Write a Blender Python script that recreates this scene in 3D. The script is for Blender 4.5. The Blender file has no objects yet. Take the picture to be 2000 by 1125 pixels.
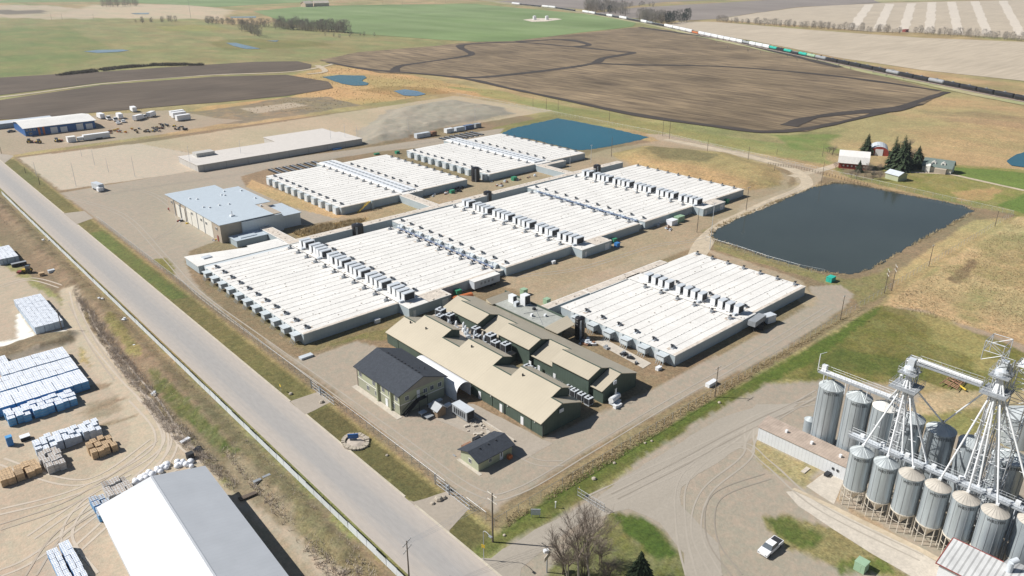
import bpy, math, random
import numpy as np
from mathutils import Vector, Matrix, noise
from mathutils.geometry import tessellate_polygon
random.seed(7)
R = math.radians
sc = bpy.context.scene
COL = sc.collection

# ------------------------------------------------------------------ camera
# world metres: +X runs away to the upper right of the photo, +Y runs away up the road
CAM_H, FOC, PITCH, HEAD = 100.0, 1493.0, R(23.05), R(42.05)
cam_d = bpy.data.cameras.new('camera'); cam = bpy.data.objects.new('camera', cam_d); COL.objects.link(cam)
cam_d.sensor_width = 36.0; cam_d.lens = 36.0 * FOC / 2000.0
cam_d.clip_start = 1.0; cam_d.clip_end = 30000
cam.location = (0, 0, CAM_H)
cam.rotation_euler = (R(90) - PITCH, 0, -HEAD)
sc.camera = cam

def at(px, py, z=0.0):
    """point of the photograph (2000 px wide) -> world x, y on the level z"""
    x = (px - 1000) / FOC; y = -(py - 562.5) / FOC
    dx, dy, dz = x, math.cos(PITCH) + y * math.sin(PITCH), -math.sin(PITCH) + y * math.cos(PITCH)
    t = (CAM_H - z) / -dz
    c, s = math.cos(HEAD), math.sin(HEAD)
    return ((c * dx + s * dy) * t, (-s * dx + c * dy) * t)
def W(pts, z=0.0): return [at(p[0], p[1], z) for p in pts]
def projy(X, Y, Z):
    c, s = math.cos(HEAD), math.sin(HEAD)
    y = s * X + c * Y; z = Z - CAM_H
    f = y * math.cos(PITCH) - z * math.sin(PITCH); u = y * math.sin(PITCH) + z * math.cos(PITCH)
    return 562.5 - FOC * u / f
def height(px, pb, pt):
    b = at(px, pb); lo, hi = 0, 99.0
    for _ in range(40):
        m = (lo + hi) / 2
        if projy(b[0], b[1], m) > pt: lo = m
        else: hi = m
    return m

# ------------------------------------------------------------------ light
SUN_EL, SUN_AZ = R(43), R(131)      # azimuth (from +X, counter-clockwise) of the direction towards the sun
w = bpy.data.worlds.new('World'); sc.world = w; w.use_nodes = True
nt = w.node_tree; bgn = nt.nodes['Background']
sky = nt.nodes.new('ShaderNodeTexSky'); sky.sky_type = 'NISHITA'; sky.sun_disc = False
sky.sun_elevation = SUN_EL; sky.sun_rotation = R(90) - SUN_AZ
sky.air_density = 1.0; sky.dust_density = 0.6; sky.ozone_density = 1.0
nt.links.new(sky.outputs[0], bgn.inputs[0]); bgn.inputs[1].default_value = 0.05
sl = bpy.data.lights.new('sun', 'SUN'); sl.energy = 5.0; sl.angle = R(0.5); sl.color = (1.0, 0.962, 0.905)
so = bpy.data.objects.new('sun', sl); COL.objects.link(so)
so.rotation_euler = Vector((math.cos(SUN_AZ) * math.cos(SUN_EL), math.sin(SUN_AZ) * math.cos(SUN_EL), math.sin(SUN_EL))).to_track_quat('Z', 'Y').to_euler()
sc.view_settings.view_transform = 'Standard'; sc.view_settings.look = 'None'
sc.view_settings.gamma = 1.0; sc.view_settings.exposure = 0.24

# ------------------------------------------------------------------ materials
MATS = {}
def mat(name, rgb, rough=0.8, var=0.12, scale=0.5, metal=0.0, bump=0.0, bscale=4.0, spec=0.3,
        line=None, stretch=(1, 1, 1), rot=0.0, rgb2=None, alpha=None, contrast=0.35, fine=None):
    """procedural material: base colour broken up by two noises, optional panel lines, bump"""
    m = bpy.data.materials.new(name); m.use_nodes = True; MATS[name] = m
    n = m.node_tree; N = n.nodes; L = n.links
    b = N['Principled BSDF']
    b.inputs['Roughness'].default_value = rough; b.inputs['Metallic'].default_value = metal
    b.inputs['Specular IOR Level'].default_value = spec
    g = N.new('ShaderNodeNewGeometry')
    mp = N.new('ShaderNodeMapping'); mp.inputs['Scale'].default_value = stretch; mp.inputs['Rotation'].default_value = (0, 0, rot)
    L.new(g.outputs['Position'], mp.inputs['Vector'])
    n1 = N.new('ShaderNodeTexNoise'); n1.inputs['Scale'].default_value = scale; n1.inputs['Detail'].default_value = 6; n1.inputs['Roughness'].default_value = .62
    L.new(mp.outputs[0], n1.inputs['Vector'])
    rmp = N.new('ShaderNodeMapRange'); rmp.inputs[1].default_value = .5 - contrast / 2; rmp.inputs[2].default_value = .5 + contrast / 2
    L.new(n1.outputs['Fac'], rmp.inputs[0])
    mix = N.new('ShaderNodeMix'); mix.data_type = 'RGBA'
    if rgb2 is None:
        c1 = tuple(c * (1 - var) for c in rgb); c2 = tuple(min(1, c * (1 + var)) for c in rgb)
    else: c1, c2 = rgb, rgb2
    mix.inputs[6].default_value = (*c1, 1); mix.inputs[7].default_value = (*c2, 1)
    L.new(rmp.outputs[0], mix.inputs[0]); out = mix.outputs[2]
    if fine:
        n2 = N.new('ShaderNodeTexNoise'); n2.inputs['Scale'].default_value = fine[0]; n2.inputs['Detail'].default_value = 4
        L.new(g.outputs['Position'], n2.inputs['Vector'])
        mr = N.new('ShaderNodeMapRange'); mr.inputs[1].default_value = .3; mr.inputs[2].default_value = .7
        mr.inputs[3].default_value = 1 - fine[1]; mr.inputs[4].default_value = 1 + fine[1]
        L.new(n2.outputs['Fac'], mr.inputs[0])
        mx = N.new('ShaderNodeVectorMath'); mx.operation = 'SCALE'
        L.new(out, mx.inputs[0]); L.new(mr.outputs[0], mx.inputs['Scale']); out = mx.outputs[0]
    if line:   # (axis 'x','y','z','xy', pitch, width fraction, darkening)
        sp = N.new('ShaderNodeSeparateXYZ'); L.new(g.outputs['Position'], sp.inputs[0])
        if line[0] == 'xy':
            ad = N.new('ShaderNodeMath'); ad.operation = 'ADD'; L.new(sp.outputs[0], ad.inputs[0]); L.new(sp.outputs[1], ad.inputs[1]); src = ad.outputs[0]
        else: src = sp.outputs['xyz'.index(line[0])]
        dv = N.new('ShaderNodeMath'); dv.operation = 'DIVIDE'; L.new(src, dv.inputs[0]); dv.inputs[1].default_value = line[1]
        fr = N.new('ShaderNodeMath'); fr.operation = 'FRACT'; L.new(dv.outputs[0], fr.inputs[0])
        lt = N.new('ShaderNodeMath'); lt.operation = 'LESS_THAN'; L.new(fr.outputs[0], lt.inputs[0]); lt.inputs[1].default_value = line[2]
        ml = N.new('ShaderNodeMath'); ml.operation = 'MULTIPLY_ADD'; L.new(lt.outputs[0], ml.inputs[0]); ml.inputs[1].default_value = -line[3]; ml.inputs[2].default_value = 1
        mx = N.new('ShaderNodeVectorMath'); mx.operation = 'SCALE'
        L.new(out, mx.inputs[0]); L.new(ml.outputs[0], mx.inputs['Scale']); out = mx.outputs[0]
    L.new(out, b.inputs['Base Color'])
    if bump:
        n3 = N.new('ShaderNodeTexNoise'); n3.inputs['Scale'].default_value = bscale; n3.inputs['Detail'].default_value = 4
        L.new(mp.outputs[0], n3.inputs['Vector'])
        bp = N.new('ShaderNodeBump'); bp.inputs['Strength'].default_value = bump; bp.inputs['Distance'].default_value = .3
        L.new(n3.outputs['Fac'], bp.inputs['Height']); L.new(bp.outputs[0], b.inputs['Normal'])
    if alpha is not None: b.inputs['Alpha'].default_value = alpha
    return m

mat('asphalt', (.36, .33, .30), .9, rgb2=(.42, .385, .35), scale=.35, stretch=(1, .08, 1), contrast=.5, fine=(3, .05), bump=.1)
mat('tyre lane', (.31, .29, .265), .9, rgb2=(.38, .355, .32), scale=.6, stretch=(1, .03, 1), contrast=.5, fine=(2.5, .06))
mat('pavement', (.345, .30, .245), .9, rgb2=(.40, .35, .29), scale=.08, contrast=.4, fine=(1.2, .06), bump=.15, bscale=2)
mat('kerb', (.52, .47, .38), .9)
mat('gravel', (.335, .30, .25), .95, rgb2=(.385, .345, .29), scale=.12, stretch=(.3, 1.2, 1), rot=.6, contrast=.5, fine=(1.5, .05), bump=.15, bscale=3)
mat('track', (.50, .42, .31), .95, var=.15, scale=.2, fine=(1.2, .1))
mat('membrane', (.745, .73, .695), .6, var=.075, scale=.12, contrast=.4, fine=(.9, .06), spec=.2)
mat('membrane worn', (.60, .535, .46), .7, var=.25, scale=.6, contrast=.4, fine=(2.5, .12))
mat('stained membrane', (.50, .43, .36), .8, var=.2, scale=1.5)
mat('panel wall', (.40, .465, .50), .55, var=.05, scale=.2, line=('xy', 1.2, .05, .16), spec=.4)
mat('panel wall pale', (.56, .61, .635), .55, var=.05, scale=.2, line=('xy', 1.2, .05, .12))
mat('seam', (.56, .525, .475), .8, var=.15)
mat('bolt', (.30, .26, .22), .8, var=.3)
mat('white metal', (.74, .76, .78), .45, var=.05)
mat('light grey metal', (.56, .60, .64), .45, var=.08)
mat('mid grey', (.30, .32, .34), .5, var=.12)
mat('dark', (.035, .037, .042), .6, var=.3)
mat('black tank', (.018, .018, .022), .35, var=.3, spec=.5)
mat('rust', (.30, .17, .11), .9, var=.35, scale=1)
mat('tan metal roof', (.50, .445, .345), .5, metal=.25, var=.04, scale=.15, line=('y', .9, .12, .10), spec=.35)
mat('green wall', (.078, .108, .088), .6, var=.1, line=('xy', .9, .1, .2))
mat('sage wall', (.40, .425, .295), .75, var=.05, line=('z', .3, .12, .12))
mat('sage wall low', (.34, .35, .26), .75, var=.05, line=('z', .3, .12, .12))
mat('grey gable', (.33, .31, .27), .8, var=.06)
mat('shingle', (.048, .056, .070), .85, var=.18, scale=1.5, fine=(5, .15), line=('xy', .45, .15, .15))
mat('white trim', (.72, .71, .67), .6, var=.04)
mat('glass', (.10, .12, .14), .12, var=.2, spec=.6)
mat('concrete', (.52, .47, .40), .9, var=.1, fine=(2, .06))
mat('fabric', (.82, .83, .85), .6, var=.02)
mat('blue shade fabric', (.40, .55, .75), .6, var=.03)
mat('shop roof', (.48, .545, .60), .5, var=.04, line=('y', 1.2, .06, .06))
mat('shop tan', (.42, .36, .29), .8, var=.05)
mat('shop white', (.70, .68, .62), .75, var=.04, line=('y', 1.5, .06, .12))
mat('blue siding', (.035, .13, .36), .5, var=.08, line=('xy', 1.0, .08, .2))
mat('orange', (.55, .17, .06), .6, var=.1)
mat('red', (.27, .07, .06), .55, var=.15)
mat('barn red', (.30, .055, .04), .8, var=.15, line=('xy', .5, .1, .25))
mat('yellow', (.65, .45, .05), .5, var=.1)
mat('green box', (.30, .44, .30), .55, var=.08)
mat('bin green', (.05, .26, .15), .5, var=.15)
mat('teal', (.03, .42, .33), .5, var=.15)
mat('blue', (.05, .20, .48), .5, var=.15)
mat('grain steel', (.42, .47, .50), .42, var=.17, metal=.35, scale=.9, stretch=(1, 1, .12), line=('z', .32, .12, .07), spec=.5)
mat('grain roof steel', (.50, .54, .55), .45, var=.12, metal=.3, scale=.6)
mat('grain roof dusty', (.50, .465, .41), .6, var=.15, scale=.5)
mat('leg cream', (.60, .55, .47), .7, var=.1)
mat('galvanised', (.50, .52, .54), .4, var=.12, metal=.3)
mat('wood', (.30, .22, .15), .9, var=.2)
mat('pole wood', (.17, .14, .11), .9, var=.25)
mat('lumber white', (.78, .80, .84), .5, var=.05, scale=1.2)
mat('lumber blue', (.10, .33, .62), .5, var=.15, scale=1)
mat('lumber end', (.42, .50, .60), .6, var=.12, scale=1.5)
mat('lumber tan', (.50, .36, .22), .85, var=.18, scale=1.5, line=('z', .35, .1, .35))
mat('lumber grey', (.50, .49, .48), .85, var=.15, scale=1.5, line=('z', .35, .1, .35))
mat('corrugated', (.56, .565, .56), .5, var=.12, scale=.4, line=('y', .9, .3, .35))
mat('annex roof', (.42, .34, .28), .75, var=.18, scale=.5, line=('y', .6, .2, .15))
mat('annex wall', (.62, .64, .66), .6, var=.05, line=('y', .8, .15, .15))
mat('warehouse white', (.62, .64, .66), .42, var=.04, scale=.25, metal=.35, spec=.5, line=('y', 1.0, .08, .06))
mat('fence panel', (.64, .68, .70), .6, var=.08)
mat('water', (.052, .064, .056), .12, var=.16, scale=.012, bump=.03, bscale=1.5, spec=.6)  # broad drift in the base colour imitates uneven reflections on the pond
mat('water blue', (.010, .105, .150), .10, var=.12, scale=.02, bump=.02, bscale=1.2, spec=.5)
mat('water pale', (.12, .22, .32), .1, var=.15, scale=.02, spec=.5)
mat('bark', (.16, .125, .10), .95, var=.2)
mat('pale bark', (.34, .30, .26), .95, var=.2)
mat('twig', (.24, .20, .165), .95, var=.2)
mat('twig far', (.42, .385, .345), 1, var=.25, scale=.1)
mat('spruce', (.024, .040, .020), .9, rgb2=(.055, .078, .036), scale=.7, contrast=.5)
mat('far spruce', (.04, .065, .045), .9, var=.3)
mat('brush', (.47, .41, .35), 1, var=.25)
mat('flat roof', (.37, .38, .35), .8, var=.1, scale=.4, fine=(1.5, .1))
mat('house roof', (.15, .19, .175), .8, var=.1)
mat('far hedge', (.16, .14, .105), 1, var=.3)
mat('blue pipe', (.16, .21, .32), .5, var=.2)
mat('rut sand', (.52, .45, .37), .95, var=.06, scale=.3)
mat('rut sand dark', (.43, .365, .295), .95, var=.06, scale=.3)
mat('rut', (.385, .345, .29), .95, var=.06, scale=.3)
mat('rut dark', (.30, .265, .22), .95, var=.06, scale=.3)
mat('dull roof', (.60, .565, .525), .8, var=.05)
mat('dull wall', (.50, .485, .46), .8, var=.05, line=('xy', 12, .02, .3))
mat('car grey', (.30, .31, .33), .5, var=.1)
mat('pale tan wall', (.58, .44, .33), .8)
mat('straw', (.42, .335, .20), 1, var=.25)
mat('grass blade', (.13, .19, .05), 1, var=.3)
mat('rock', (.42, .37, .30), .9, var=.25, scale=2)
# fields
mat('ploughed', (.092, .067, .046), .97, rgb2=(.30, .225, .135), scale=.9, stretch=(.30, .03, 1), contrast=.36, fine=(.012, .32))
mat('wet soil', (.060, .050, .044), .95, var=.18, scale=.1, stretch=(.3, .05, 1))
mat('dark soil', (.078, .060, .046), .97, rgb2=(.145, .113, .083), scale=.9, stretch=(.03, .3, 1), contrast=.5, fine=(.02, .15))
mat('crop green', (.145, .215, .075), .97, rgb2=(.215, .28, .125), scale=.5, stretch=(.03, .006, 1), contrast=.4, fine=(.006, .15))
mat('stubble', (.41, .345, .26), .97, rgb2=(.54, .46, .355), scale=.9, stretch=(.02, .25, 1), rot=-.25, contrast=.4, fine=(.01, .06))
mat('grey field', (.25, .215, .19), .97, var=.15, scale=.5, stretch=(.02, .01, 1))
mat('strip pale', (.62, .55, .46), .97, var=.08, scale=.05)
mat('pasture', (.30, .32, .15), .97, rgb2=(.43, .38, .22), scale=.02, contrast=.35, fine=(.08, .12))
mat('ballast', (.34, .29, .25), .95, var=.15)
mat('tailings', (.33, .31, .27), .95, var=.1, scale=.3, bump=.5, bscale=1)

# ------------------------------------------------------------------ mesh helpers
class MB:
    def __init__(s): s.v = []; s.f = []; s.m = []
    def poly(s, pts, m=0):
        i = len(s.v); s.v += [tuple(p) for p in pts]; s.f.append(tuple(range(i, i + len(pts)))); s.m.append(m)
    def box(s, x0, x1, y0, y1, z0, z1, m=0, top=None):
        i = len(s.v)
        s.v += [(x0, y0, z0), (x1, y0, z0), (x1, y1, z0), (x0, y1, z0), (x0, y0, z1), (x1, y0, z1), (x1, y1, z1), (x0, y1, z1)]
        for q in ((0, 3, 2, 1), (4, 5, 6, 7), (0, 1, 5, 4), (1, 2, 6, 5), (2, 3, 7, 6), (3, 0, 4, 7)):
            s.f.append(tuple(i + k for k in q)); s.m.append(m)
        if top is not None: s.m[-5] = top
        return s
    def obox(s, c, d, rz=0, m=0, tilt=0):
        M_ = Matrix.Translation(c) @ Matrix.Rotation(rz, 4, 'Z') @ Matrix.Rotation(tilt, 4, 'Y')
        i = len(s.v); a, b, h = d[0] / 2, d[1] / 2, d[2] / 2
        for p in ((-a, -b, -h), (a, -b, -h), (a, b, -h), (-a, b, -h), (-a, -b, h), (a, -b, h), (a, b, h), (-a, b, h)):
            s.v.append(tuple(M_ @ Vector(p)))
        for q in ((0, 3, 2, 1), (4, 5, 6, 7), (0, 1, 5, 4), (1, 2, 6, 5), (2, 3, 7, 6), (3, 0, 4, 7)):
            s.f.append(tuple(i + k for k in q)); s.m.append(m)
        return s
    def prism(s, pts, z0, z1, m=0, top=None):
        n = len(pts); i = len(s.v)
        s.v += [(p[0], p[1], z0) for p in pts] + [(p[0], p[1], z1) for p in pts]
        for k in range(n):
            s.f.append((i + k, i + (k + 1) % n, i + n + (k + 1) % n, i + n + k)); s.m.append(m)
        s.f.append(tuple(range(i + n, i + 2 * n))); s.m.append(m if top is None else top)
        s.f.append(tuple(reversed(range(i, i + n)))); s.m.append(m)
        return s
    def extr(s, prof, axis, a, b, m=0, ms=None):
        """profile [(u,z)] extruded along axis 'x' or 'y' from a to b"""
        n = len(prof); i = len(s.v)
        for t in (a, b):
            for u, z in prof: s.v.append((t, u, z) if axis == 'x' else (u, t, z))
        for k in range(n):
            s.f.append((i + k, i + (k + 1) % n, i + n + (k + 1) % n, i + n + k)); s.m.append(ms[k] if ms else m)
        s.f.append(tuple(reversed(range(i, i + n)))); s.m.append(m)
        s.f.append(tuple(range(i + n, i + 2 * n))); s.m.append(m)
        return s
    def tube(s, p0, p1, r0, r1=None, n=6, m=0):
        r1 = r0 if r1 is None else r1
        p0 = Vector(p0); p1 = Vector(p1); d = p1 - p0
        if d.length < 1e-6: return s
        q = d.to_track_quat('Z', 'Y'); i = len(s.v)
        for p, r in ((p0, r0), (p1, r1)):
            for k in range(n):
                a = 2 * math.pi * k / n
                s.v.append(tuple(p + q @ Vector((r * math.cos(a), r * math.sin(a), 0))))
        for k in range(n): s.f.append((i + k, i + (k + 1) % n, i + n + (k + 1) % n, i + n + k)); s.m.append(m)
        s.f.append(tuple(range(i + n, i + 2 * n))); s.m.append(m)
        s.f.append(tuple(reversed(range(i, i + n)))); s.m.append(m)
        return s
    def lathe(s, x, y, prof, n=24, m=0, ms=None):
        i = len(s.v)
        for r, z in prof:
            for k in range(n):
                a = 2 * math.pi * k / n; s.v.append((x + r * math.cos(a), y + r * math.sin(a), z))
        for j in range(len(prof) - 1):
            for k in range(n):
                s.f.append((i + j * n + k, i + j * n + (k + 1) % n, i + (j + 1) * n + (k + 1) % n, i + (j + 1) * n + k)); s.m.append(ms[j] if ms else m)
        return s
    def build(s, name, mats, parent=None, smooth=False):
        me = bpy.data.meshes.new(name)
        if parent is not None:
            o_ = parent['_base']; vs = [(a - o_[0], b - o_[1], c - o_[2]) for a, b, c in s.v]
        else: vs = s.v
        me.from_pydata(vs, [], s.f)
        if isinstance(mats, str): mats = [mats]
        for q in mats: me.materials.append(MATS[q])
        me.polygons.foreach_set('material_index', s.m)
        if smooth: me.polygons.foreach_set('use_smooth', [True] * len(s.f))
        me.update()
        ob = bpy.data.objects.new(name, me); COL.objects.link(ob)
        if parent is not None:
            ob.parent = parent; ob['_base'] = list(parent['_base'])
        return ob

def tag(o, label, cat, group=None, kind=None):
    o['label'] = label; o['category'] = cat
    if group: o['group'] = group
    if kind: o['kind'] = kind
    return o
def thing(name, label, cat, loc=(0, 0, 0), group=None):
    if len(loc) == 2: loc = (loc[0], loc[1], 0)
    o = bpy.data.objects.new(name, None); COL.objects.link(o); o.location = loc
    o.empty_display_size = .5
    o['_base'] = [float(c) for c in loc]
    return tag(o, label, cat, group)
def struct(o): o['kind'] = 'structure'; return o
KIDC = {}
def kids(o):
    if o.name not in KIDC: KIDC[o.name] = list(o.children)
    return KIDC[o.name]
def cp_tree(o, par):
    c = o.copy(); COL.objects.link(c); c.parent = par
    for g in kids(o): cp_tree(g, c)
class Proto:
    """first use moves the prototype itself, later ones copy it"""
    def __init__(s, root): s.root = root; s.first = True; s.kids = kids(root)
    def put(s, loc, rz=0, label=None, group=None, scale=1.0, cat=None):
        if len(loc) == 2: loc = (loc[0], loc[1], 0)
        sz = scale if isinstance(scale, tuple) else (scale, scale, scale)
        if s.first: o = s.root; s.first = False
        else:
            o = s.root.copy(); COL.objects.link(o)
            for ch in s.kids: cp_tree(ch, o)
        o.location = loc; o.rotation_euler = (0, 0, rz); o.scale = sz
        if label: o['label'] = label
        if group: o['group'] = group
        if cat: o['category'] = cat
        return o

ORD = 'first second third fourth fifth sixth seventh eighth ninth tenth eleventh twelfth thirteenth fourteenth fifteenth sixteenth'.split()
# cheap value noise (numpy) for painting and jitter
_rs = np.random.RandomState(3); _T = _rs.rand(256, 256)
def vnoise(x, y, sc_=1.0, oct=3):
    x = np.asarray(x, float) * sc_ + 1000.3; y = np.asarray(y, float) * sc_ + 500.7
    out = 0; amp = 1; tot = 0
    for _ in range(oct):
        xi = np.floor(x).astype(int); yi = np.floor(y).astype(int); fx = x - xi; fy = y - yi
        fx = fx * fx * (3 - 2 * fx); fy = fy * fy * (3 - 2 * fy)
        a = _T[xi % 256, yi % 256]; b = _T[(xi + 1) % 256, yi % 256]; c = _T[xi % 256, (yi + 1) % 256]; d = _T[(xi + 1) % 256, (yi + 1) % 256]
        out = out + amp * ((a * (1 - fx) + b * fx) * (1 - fy) + (c * (1 - fx) + d * fx) * fy)
        tot += amp; amp *= .5; x = x * 2.03 + 17; y = y * 2.03 + 31
    return out / tot
def wob(pts, step, amp, sc_=.2, closed=True):
    """subdivide an outline and shake it so that its edge is natural"""
    out = []; n = len(pts)
    for i in range(n if closed else n - 1):
        a = Vector((pts[i][0], pts[i][1])); b = Vector((pts[(i + 1) % n][0], pts[(i + 1) % n][1]))
        k = max(1, int((b - a).length / step))
        for j in range(k): out.append(a.lerp(b, j / k))
    if not closed: out.append(Vector((pts[-1][0], pts[-1][1])))
    res = []
    for p in out:
        res.append((p.x + amp * 2 * (float(vnoise(p.x, p.y, sc_)) - .5), p.y + amp * 2 * (float(vnoise(p.x + 77, p.y + 31, sc_)) - .5)))
    return res
def sheet(name, pts, z, m, step=0, amp=0, sc_=.2, parent=None):
    if step: pts = wob(pts, step, amp, sc_)
    tris = tessellate_polygon([[Vector((p[0], p[1], 0)) for p in pts]])
    me = bpy.data.meshes.new(name)
    fs = []
    for t in tris:
        a, b, c = (pts[i] for i in t)
        fs.append(tuple(t) if (b[0] - a[0]) * (c[1] - a[1]) - (b[1] - a[1]) * (c[0] - a[0]) > 0 else tuple(reversed(t)))
    me.from_pydata([(p[0], p[1], z) for p in pts], [], fs); me.materials.append(MATS[m]); me.update()
    o = bpy.data.objects.new(name, me); COL.objects.link(o)
    return struct(o)
def smooth_line(pts, n=6):
    out = []
    P_ = [Vector((p[0], p[1])) for p in pts]
    for i in range(len(P_) - 1):
        p0 = P_[max(0, i - 1)]; p1 = P_[i]; p2 = P_[i + 1]; p3 = P_[min(len(P_) - 1, i + 2)]
        for j in range(n):
            t = j / n
            out.append(.5 * ((2 * p1) + (p2 - p0) * t + (2 * p0 - 5 * p1 + 4 * p2 - p3) * t * t + (3 * p1 - p0 - 3 * p2 + p3) * t ** 3))
    out.append(P_[-1]); return [(p.x, p.y) for p in out]
def ribbon(name, pts, width, z, m, amp=0, n=6):
    c = smooth_line(pts, n); L_ = []; R_ = []
    for i, p in enumerate(c):
        a = Vector(c[max(0, i - 1)]); b = Vector(c[min(len(c) - 1, i + 1)]); d = (b - a).normalized(); nrm = Vector((-d.y, d.x))
        ww = width * (1 + amp * (float(vnoise(p[0], p[1], .03)) - .5) * 2) / 2
        L_.append(Vector(p) + nrm * ww); R_.append(Vector(p) - nrm * ww)
    me = bpy.data.meshes.new(name)
    vs = [(p.x, p.y, z) for p in L_] + [(p.x, p.y, z) for p in R_]; k = len(c)
    me.from_pydata(vs, [], [(k + i, k + i + 1, i + 1, i) for i in range(k - 1)]); me.materials.append(MATS[m]); me.update()
    o = bpy.data.objects.new(name, me); COL.objects.link(o); return struct(o)

# ================================================================== THE GROUND
def axis(lo, hi, d0, d1, d2):
    a = list(np.arange(d0, d1, 1.0)); x = d1; st = 1.0
    while x < d2: a.append(x); x += 2.0
    st = 2.0
    while x < hi: a.append(x); st *= 1.035; x += st
    a.append(hi); st = 1.5; x = d0 - st; b = []
    while x > lo: b.append(x); st *= 1.09; x -= st
    b.append(lo); return np.array(b[::-1] + a)
GX = axis(-1500, 7500, 2, 320, 470); GY = axis(-1500, 7500, 6, 415, 600)
XX, YY = np.meshgrid(GX, GY, indexing='ij'); XF = XX.ravel(); YF = YY.ravel()
TINT = np.zeros((len(XF), 3)); HT = np.zeros(len(XF))

def sdist(poly, x, y):
    """signed distance, positive inside"""
    d = np.full(len(x), 1e9); ins = np.zeros(len(x), bool); n = len(poly)
    for i in range(n):
        ax, ay = poly[i][:2]; bx, by = poly[(i + 1) % n][:2]
        ex, ey = bx - ax, by - ay; L2 = ex * ex + ey * ey + 1e-9
        t = np.clip(((x - ax) * ex + (y - ay) * ey) / L2, 0, 1)
        d = np.minimum(d, (x - ax - t * ex) ** 2 + (y - ay - t * ey) ** 2)
        c = ((ay > y) != (by > y))
        xi = (bx - ax) * (y - ay) / ((by - ay) if abs(by - ay) > 1e-9 else 1e-9) + ax
        ins ^= (c & (x < xi))
    d = np.sqrt(d); return np.where(ins, d, -d)
def paint(poly, col, soft=1.0, amp=1.0, ns=.15, k=1.0, mott=0.0):
    xs = [p[0] for p in poly]; ys = [p[1] for p in poly]; mg = soft + amp * 3 + 1
    s = np.where((XF > min(xs) - mg) & (XF < max(xs) + mg) & (YF > min(ys) - mg) & (YF < max(ys) + mg))[0]
    if not len(s): return
    x, y = XF[s], YF[s]; d = sdist(poly, x, y) + amp * 2 * (vnoise(x, y, ns) - .5) + min(amp, 1.2) * (vnoise(x, y, max(ns * 5, .6), 2) - .5); soft = max(.25, soft * .6)
    a = np.clip((d + soft) / (2 * soft), 0, 1); a = a * a * (3 - 2 * a) * k
    if mott: a *= np.clip(1 - mott * 2.2 * (vnoise(x + 9, y - 5, ns * 2.5) - .25), 0, 1)
    TINT[s] = TINT[s] * (1 - a[:, None]) + np.array(col) * a[:, None]
def mound(poly, h, wd, rough=.4, ns=.1):
    xs = [p[0] for p in poly]; ys = [p[1] for p in poly]
    s = np.where((XF > min(xs)) & (XF < max(xs)) & (YF > min(ys)) & (YF < max(ys)))[0]
    if not len(s): return
    x, y = XF[s], YF[s]; d = np.clip(sdist(poly, x, y) / wd, 0, 1); d = d * d * (3 - 2 * d)
    HT[s] = np.maximum(HT[s], d * h * (1 + rough * 2 * (vnoise(x, y, ns) - .5)))
def rect(x0, x1, y0, y1): return [(x0, y0), (x1, y0), (x1, y1), (x0, y1)]

DRY = (.43, .335, .19); STRAW = (.50, .38, .215); OLV = (.205, .185, .085); GRN = (.095, .15, .035); LG = (.25, .29, .125)
DIRT = (.39, .33, .26); SAND = (.47, .395, .318); BRN = (.27, .215, .15); PAV = (.385, .338, .283); DULL = (.27, .212, .138); DK = (.17, .135, .10)
# base: dry grass with green drift
n1 = vnoise(XF, YF, .012, 4); n2 = vnoise(XF + 300, YF, .05, 4)
g1 = np.clip((n1 - .42) * 4, 0, 1)[:, None]; g2 = np.clip((n2 - .35) * 2.5, 0, 1)[:, None]
TINT[:] = np.array(DRY) * (1 - g1) + np.array((.33, .315, .15)) * g1
TINT[:] = TINT * (.80 + .24 * g2)
# pale green pastures far left, and between the ploughed fields
paint(W([(-300, 30), (200, 32), (420, 45), (700, 60), (860, 85), (640, 122), (610, 120), (380, 128), (-300, 175)]), (.235, .25, .115), 10, 15, .02, mott=.5)
paint(W([(-200, 60), (130, 50), (230, 100), (100, 145), (-200, 160)]), (.185, .235, .09), 10, 12, .02, mott=.4)
paint(W([(180, 10), (350, 8), (460, 20), (430, 38), (100, 34)]), (.50, .42, .31), 10, 15, .02)
paint(W([(-100, 8), (90, 10), (200, 22), (180, 38), (-100, 34)]), (.47, .40, .31), 8, 15, .02, mott=.3)
paint(W([(-100, 20), (90, 20), (85, 27), (-100, 29)]), (.20, .175, .14), 5, 10, .03)
paint(W([(405, 82), (480, 76), (600, 80), (660, 88), (540, 95), (440, 98)]), (.20, .215, .085), 4, 5, .05)
paint(W([(300, 52), (420, 48), (440, 58), (330, 62)]), (.27, .28, .11), 4, 5, .05)
paint(W([(60, 0), (420, 8), (600, -2), (500, -30), (0, -30)]), (.20, .26, .115), 10, 20, .01)
# golden rushes around the two small ponds
paint(W([(560, 150), (660, 125), (760, 140), (900, 165), (980, 185), (1080, 210), (880, 180), (640, 215), (400, 235), (300, 232), (420, 205), (560, 190), (640, 170)]), (.47, .335, .17), 3, 6, .05)
paint(W([(700, 176), (760, 168), (850, 172), (880, 182), (780, 190)]), (.36, .25, .12), 2, 3, .1)
paint(W([(480, 205), (560, 190), (640, 190), (700, 206), (600, 222), (480, 240), (330, 245), (320, 225)]), (.24, .205, .155), 2, 4, .1, mott=.3)
paint(W([(470, 212), (570, 200), (600, 206), (500, 222)]), (.44, .37, .29), 1.5, 3, .1)
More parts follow.
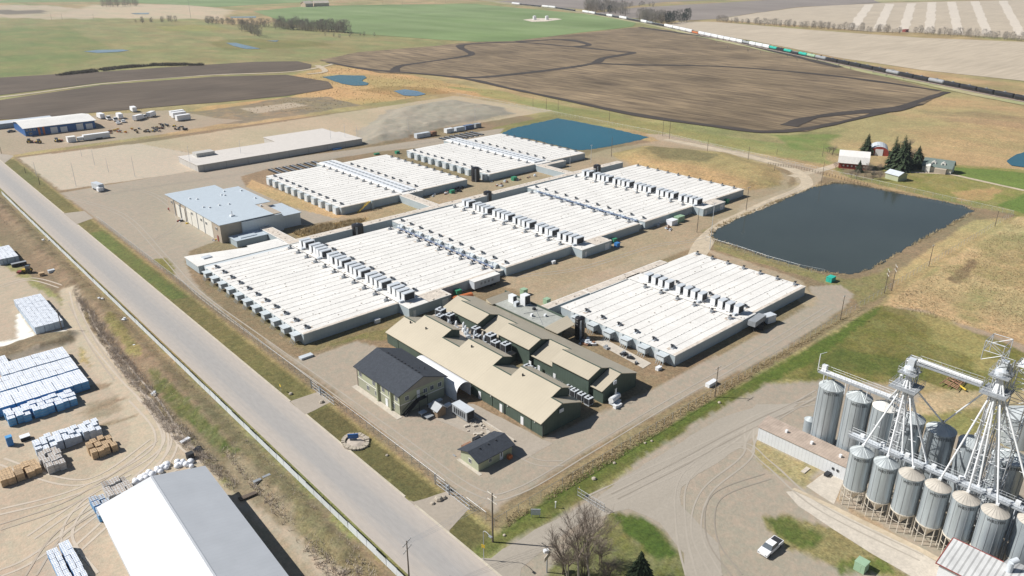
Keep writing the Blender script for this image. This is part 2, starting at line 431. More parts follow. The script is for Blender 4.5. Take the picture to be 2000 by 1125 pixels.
# grass belt along the back fence
paint(W([(880, 170), (960, 175), (1100, 205), (1400, 262), (1600, 290), (1620, 320), (1400, 290), (1080, 218), (960, 190)]), (.27, .285, .12), 3, 6, .05, mott=.3)
paint(W([(1500, 262), (1640, 262), (1700, 275), (1660, 300), (1560, 292)]), (.20, .26, .09), 3, 6, .05, mott=.3)
paint(W([(1640, 195), (1850, 180), (2300, 210), (2300, 420), (2050, 400), (1800, 330), (1640, 290)]), (.40, .315, .175), 5, 10, .03)
paint(W([(1790, 215), (1900, 222), (2150, 245), (2150, 275), (1850, 240)]), (.33, .25, .15), 3, 8, .05, mott=.4)
# farm lawn
paint(W([(1620, 330), (1680, 318), (1760, 335), (1860, 320), (2200, 350), (2200, 480), (2010, 440), (1900, 408), (1760, 370), (1660, 350)]), (.20, .24, .075), 2, 3, .08, mott=.35)
paint(W([(1860, 325), (1930, 330), (2200, 360), (2200, 400), (2000, 370), (1870, 345)]), (.145, .225, .06), 2, 2, .08)
paint(W([(1940, 400), (2030, 372), (2200, 395), (2200, 470), (2000, 418)]), (.145, .225, .06), 1.5, 2, .08)
paint(W([(1860, 375), (1940, 366), (1960, 372), (1930, 392), (1870, 392)]), (.40, .29, .15), 1.5, 2, .2, mott=.3)
paint(W([(1640, 318), (1700, 325), (1740, 345), (1700, 350), (1650, 340)]), (.24, .20, .13), 1.5, 2, .2)
# right of the fenced site
paint(W([(2300, 400), (1985, 425), (1720, 590), (1720, 600), (1985, 660), (2300, 760)]), (.45, .355, .205), 2, 4, .06)
for q in (((1860, 600), (1905, 560), (1960, 570), (1900, 640)), ((1905, 470), (2100, 440), (2100, 540), (1960, 560), (1890, 530)), ((1840, 530), (1890, 500), (1905, 515), (1870, 545))):
    paint(W(q), (.31, .28, .14), 3, 4, .1, mott=.5)
paint(W([(1725, 600), (1800, 605), (1900, 640), (2010, 680), (2010, 700), (1880, 650), (1740, 612)]), (.35, .29, .22), 1.5, 1.5, .1)
paint(W([(1850, 545), (1900, 505), (1910, 515), (1870, 555)]), (.20, .15, .09), 1, 1.5, .2, mott=.3)
# mown green field behind the grain bins
paint(W([(1200, 905), (1350, 810), (1720, 597), (1800, 612), (1945, 665), (2100, 730), (2100, 800), (1930, 790), (1800, 740), (1700, 745), (1560, 742), (1480, 750), (1380, 810), (1290, 870)]), (.15, .17, .05), 1.2, 2, .1, mott=.25)
paint(W([(1900, 700), (1960, 700), (1980, 720), (1900, 730)]), (.30, .27, .12), 2, 2, .1)
paint(W([(1580, 700), (1640, 680), (1760, 700), (1800, 735), (1680, 730), (1580, 735)]), (.10, .145, .038), 2, 2.5, .1, mott=.3)
paint(W([(1790, 610), (1850, 620), (1950, 680), (1900, 700), (1820, 670)]), (.30, .275, .12), 3, 3, .1, mott=.2)
paint(W([(1750, 790), (1830, 765), (2050, 760), (2050, 790), (1880, 800), (1790, 830)]), (.46, .37, .24), 1.5, 2, .1)
paint(W([(1790, 815), (1900, 795), (2050, 800), (2050, 840), (1880, 850)]), (.25, .24, .10), 1.5, 2, .1, mott=.3)
# the fenced site
paint(rect(75.5, 372, 88.5, 500), DULL, .8, .5, .3)
paint(W([(560, 430), (640, 415), (830, 385), (905, 350), (930, 355), (1000, 345), (1060, 330), (1190, 290), (1290, 275), (1420, 300), (1540, 340), (1545, 370), (1440, 420), (1380, 470), (1330, 490), (1100, 590), (980, 560), (1000, 520), (1190, 470)]), (.37, .305, .215), 1.5, 2, .1)
paint(W([(640, 405), (830, 385), (870, 400), (800, 420), (700, 440)]), (.37, .30, .19), 1, 1, .3)
paint(W([(570, 455), (620, 440), (720, 425), (700, 440), (590, 465)]), (.40, .29, .13), .8, .8, .4)
paint(W([(490, 350), (525, 365), (670, 420), (650, 430), (560, 400), (480, 368)]), (.45, .34, .19), .8, .8, .3)
paint(W([(1190, 300), (1260, 285), (1420, 300), (1530, 335), (1530, 365), (1460, 372), (1330, 345), (1240, 325)]), (.40, .305, .16), 2, 3, .1, mott=.1)
paint(W([(1250, 290), (1330, 290), (1400, 308), (1380, 325), (1290, 315)]), (.27, .215, .12), 2, 3, .15)
paint(W([(960, 250), (1010, 240), (1075, 226), (1090, 232), (1020, 250), (985, 264)]), (.24, .225, .10), 1.2, 1.5, .2)
paint(W([(1560, 420), (1600, 360), (1560, 350), (1500, 420)]), (.40, .33, .21), 1, 1, .2)
paint(W([(1370, 450), (1392, 440), (1400, 470), (1560, 520), (1640, 545), (1700, 540), (1740, 520), (1730, 590), (1680, 600), (1650, 565), (1500, 520), (1400, 490)]), (.25, .24, .11), 1.2, 1.5, .2, mott=.35)
paint(W([(1740, 540), (1900, 430), (1985, 425), (1960, 440), (1740, 580)]), (.44, .35, .19), 1.5, 2, .1, mott=.2)
paint(W([(395, 545), (430, 560), (600, 690), (790, 640), (800, 625), (770, 612), (600, 665), (410, 560)]), (.235, .20, .105), .8, 1, .3, mott=.3)
paint(W([(620, 680), (700, 655), (760, 640), (760, 665), (700, 662)]), (.19, .185, .075), .8, 1, .3, mott=.4)
# paved yard and lanes
paint(W([(118, 377), (300, 346), (480, 318), (690, 292), (860, 268), (985, 250), (975, 262), (870, 283), (740, 296), (640, 312), (520, 330), (470, 345), (480, 365), (560, 402), (660, 428), (600, 440), (540, 440), (480, 450), (370, 490), (362, 510), (372, 540), (400, 575), (480, 640), (577, 701), (600, 697), (640, 686), (697, 667), (735, 676), (760, 690), (790, 705), (920, 790), (1060, 858),
        (1150, 815), (1282, 757), (1340, 725), (1500, 645), (1590, 588), (1580, 560), (1640, 556), (1668, 575), (1650, 600), (1520, 690), (1400, 746), (1330, 782), (1215, 843), (1100, 912), (1000, 975), (962, 1003), (900, 970), (820, 905), (640, 755), (430, 605), (342, 541), (297, 510)]), PAV, .5, .35, .3)
paint(W([(297, 506), (325, 504), (341, 522), (342, 541)]), (.20, .215, .075), .5, .4, .4)
paint(W([(1440, 420), (1445, 400), (1560, 360), (1540, 330), (1420, 300), (1290, 275), (1260, 262), (1300, 262), (1400, 285), (1600, 330), (1610, 345), (1570, 380), (1400, 430), (1390, 460), (1360, 480)]), (.41, .345, .26), 1, 1, .2)
paint(W([(1000, 590), (1100, 560), (1250, 500), (1350, 478), (1400, 492), (1560, 545), (1600, 585), (1580, 600), (1360, 480), (1080, 590), (1060, 600)]), (.39, .325, .24), 1, 1, .2)
# grass strips along the front lane
paint(W([(975, 1010), (1100, 925), (1215, 850), (1330, 790), (1400, 752), (1500, 700), (1650, 615), (1730, 575), (1725, 592), (1400, 775), (970, 1047), (962, 1040)]), (.30, .245, .15), .8, 1.0, .3)
paint(W([(985, 1030), (1100, 950), (1250, 862), (1400, 776), (1600, 668), (1720, 596), (1715, 612), (1600, 700), (1420, 790), (1260, 880), (1110, 975), (975, 1052)]), (.105, .16, .035), .6, .8, .4, mott=.15)
paint(W([(962, 1050), (1100, 968), (1250, 878), (1440, 765), (1500, 745), (1380, 815), (1260, 890), (1140, 975), (1080, 1010), (960, 1085), (945, 1092), (885, 1045), (905, 1008), (925, 1020)]), (.125, .155, .045), .6, .8, .4, mott=.3)
# verge between road and site
paint(rect(68.6, 75.2, 88, 495), (.165, .155, .065), .4, .5, .3, mott=.2)
paint(rect(68.7, 74.8, 88, 150), (.15, .135, .062), .4, .5, .3)
paint(rect(68.8, 74, 240, 330), (.135, .185, .06), .6, .8, .3, mott=.2)
paint(rect(74.6, 75.6, 88, 495), (.36, .29, .15), .4, .5, .5, k=.7, mott=.3)
paint(rect(54.9, 56.6, 60, 520), (.20, .19, .08), .3, .4, .5)
# rough bank and the lumber yard on the left
paint([(54.7, 60), (54.7, 430), (36, 420), (40, 300), (46, 250), (41, 215), (44, 190), (44, 150), (44, 60)], (.265, .205, .14), .8, 1.5, .2)
paint([(54.7, 120), (54.7, 420), (51, 420), (50, 300), (51, 200), (50, 120)], (.24, .20, .12), .8, 1, .3, mott=.4)
paint(W([(290, 715), (325, 745), (385, 800), (430, 850), (465, 885), (440, 890), (370, 830), (300, 760)]), (.105, .14, .038), .4, 1.0, .4, mott=.45)
paint(W([(215, 610), (290, 700), (260, 700), (205, 630)]), (.24, .225, .09), .6, 1, .4, mott=.3)
paint(W([(440, 870), (560, 970), (680, 1080), (770, 1200), (600, 1200), (450, 1000)]), (.31, .25, .18), .8, 1.5, .2)
paint(W([(560, 960), (640, 1020), (740, 1125), (640, 1125), (600, 1050)]), (.25, .21, .12), 1, 1.5, .2, mott=.4)
paint([(-60, 0), (-60, 330), (34, 335), (37, 300), (42, 262), (41, 235), (36, 215), (40, 190), (44, 165), (43, 140), (48, 100), (50, 40), (50, 0)], SAND, .8, 1.4, .2)
paint(W([(440, 980), (560, 1060), (640, 1150), (520, 1150)]), (.40, .33, .25), 1, 1.5, .3)
paint([(28, 230), (37, 229), (42, 236), (34, 240), (20, 238), (0, 240), (0, 228)], BRN, .5, .8, .4)
paint([(30, 240.5), (38, 240.6), (38.4, 238.8), (20, 239.6), (10, 243), (14, 245), (26, 242.5), (30, 262), (31, 262)], (.80, .79, .76), .3, .5, .6)
paint(W([(118, 562), (150, 562), (175, 640), (250, 720), (300, 790), (330, 850), (320, 930), (240, 960), (60, 1100), (0, 1110), (0, 1040), (180, 930), (255, 860), (240, 790), (190, 740), (165, 690), (120, 620)]), (.51, .44, .35), .8, 1.2, .3)
paint(W([(170, 790), (230, 770), (240, 800), (200, 820), (165, 812)]), (.33, .28, .21), .8, 1, .4, mott=.3)
# wet tracks in the yard
for q in ([(29, 203), (31, 197), (36, 195), (39, 197), (36, 199), (32, 200)], [(24, 188), (30, 187), (36, 189), (39, 187), (37, 186), (31, 185.4)], [(27, 179), (33, 178), (38, 177.4), (38, 176.8), (32, 176.4)]):
    paint(q, (.33, .26, .19), .4, .7, .6)
# grain yard
paint(W([(950, 1125), (1000, 1060), (1110, 1000), (1140, 980), (1260, 890), (1400, 800), (1500, 750), (1600, 742), (1700, 745), (1800, 770), (1760, 830), (2100, 900), (2100, 1300), (1000, 1300), (900, 1160)]), (.375, .33, .277), .7, 1.0, .2)
paint(W([(1180, 1000), (1240, 1003), (1300, 1040), (1335, 1100), (1345, 1160), (1040, 1180), (1080, 1100), (1150, 1040), (1185, 1020)]), (.175, .175, .06), .5, .8, .4, mott=.25)
paint(W([(1200, 1006), (1250, 1006), (1290, 1040), (1320, 1085), (1290, 1090), (1230, 1050)]), (.085, .14, .032), .7, .8, .4)
paint(W([(1490, 1010), (1530, 1005), (1620, 1030), (1740, 1095), (1780, 1140), (1620, 1100), (1540, 1070), (1495, 1035)]), (.27, .235, .12), .5, .8, .4)
paint(W([(1495, 1012), (1535, 1008), (1570, 1030), (1610, 1045), (1580, 1075), (1520, 1050)]), (.10, .155, .036), .5, .8, .4, mott=.3)
paint(W([(1640, 1095), (1730, 1090), (1750, 1120), (1640, 1125)]), (.11, .165, .04), .5, .8, .4, mott=.3)
paint(W([(1478, 858), (1500, 870), (1600, 915), (1570, 950), (1500, 920), (1470, 885)]), (.33, .29, .155), .5, .8, .4, mott=.2)
paint(W([(1575, 950), (1610, 925), (1650, 940), (1640, 980), (1720, 1060), (1850, 1110), (1700, 1010)]), (.40, .31, .22), .5, .5, .4)
# ghost-pale fenced extension: compacted gravel
paint(W([(35, 308), (270, 280), (480, 318), (300, 346), (118, 372)]), (.50, .44, .365), .6, .5, .3)
paint(W([(270, 280), (890, 187), (1080, 216), (700, 280), (480, 318)]), (.455, .385, .285), .8, 1, .2)
paint(W([(700, 255), (760, 215), (870, 195), (985, 210), (1000, 222), (880, 250), (760, 278), (700, 285)]), (.345, .32, .275), 2.5, 4, .12, mott=.2)
# contractor's yard, upper left
paint(W([(-200, 262), (60, 240), (190, 225), (330, 215), (430, 232), (470, 235), (320, 262), (60, 297), (10, 305), (-100, 320)]), (.39, .325, .25), 1, 2, .1)
paint(W([(0, 296), (30, 300), (-100, 330), (-100, 310)]), (.40, .33, .25), 1, 1, .1)
mound(W([(690, 285), (700, 250), (770, 212), (880, 193), (990, 210), (1010, 224), (880, 256), (760, 284)]), 3.0, 18, .4, .12)
mound(W([(1200, 300), (1260, 283), (1420, 297), (1532, 335), (1534, 365), (1460, 376), (1330, 350), (1240, 328)]), 2.0, 12, .3, .07)
mound([(26, 227), (37, 228), (42, 236), (34, 240.5), (20, 239.4), (-10, 241), (-10, 227)], 1.6, 3.5, .5, .3)
mound([(54, 100), (54, 415), (47, 415), (46, 300), (47, 250), (45, 215), (47, 190), (47, 150), (48, 100)], .8, 3, 1.0, .35)
mound(W([(1700, 262), (1850, 205), (2300, 240), (2300, 300), (1850, 290)]), 2, 40, .6, .03)

TINT = TINT ** 1.13 * np.array((1.04, 1.03, 1.08)); _g = TINT[:, 1] > TINT[:, 0]; TINT[_g] *= np.array((1.08, .97, 1.0))
me = bpy.data.meshes.new('ground'); nx, ny = len(GX), len(GY)
co = np.stack([XF, YF, HT], 1).astype(np.float32)
me.vertices.add(len(co)); me.vertices.foreach_set('co', co.ravel())
I = np.arange(nx * ny).reshape(nx, ny)
qd = np.stack([I[:-1, :-1], I[1:, :-1], I[1:, 1:], I[:-1, 1:]], -1).reshape(-1, 4)
me.loops.add(qd.size); me.loops.foreach_set('vertex_index', qd.ravel().astype(np.int32))
me.polygons.add(len(qd)); me.polygons.foreach_set('loop_start', np.arange(0, qd.size, 4, dtype=np.int32)); me.polygons.foreach_set('use_smooth', np.ones(len(qd), bool))
at_ = me.attributes.new('tint', 'FLOAT_COLOR', 'POINT')
at_.data.foreach_set('color', np.concatenate([TINT, np.clip(((TINT.max(1) - TINT.min(1)) / TINT.max(1) - .25) * 3.2, .2, 1)[:, None]], 1).astype(np.float32).ravel())
me.update(calc_edges=True)
gm = mat('ground', (.4, .3, .2), .97); n = gm.node_tree; N = n.nodes; L = n.links; b = N['Principled BSDF']
for lk in list(b.inputs['Base Color'].links): L.remove(lk)
A = N.new('ShaderNodeAttribute'); A.attribute_name = 'tint'; gp = N.new('ShaderNodeNewGeometry')
cur = A.outputs['Color']
for sc_, lo, hi, st in ((.8, -.26, .26, (1, 1, 1)), (.13, -.12, .12, (1, 1, 1)), (2.8, -.32, .32, (1, .6, 1)), (.03, -.12, .12, (1, .5, 1))):
    mp = N.new('ShaderNodeMapping'); mp.inputs['Scale'].default_value = st; L.new(gp.outputs['Position'], mp.inputs[0])
    t = N.new('ShaderNodeTexNoise'); t.inputs['Scale'].default_value = sc_; t.inputs['Detail'].default_value = 5; t.inputs['Roughness'].default_value = .65
    L.new(mp.outputs[0], t.inputs['Vector'])
    mr = N.new('ShaderNodeMapRange'); mr.inputs[1].default_value = .32; mr.inputs[2].default_value = .68; mr.inputs[3].default_value = lo; mr.inputs[4].default_value = hi
    L.new(t.outputs['Fac'], mr.inputs[0]); ma = N.new('ShaderNodeMath'); ma.operation = 'MULTIPLY_ADD'; L.new(mr.outputs[0], ma.inputs[0]); L.new(A.outputs['Alpha'], ma.inputs[1]); ma.inputs[2].default_value = 1.0
    v = N.new('ShaderNodeVectorMath'); v.operation = 'SCALE'
    L.new(cur, v.inputs[0]); L.new(ma.outputs[0], v.inputs['Scale']); cur = v.outputs[0]
t = N.new('ShaderNodeTexNoise'); t.inputs['Scale'].default_value = .022; t.inputs['Detail'].default_value = 5; mp = N.new('ShaderNodeMapping'); mp.inputs['Scale'].default_value = (1, .5, 1); L.new(gp.outputs['Position'], mp.inputs[0]); L.new(mp.outputs[0], t.inputs['Vector'])
mr = N.new('ShaderNodeMapRange'); mr.inputs[1].default_value = .38; mr.inputs[2].default_value = .62; L.new(t.outputs['Fac'], mr.inputs[0]); ml_ = N.new('ShaderNodeMath'); ml_.operation = 'MULTIPLY_ADD'; ms_ = N.new('ShaderNodeMath'); ms_.operation = 'SUBTRACT'; ms_.inputs[1].default_value = .5; L.new(mr.outputs[0], ms_.inputs[0]); L.new(ms_.outputs[0], ml_.inputs[0]); L.new(A.outputs['Alpha'], ml_.inputs[1]); ml_.inputs[2].default_value = .5
hm = N.new('ShaderNodeMix'); hm.data_type = 'RGBA'; hm.inputs[6].default_value = (.87, .98, .89, 1); hm.inputs[7].default_value = (1.11, 1.025, 1.02, 1); L.new(ml_.outputs[0], hm.inputs[0])
vm = N.new('ShaderNodeVectorMath'); vm.operation = 'MULTIPLY'; L.new(cur, vm.inputs[0]); L.new(hm.outputs[2], vm.inputs[1]); cur = vm.outputs[0]
t = N.new('ShaderNodeTexNoise'); t.inputs['Scale'].default_value = .45; t.inputs['Detail'].default_value = 6; t.inputs['Roughness'].default_value = .75; L.new(gp.outputs['Position'], t.inputs['Vector'])
mr = N.new('ShaderNodeMapRange'); mr.inputs[1].default_value = .38; mr.inputs[2].default_value = .62; L.new(t.outputs['Fac'], mr.inputs[0])
hm = N.new('ShaderNodeMix'); hm.data_type = 'RGBA'; hm.inputs[6].default_value = (.90, .95, .92, 1); hm.inputs[7].default_value = (1.10, 1.03, .98, 1); L.new(mr.outputs[0], hm.inputs[0])
vm = N.new('ShaderNodeVectorMath'); vm.operation = 'MULTIPLY'; L.new(cur, vm.inputs[0]); L.new(hm.outputs[2], vm.inputs[1]); cur = vm.outputs[0]
L.new(cur, b.inputs['Base Color'])
t = N.new('ShaderNodeTexNoise'); t.inputs['Scale'].default_value = 1.4; t.inputs['Detail'].default_value = 5; L.new(gp.outputs['Position'], t.inputs['Vector'])
bp = N.new('ShaderNodeBump'); bp.inputs['Strength'].default_value = .35; bp.inputs['Distance'].default_value = .25
L.new(t.outputs['Fac'], bp.inputs['Height']); L.new(bp.outputs[0], b.inputs['Normal'])
me.materials.append(gm)
go = bpy.data.objects.new('ground', me); COL.objects.link(go); struct(go)

# ------------------------------------------------------------------ fields (far)
sheet('crop_field', W([(495, 22), (600, 12), (760, 9), (930, 8), (1060, 20), (1150, 28), (1245, 42), (1235, 52), (1120, 66), (1000, 81), (930, 82), (850, 78), (700, 66), (560, 45)]), .30, 'crop green', 25, 6, .01)
sheet('ploughed_field', W([(622, 118), (700, 102), (850, 90), (900, 84), (1000, 80), (1130, 66), (1250, 52), (1310, 60), (1480, 93), (1640, 130), (1760, 158), (1845, 180), (1800, 205), (1700, 222), (1620, 245), (1570, 258), (1480, 256), (1380, 245), (1200, 215), (1080, 190), (990, 170), (900, 152), (840, 145), (740, 143), (680, 130)]), .25, 'ploughed', 15, 2, .03)
for pts, wd in (([(640, 122), (720, 136), (840, 146), (920, 156), (990, 172), (1100, 195), (1250, 226), (1420, 250), (1500, 258), (1600, 248), (1740, 215), (1850, 180)], 7),
                ([(770, 142), (780, 130), (830, 122), (910, 110), (920, 104), (900, 94), (912, 87), (1010, 83), (1120, 92), (1210, 101), (1235, 104), (1180, 114), (1160, 124), (1100, 134), (1000, 146), (930, 152), (880, 150)], 9),
                ([(1160, 124), (1230, 127), (1400, 130), (1560, 142), (1700, 158), (1835, 178)], 8),
                ([(1010, 82), (1080, 78), (1120, 80), (1150, 88), (1120, 92)], 12), ([(1540, 247), (1580, 232), (1650, 222), (1740, 215), (1790, 203)], 12), ([(1250, 54), (1400, 76), (1500, 98), (1640, 132)], 10)):
    WSZ = globals().get('WSZ', .34) + .03; ribbon('wet_soil_strip', W(pts), wd, WSZ, 'wet soil', .7)
sheet('dark_field', W([(-300, 162), (0, 152), (200, 140), (400, 127), (500, 121), (580, 120), (607, 126), (606, 134), (570, 139), (400, 147), (200, 162), (0, 186), (-300, 215)]), .25, 'dark soil', 14, 2, .03)
sheet('dark_field', W([(-300, 228), (0, 196), (200, 166), (420, 150), (560, 146), (640, 160), (650, 172), (560, 188), (430, 200), (300, 210), (200, 219), (100, 228), (0, 234), (-300, 262)]), .25, 'dark soil', 14, 2, .03)
ribbon('farm_track', W([(-300, 213), (0, 190), (200, 164), (400, 147.5), (560, 141), (640, 128), (660, 118)]), 5, .22, 'track', .4)
sheet('stubble_field', W([(1300, 50), (1330, 42), (1400, 43), (1600, 60), (1800, 74), (2100, 86), (2400, 100), (2400, 230), (2000, 158), (1800, 137), (1650, 115), (1480, 82)]), .25, 'stubble', 20, 3, .02)
sheet('stubble_field', W([(1490, 24), (1560, 15), (1700, 6), (1900, 2), (2200, -4), (2500, 30), (2500, 92), (2000, 76), (1800, 64), (1700, 62), (1600, 52), (1480, 45), (1400, 38)]), .25, 'stubble', 20, 3, .02)
STRIPE = [(1690, 9, 1655, 54), (1730, 8, 1705, 56), (1772, 7, 1755, 59), (1812, 5, 1805, 62), (1850, 4, 1862, 65), (1895, 3, 1920, 67), (1950, 2, 1985, 70), (2010, 1, 2060, 74)]
for x0, y0, x1, y1 in STRIPE:
    sheet('stubble_strip', W([(x0, y0), (x0 + 17, y0 - .5), (x1 + 20, y1 + 1), (x1, y1)]), .42, 'strip pale', 30, 3, .02)
sheet('grey_field', W([(1160, 26), (1240, 15), (1400, 6), (1500, 0), (1700, -3), (1720, 6), (1560, 14), (1480, 25), (1400, 37), (1330, 41), (1270, 38), (1220, 34)]), .25, 'grey field', 20, 4, .02)
sheet('grey_field', W([(960, 2), (1100, -2), (1300, -12), (1500, -18), (1500, -4), (1300, 4), (1160, 20), (1060, 12)]), .22, 'grey field', 20, 4, .02)
sheet('pasture_field', W([(1500, -4), (1700, -8), (2000, -20), (2300, -20), (2200, -6), (1900, 0), (1700, 4)]), .22, 'pasture', 20, 4, .02)
sheet('crop_field', W([(-100, 6), (60, -2), (300, -10), (520, -12), (640, -14), (900, -16), (560, 6), (420, 14), (360, 10), (200, 3)]), .2, 'crop green', 25, 8, .01)

# ------------------------------------------------------------------ water
sheet('pond', W([(1388, 461), (1400, 447), (1440, 427), (1490, 408), (1540, 385), (1590, 365), (1630, 358), (1660, 359), (1710, 368), (1770, 381), (1830, 391), (1880, 402), (1905, 412), (1890, 421), (1868, 432), (1830, 452), (1790, 473), (1750, 497), (1728, 511), (1700, 526), (1680, 533), (1655, 535), (1610, 531), (1560, 521), (1500, 504), (1440, 483), (1400, 470)]), .06, 'water', 1.5, 1.3, .5)
sheet('pond', W([(978, 262), (1000, 251), (1045, 241), (1090, 231), (1130, 238), (1200, 252), (1268, 268), (1240, 276), (1200, 284), (1160, 291), (1130, 294), (1090, 285), (1040, 273)]), .06, 'water blue', 1.5, 1.3, .4)
sheet('pond', W([(630, 151), (660, 147), (712, 148), (716, 152), (707, 159), (722, 163), (716, 167), (690, 168), (665, 163)]), .3, 'water blue', 4, 1.2, .1)
sheet('pond', W([(768, 178), (790, 175), (815, 178), (832, 184), (812, 188), (788, 187)]), .3, 'water pale', 4, 1.2, .1)
sheet('pond', W([(1967, 316), (1985, 302), (2010, 295), (2100, 300), (2100, 345), (2000, 327), (1975, 324)]), .3, 'water blue', 4, 1.2, .1)
for q in ([(163, 101), (190, 98), (240, 97), (252, 99), (230, 102), (190, 104)], [(440, 84), (460, 84), (490, 91), (510, 96), (480, 96), (455, 90)], [(255, 26), (292, 25), (290, 28), (262, 28)], [(448, 33), (500, 32), (500, 35), (452, 35)], [(520, 80), (545, 79), (540, 82)]):
    sheet('pond', W(q), .35, 'water pale', 5, 1.2, .05)

# ------------------------------------------------------------------ roads and hard surfaces
sheet('road', rect(56.6, 68.4, -60, 900), .03, 'asphalt')
def road_mat():
    m = MATS['asphalt']; n = m.node_tree; N = n.nodes; L = n.links; b = N['Principled BSDF']; g = N.new('ShaderNodeNewGeometry'); sp = N.new('ShaderNodeSeparateXYZ'); L.new(g.outputs['Position'], sp.inputs[0])
    mp = N.new('ShaderNodeMapping'); mp.inputs['Scale'].default_value = (1, .02, 1); L.new(g.outputs['Position'], mp.inputs[0])
    t = N.new('ShaderNodeTexNoise'); t.inputs['Scale'].default_value = .9; t.inputs['Detail'].default_value = 5; L.new(mp.outputs[0], t.inputs['Vector'])
    def M(op, a, b_=None, c_=None):
        q = N.new('ShaderNodeMath'); q.operation = op
        for i, v in enumerate((a, b_, c_)):
            if v is None: continue
            if isinstance(v, (int, float)): q.inputs[i].default_value = v
            else: L.new(v, q.inputs[i])
        return q.outputs[0]
    d = M('ADD', M('ABSOLUTE', M('SUBTRACT', sp.outputs[0], 62.3)), M('MULTIPLY_ADD', t.outputs['Fac'], 5.0, -2.5))
    mr = N.new('ShaderNodeMapRange'); mr.inputs[1].default_value = 1.2; mr.inputs[2].default_value = 5.5; L.new(d, mr.inputs[0])
    mx = N.new('ShaderNodeMix'); mx.data_type = 'RGBA'; mx.inputs[6].default_value = (.355, .34, .325, 1); mx.inputs[7].default_value = (.455, .405, .355, 1); L.new(mr.outputs[0], mx.inputs[0])
    t2 = N.new('ShaderNodeTexNoise'); t2.inputs['Scale'].default_value = 1.6; t2.inputs['Detail'].default_value = 6; mp2 = N.new('ShaderNodeMapping'); mp2.inputs['Scale'].default_value = (1, .25, 1); L.new(g.outputs['Position'], mp2.inputs[0]); L.new(mp2.outputs[0], t2.inputs['Vector'])
    mr2 = N.new('ShaderNodeMapRange'); mr2.inputs[1].default_value = .3; mr2.inputs[2].default_value = .7; mr2.inputs[3].default_value = .95; mr2.inputs[4].default_value = 1.05; L.new(t2.outputs['Fac'], mr2.inputs[0])
    v = N.new('ShaderNodeVectorMath'); v.operation = 'SCALE'; L.new(mx.outputs[2], v.inputs[0]); L.new(mr2.outputs[0], v.inputs['Scale']); L.new(v.outputs[0], b.inputs['Base Color'])
road_mat()
k = MB(); k.box(68.4, 68.75, -60, 105, 0, .12)
for a_, b_ in ((108.5, 150), (158, 345), (366, 900)): k.box(68.4, 68.75, a_, b_, 0, .12)
struct(k.build('kerb', 'kerb'))
def drive(name, pts, m='pavement', z=.026): return sheet(name, pts, z, m, 2, .25, .4)
drive('driveway', [(68.4, 93.5), (69, 94.5), (76, 97), (76, 104), (69, 106), (68.4, 107)])
drive('driveway', [(68.4, 150), (76, 151), (76, 157.5), (68.4, 158)])
drive('driveway', [(68.4, 346), (76, 350), (76, 364), (68.4, 366)])
drive('driveway', W([(0, 300), (28, 304), (10, 318), (-10, 320)]))
sheet('yard_road', W([(905, 1093), (960, 1090), (1030, 1045), (1110, 1003), (1180, 960), (1290, 885), (1400, 822), (1480, 790), (1560, 790), (1480, 850), (1400, 905), (1330, 950), (1330, 990), (1400, 1060), (1420, 1180), (1345, 1180), (1330, 1080), (1290, 1020), (1230, 995), (1150, 1010), (1080, 1060), (1020, 1110), (1000, 1180), (900, 1160)]), .022, 'gravel', 2.5, .8, .25)
sheet('concrete_lane', W([(1535, 960), (1550, 958), (1660, 1010), (1800, 1080), (1900, 1140), (1840, 1160), (1700, 1080), (1560, 990)]), .03, 'concrete', 2.5, .3, .3)
sheet('concrete_edge', W([(1546, 955), (1552, 953), (1665, 1005), (1810, 1075), (1920, 1140), (1910, 1142), (1800, 1080), (1655, 1010)]), .05, 'track', 2.5, .15, .3)
sheet('concrete_apron', W([(1575, 950), (1612, 922), (1648, 938), (1628, 985)]), .03, 'concrete', 2.5, .2, .3)
sheet('site_apron', W([(1080, 865), (1060, 858), (925, 788), (870, 790), (840, 815), (1000, 880), (1020, 900)]), .024, 'pavement', 2, .3, .3)
ribbon('farm_track', W([(1545, 345), (1610, 330), (1650, 315)]), 5, .05, 'track', .3)
ribbon('farm_lane', W([(1770, 336), (1850, 340), (1900, 350), (2000, 372), (2200, 415)]), 3.2, .05, 'track', .3)
ribbon('gravel_track', W([(1360, 500), (1395, 452), (1480, 405), (1560, 372), (1575, 352), (1540, 328), (1440, 300), (1300, 272)]), 6.5, .03, 'track', .4)
for pts, wd in (([(620, 128), (635, 140), (600, 145)], 6),): ribbon('farm_track', W(pts), wd, .3, 'track', .5)

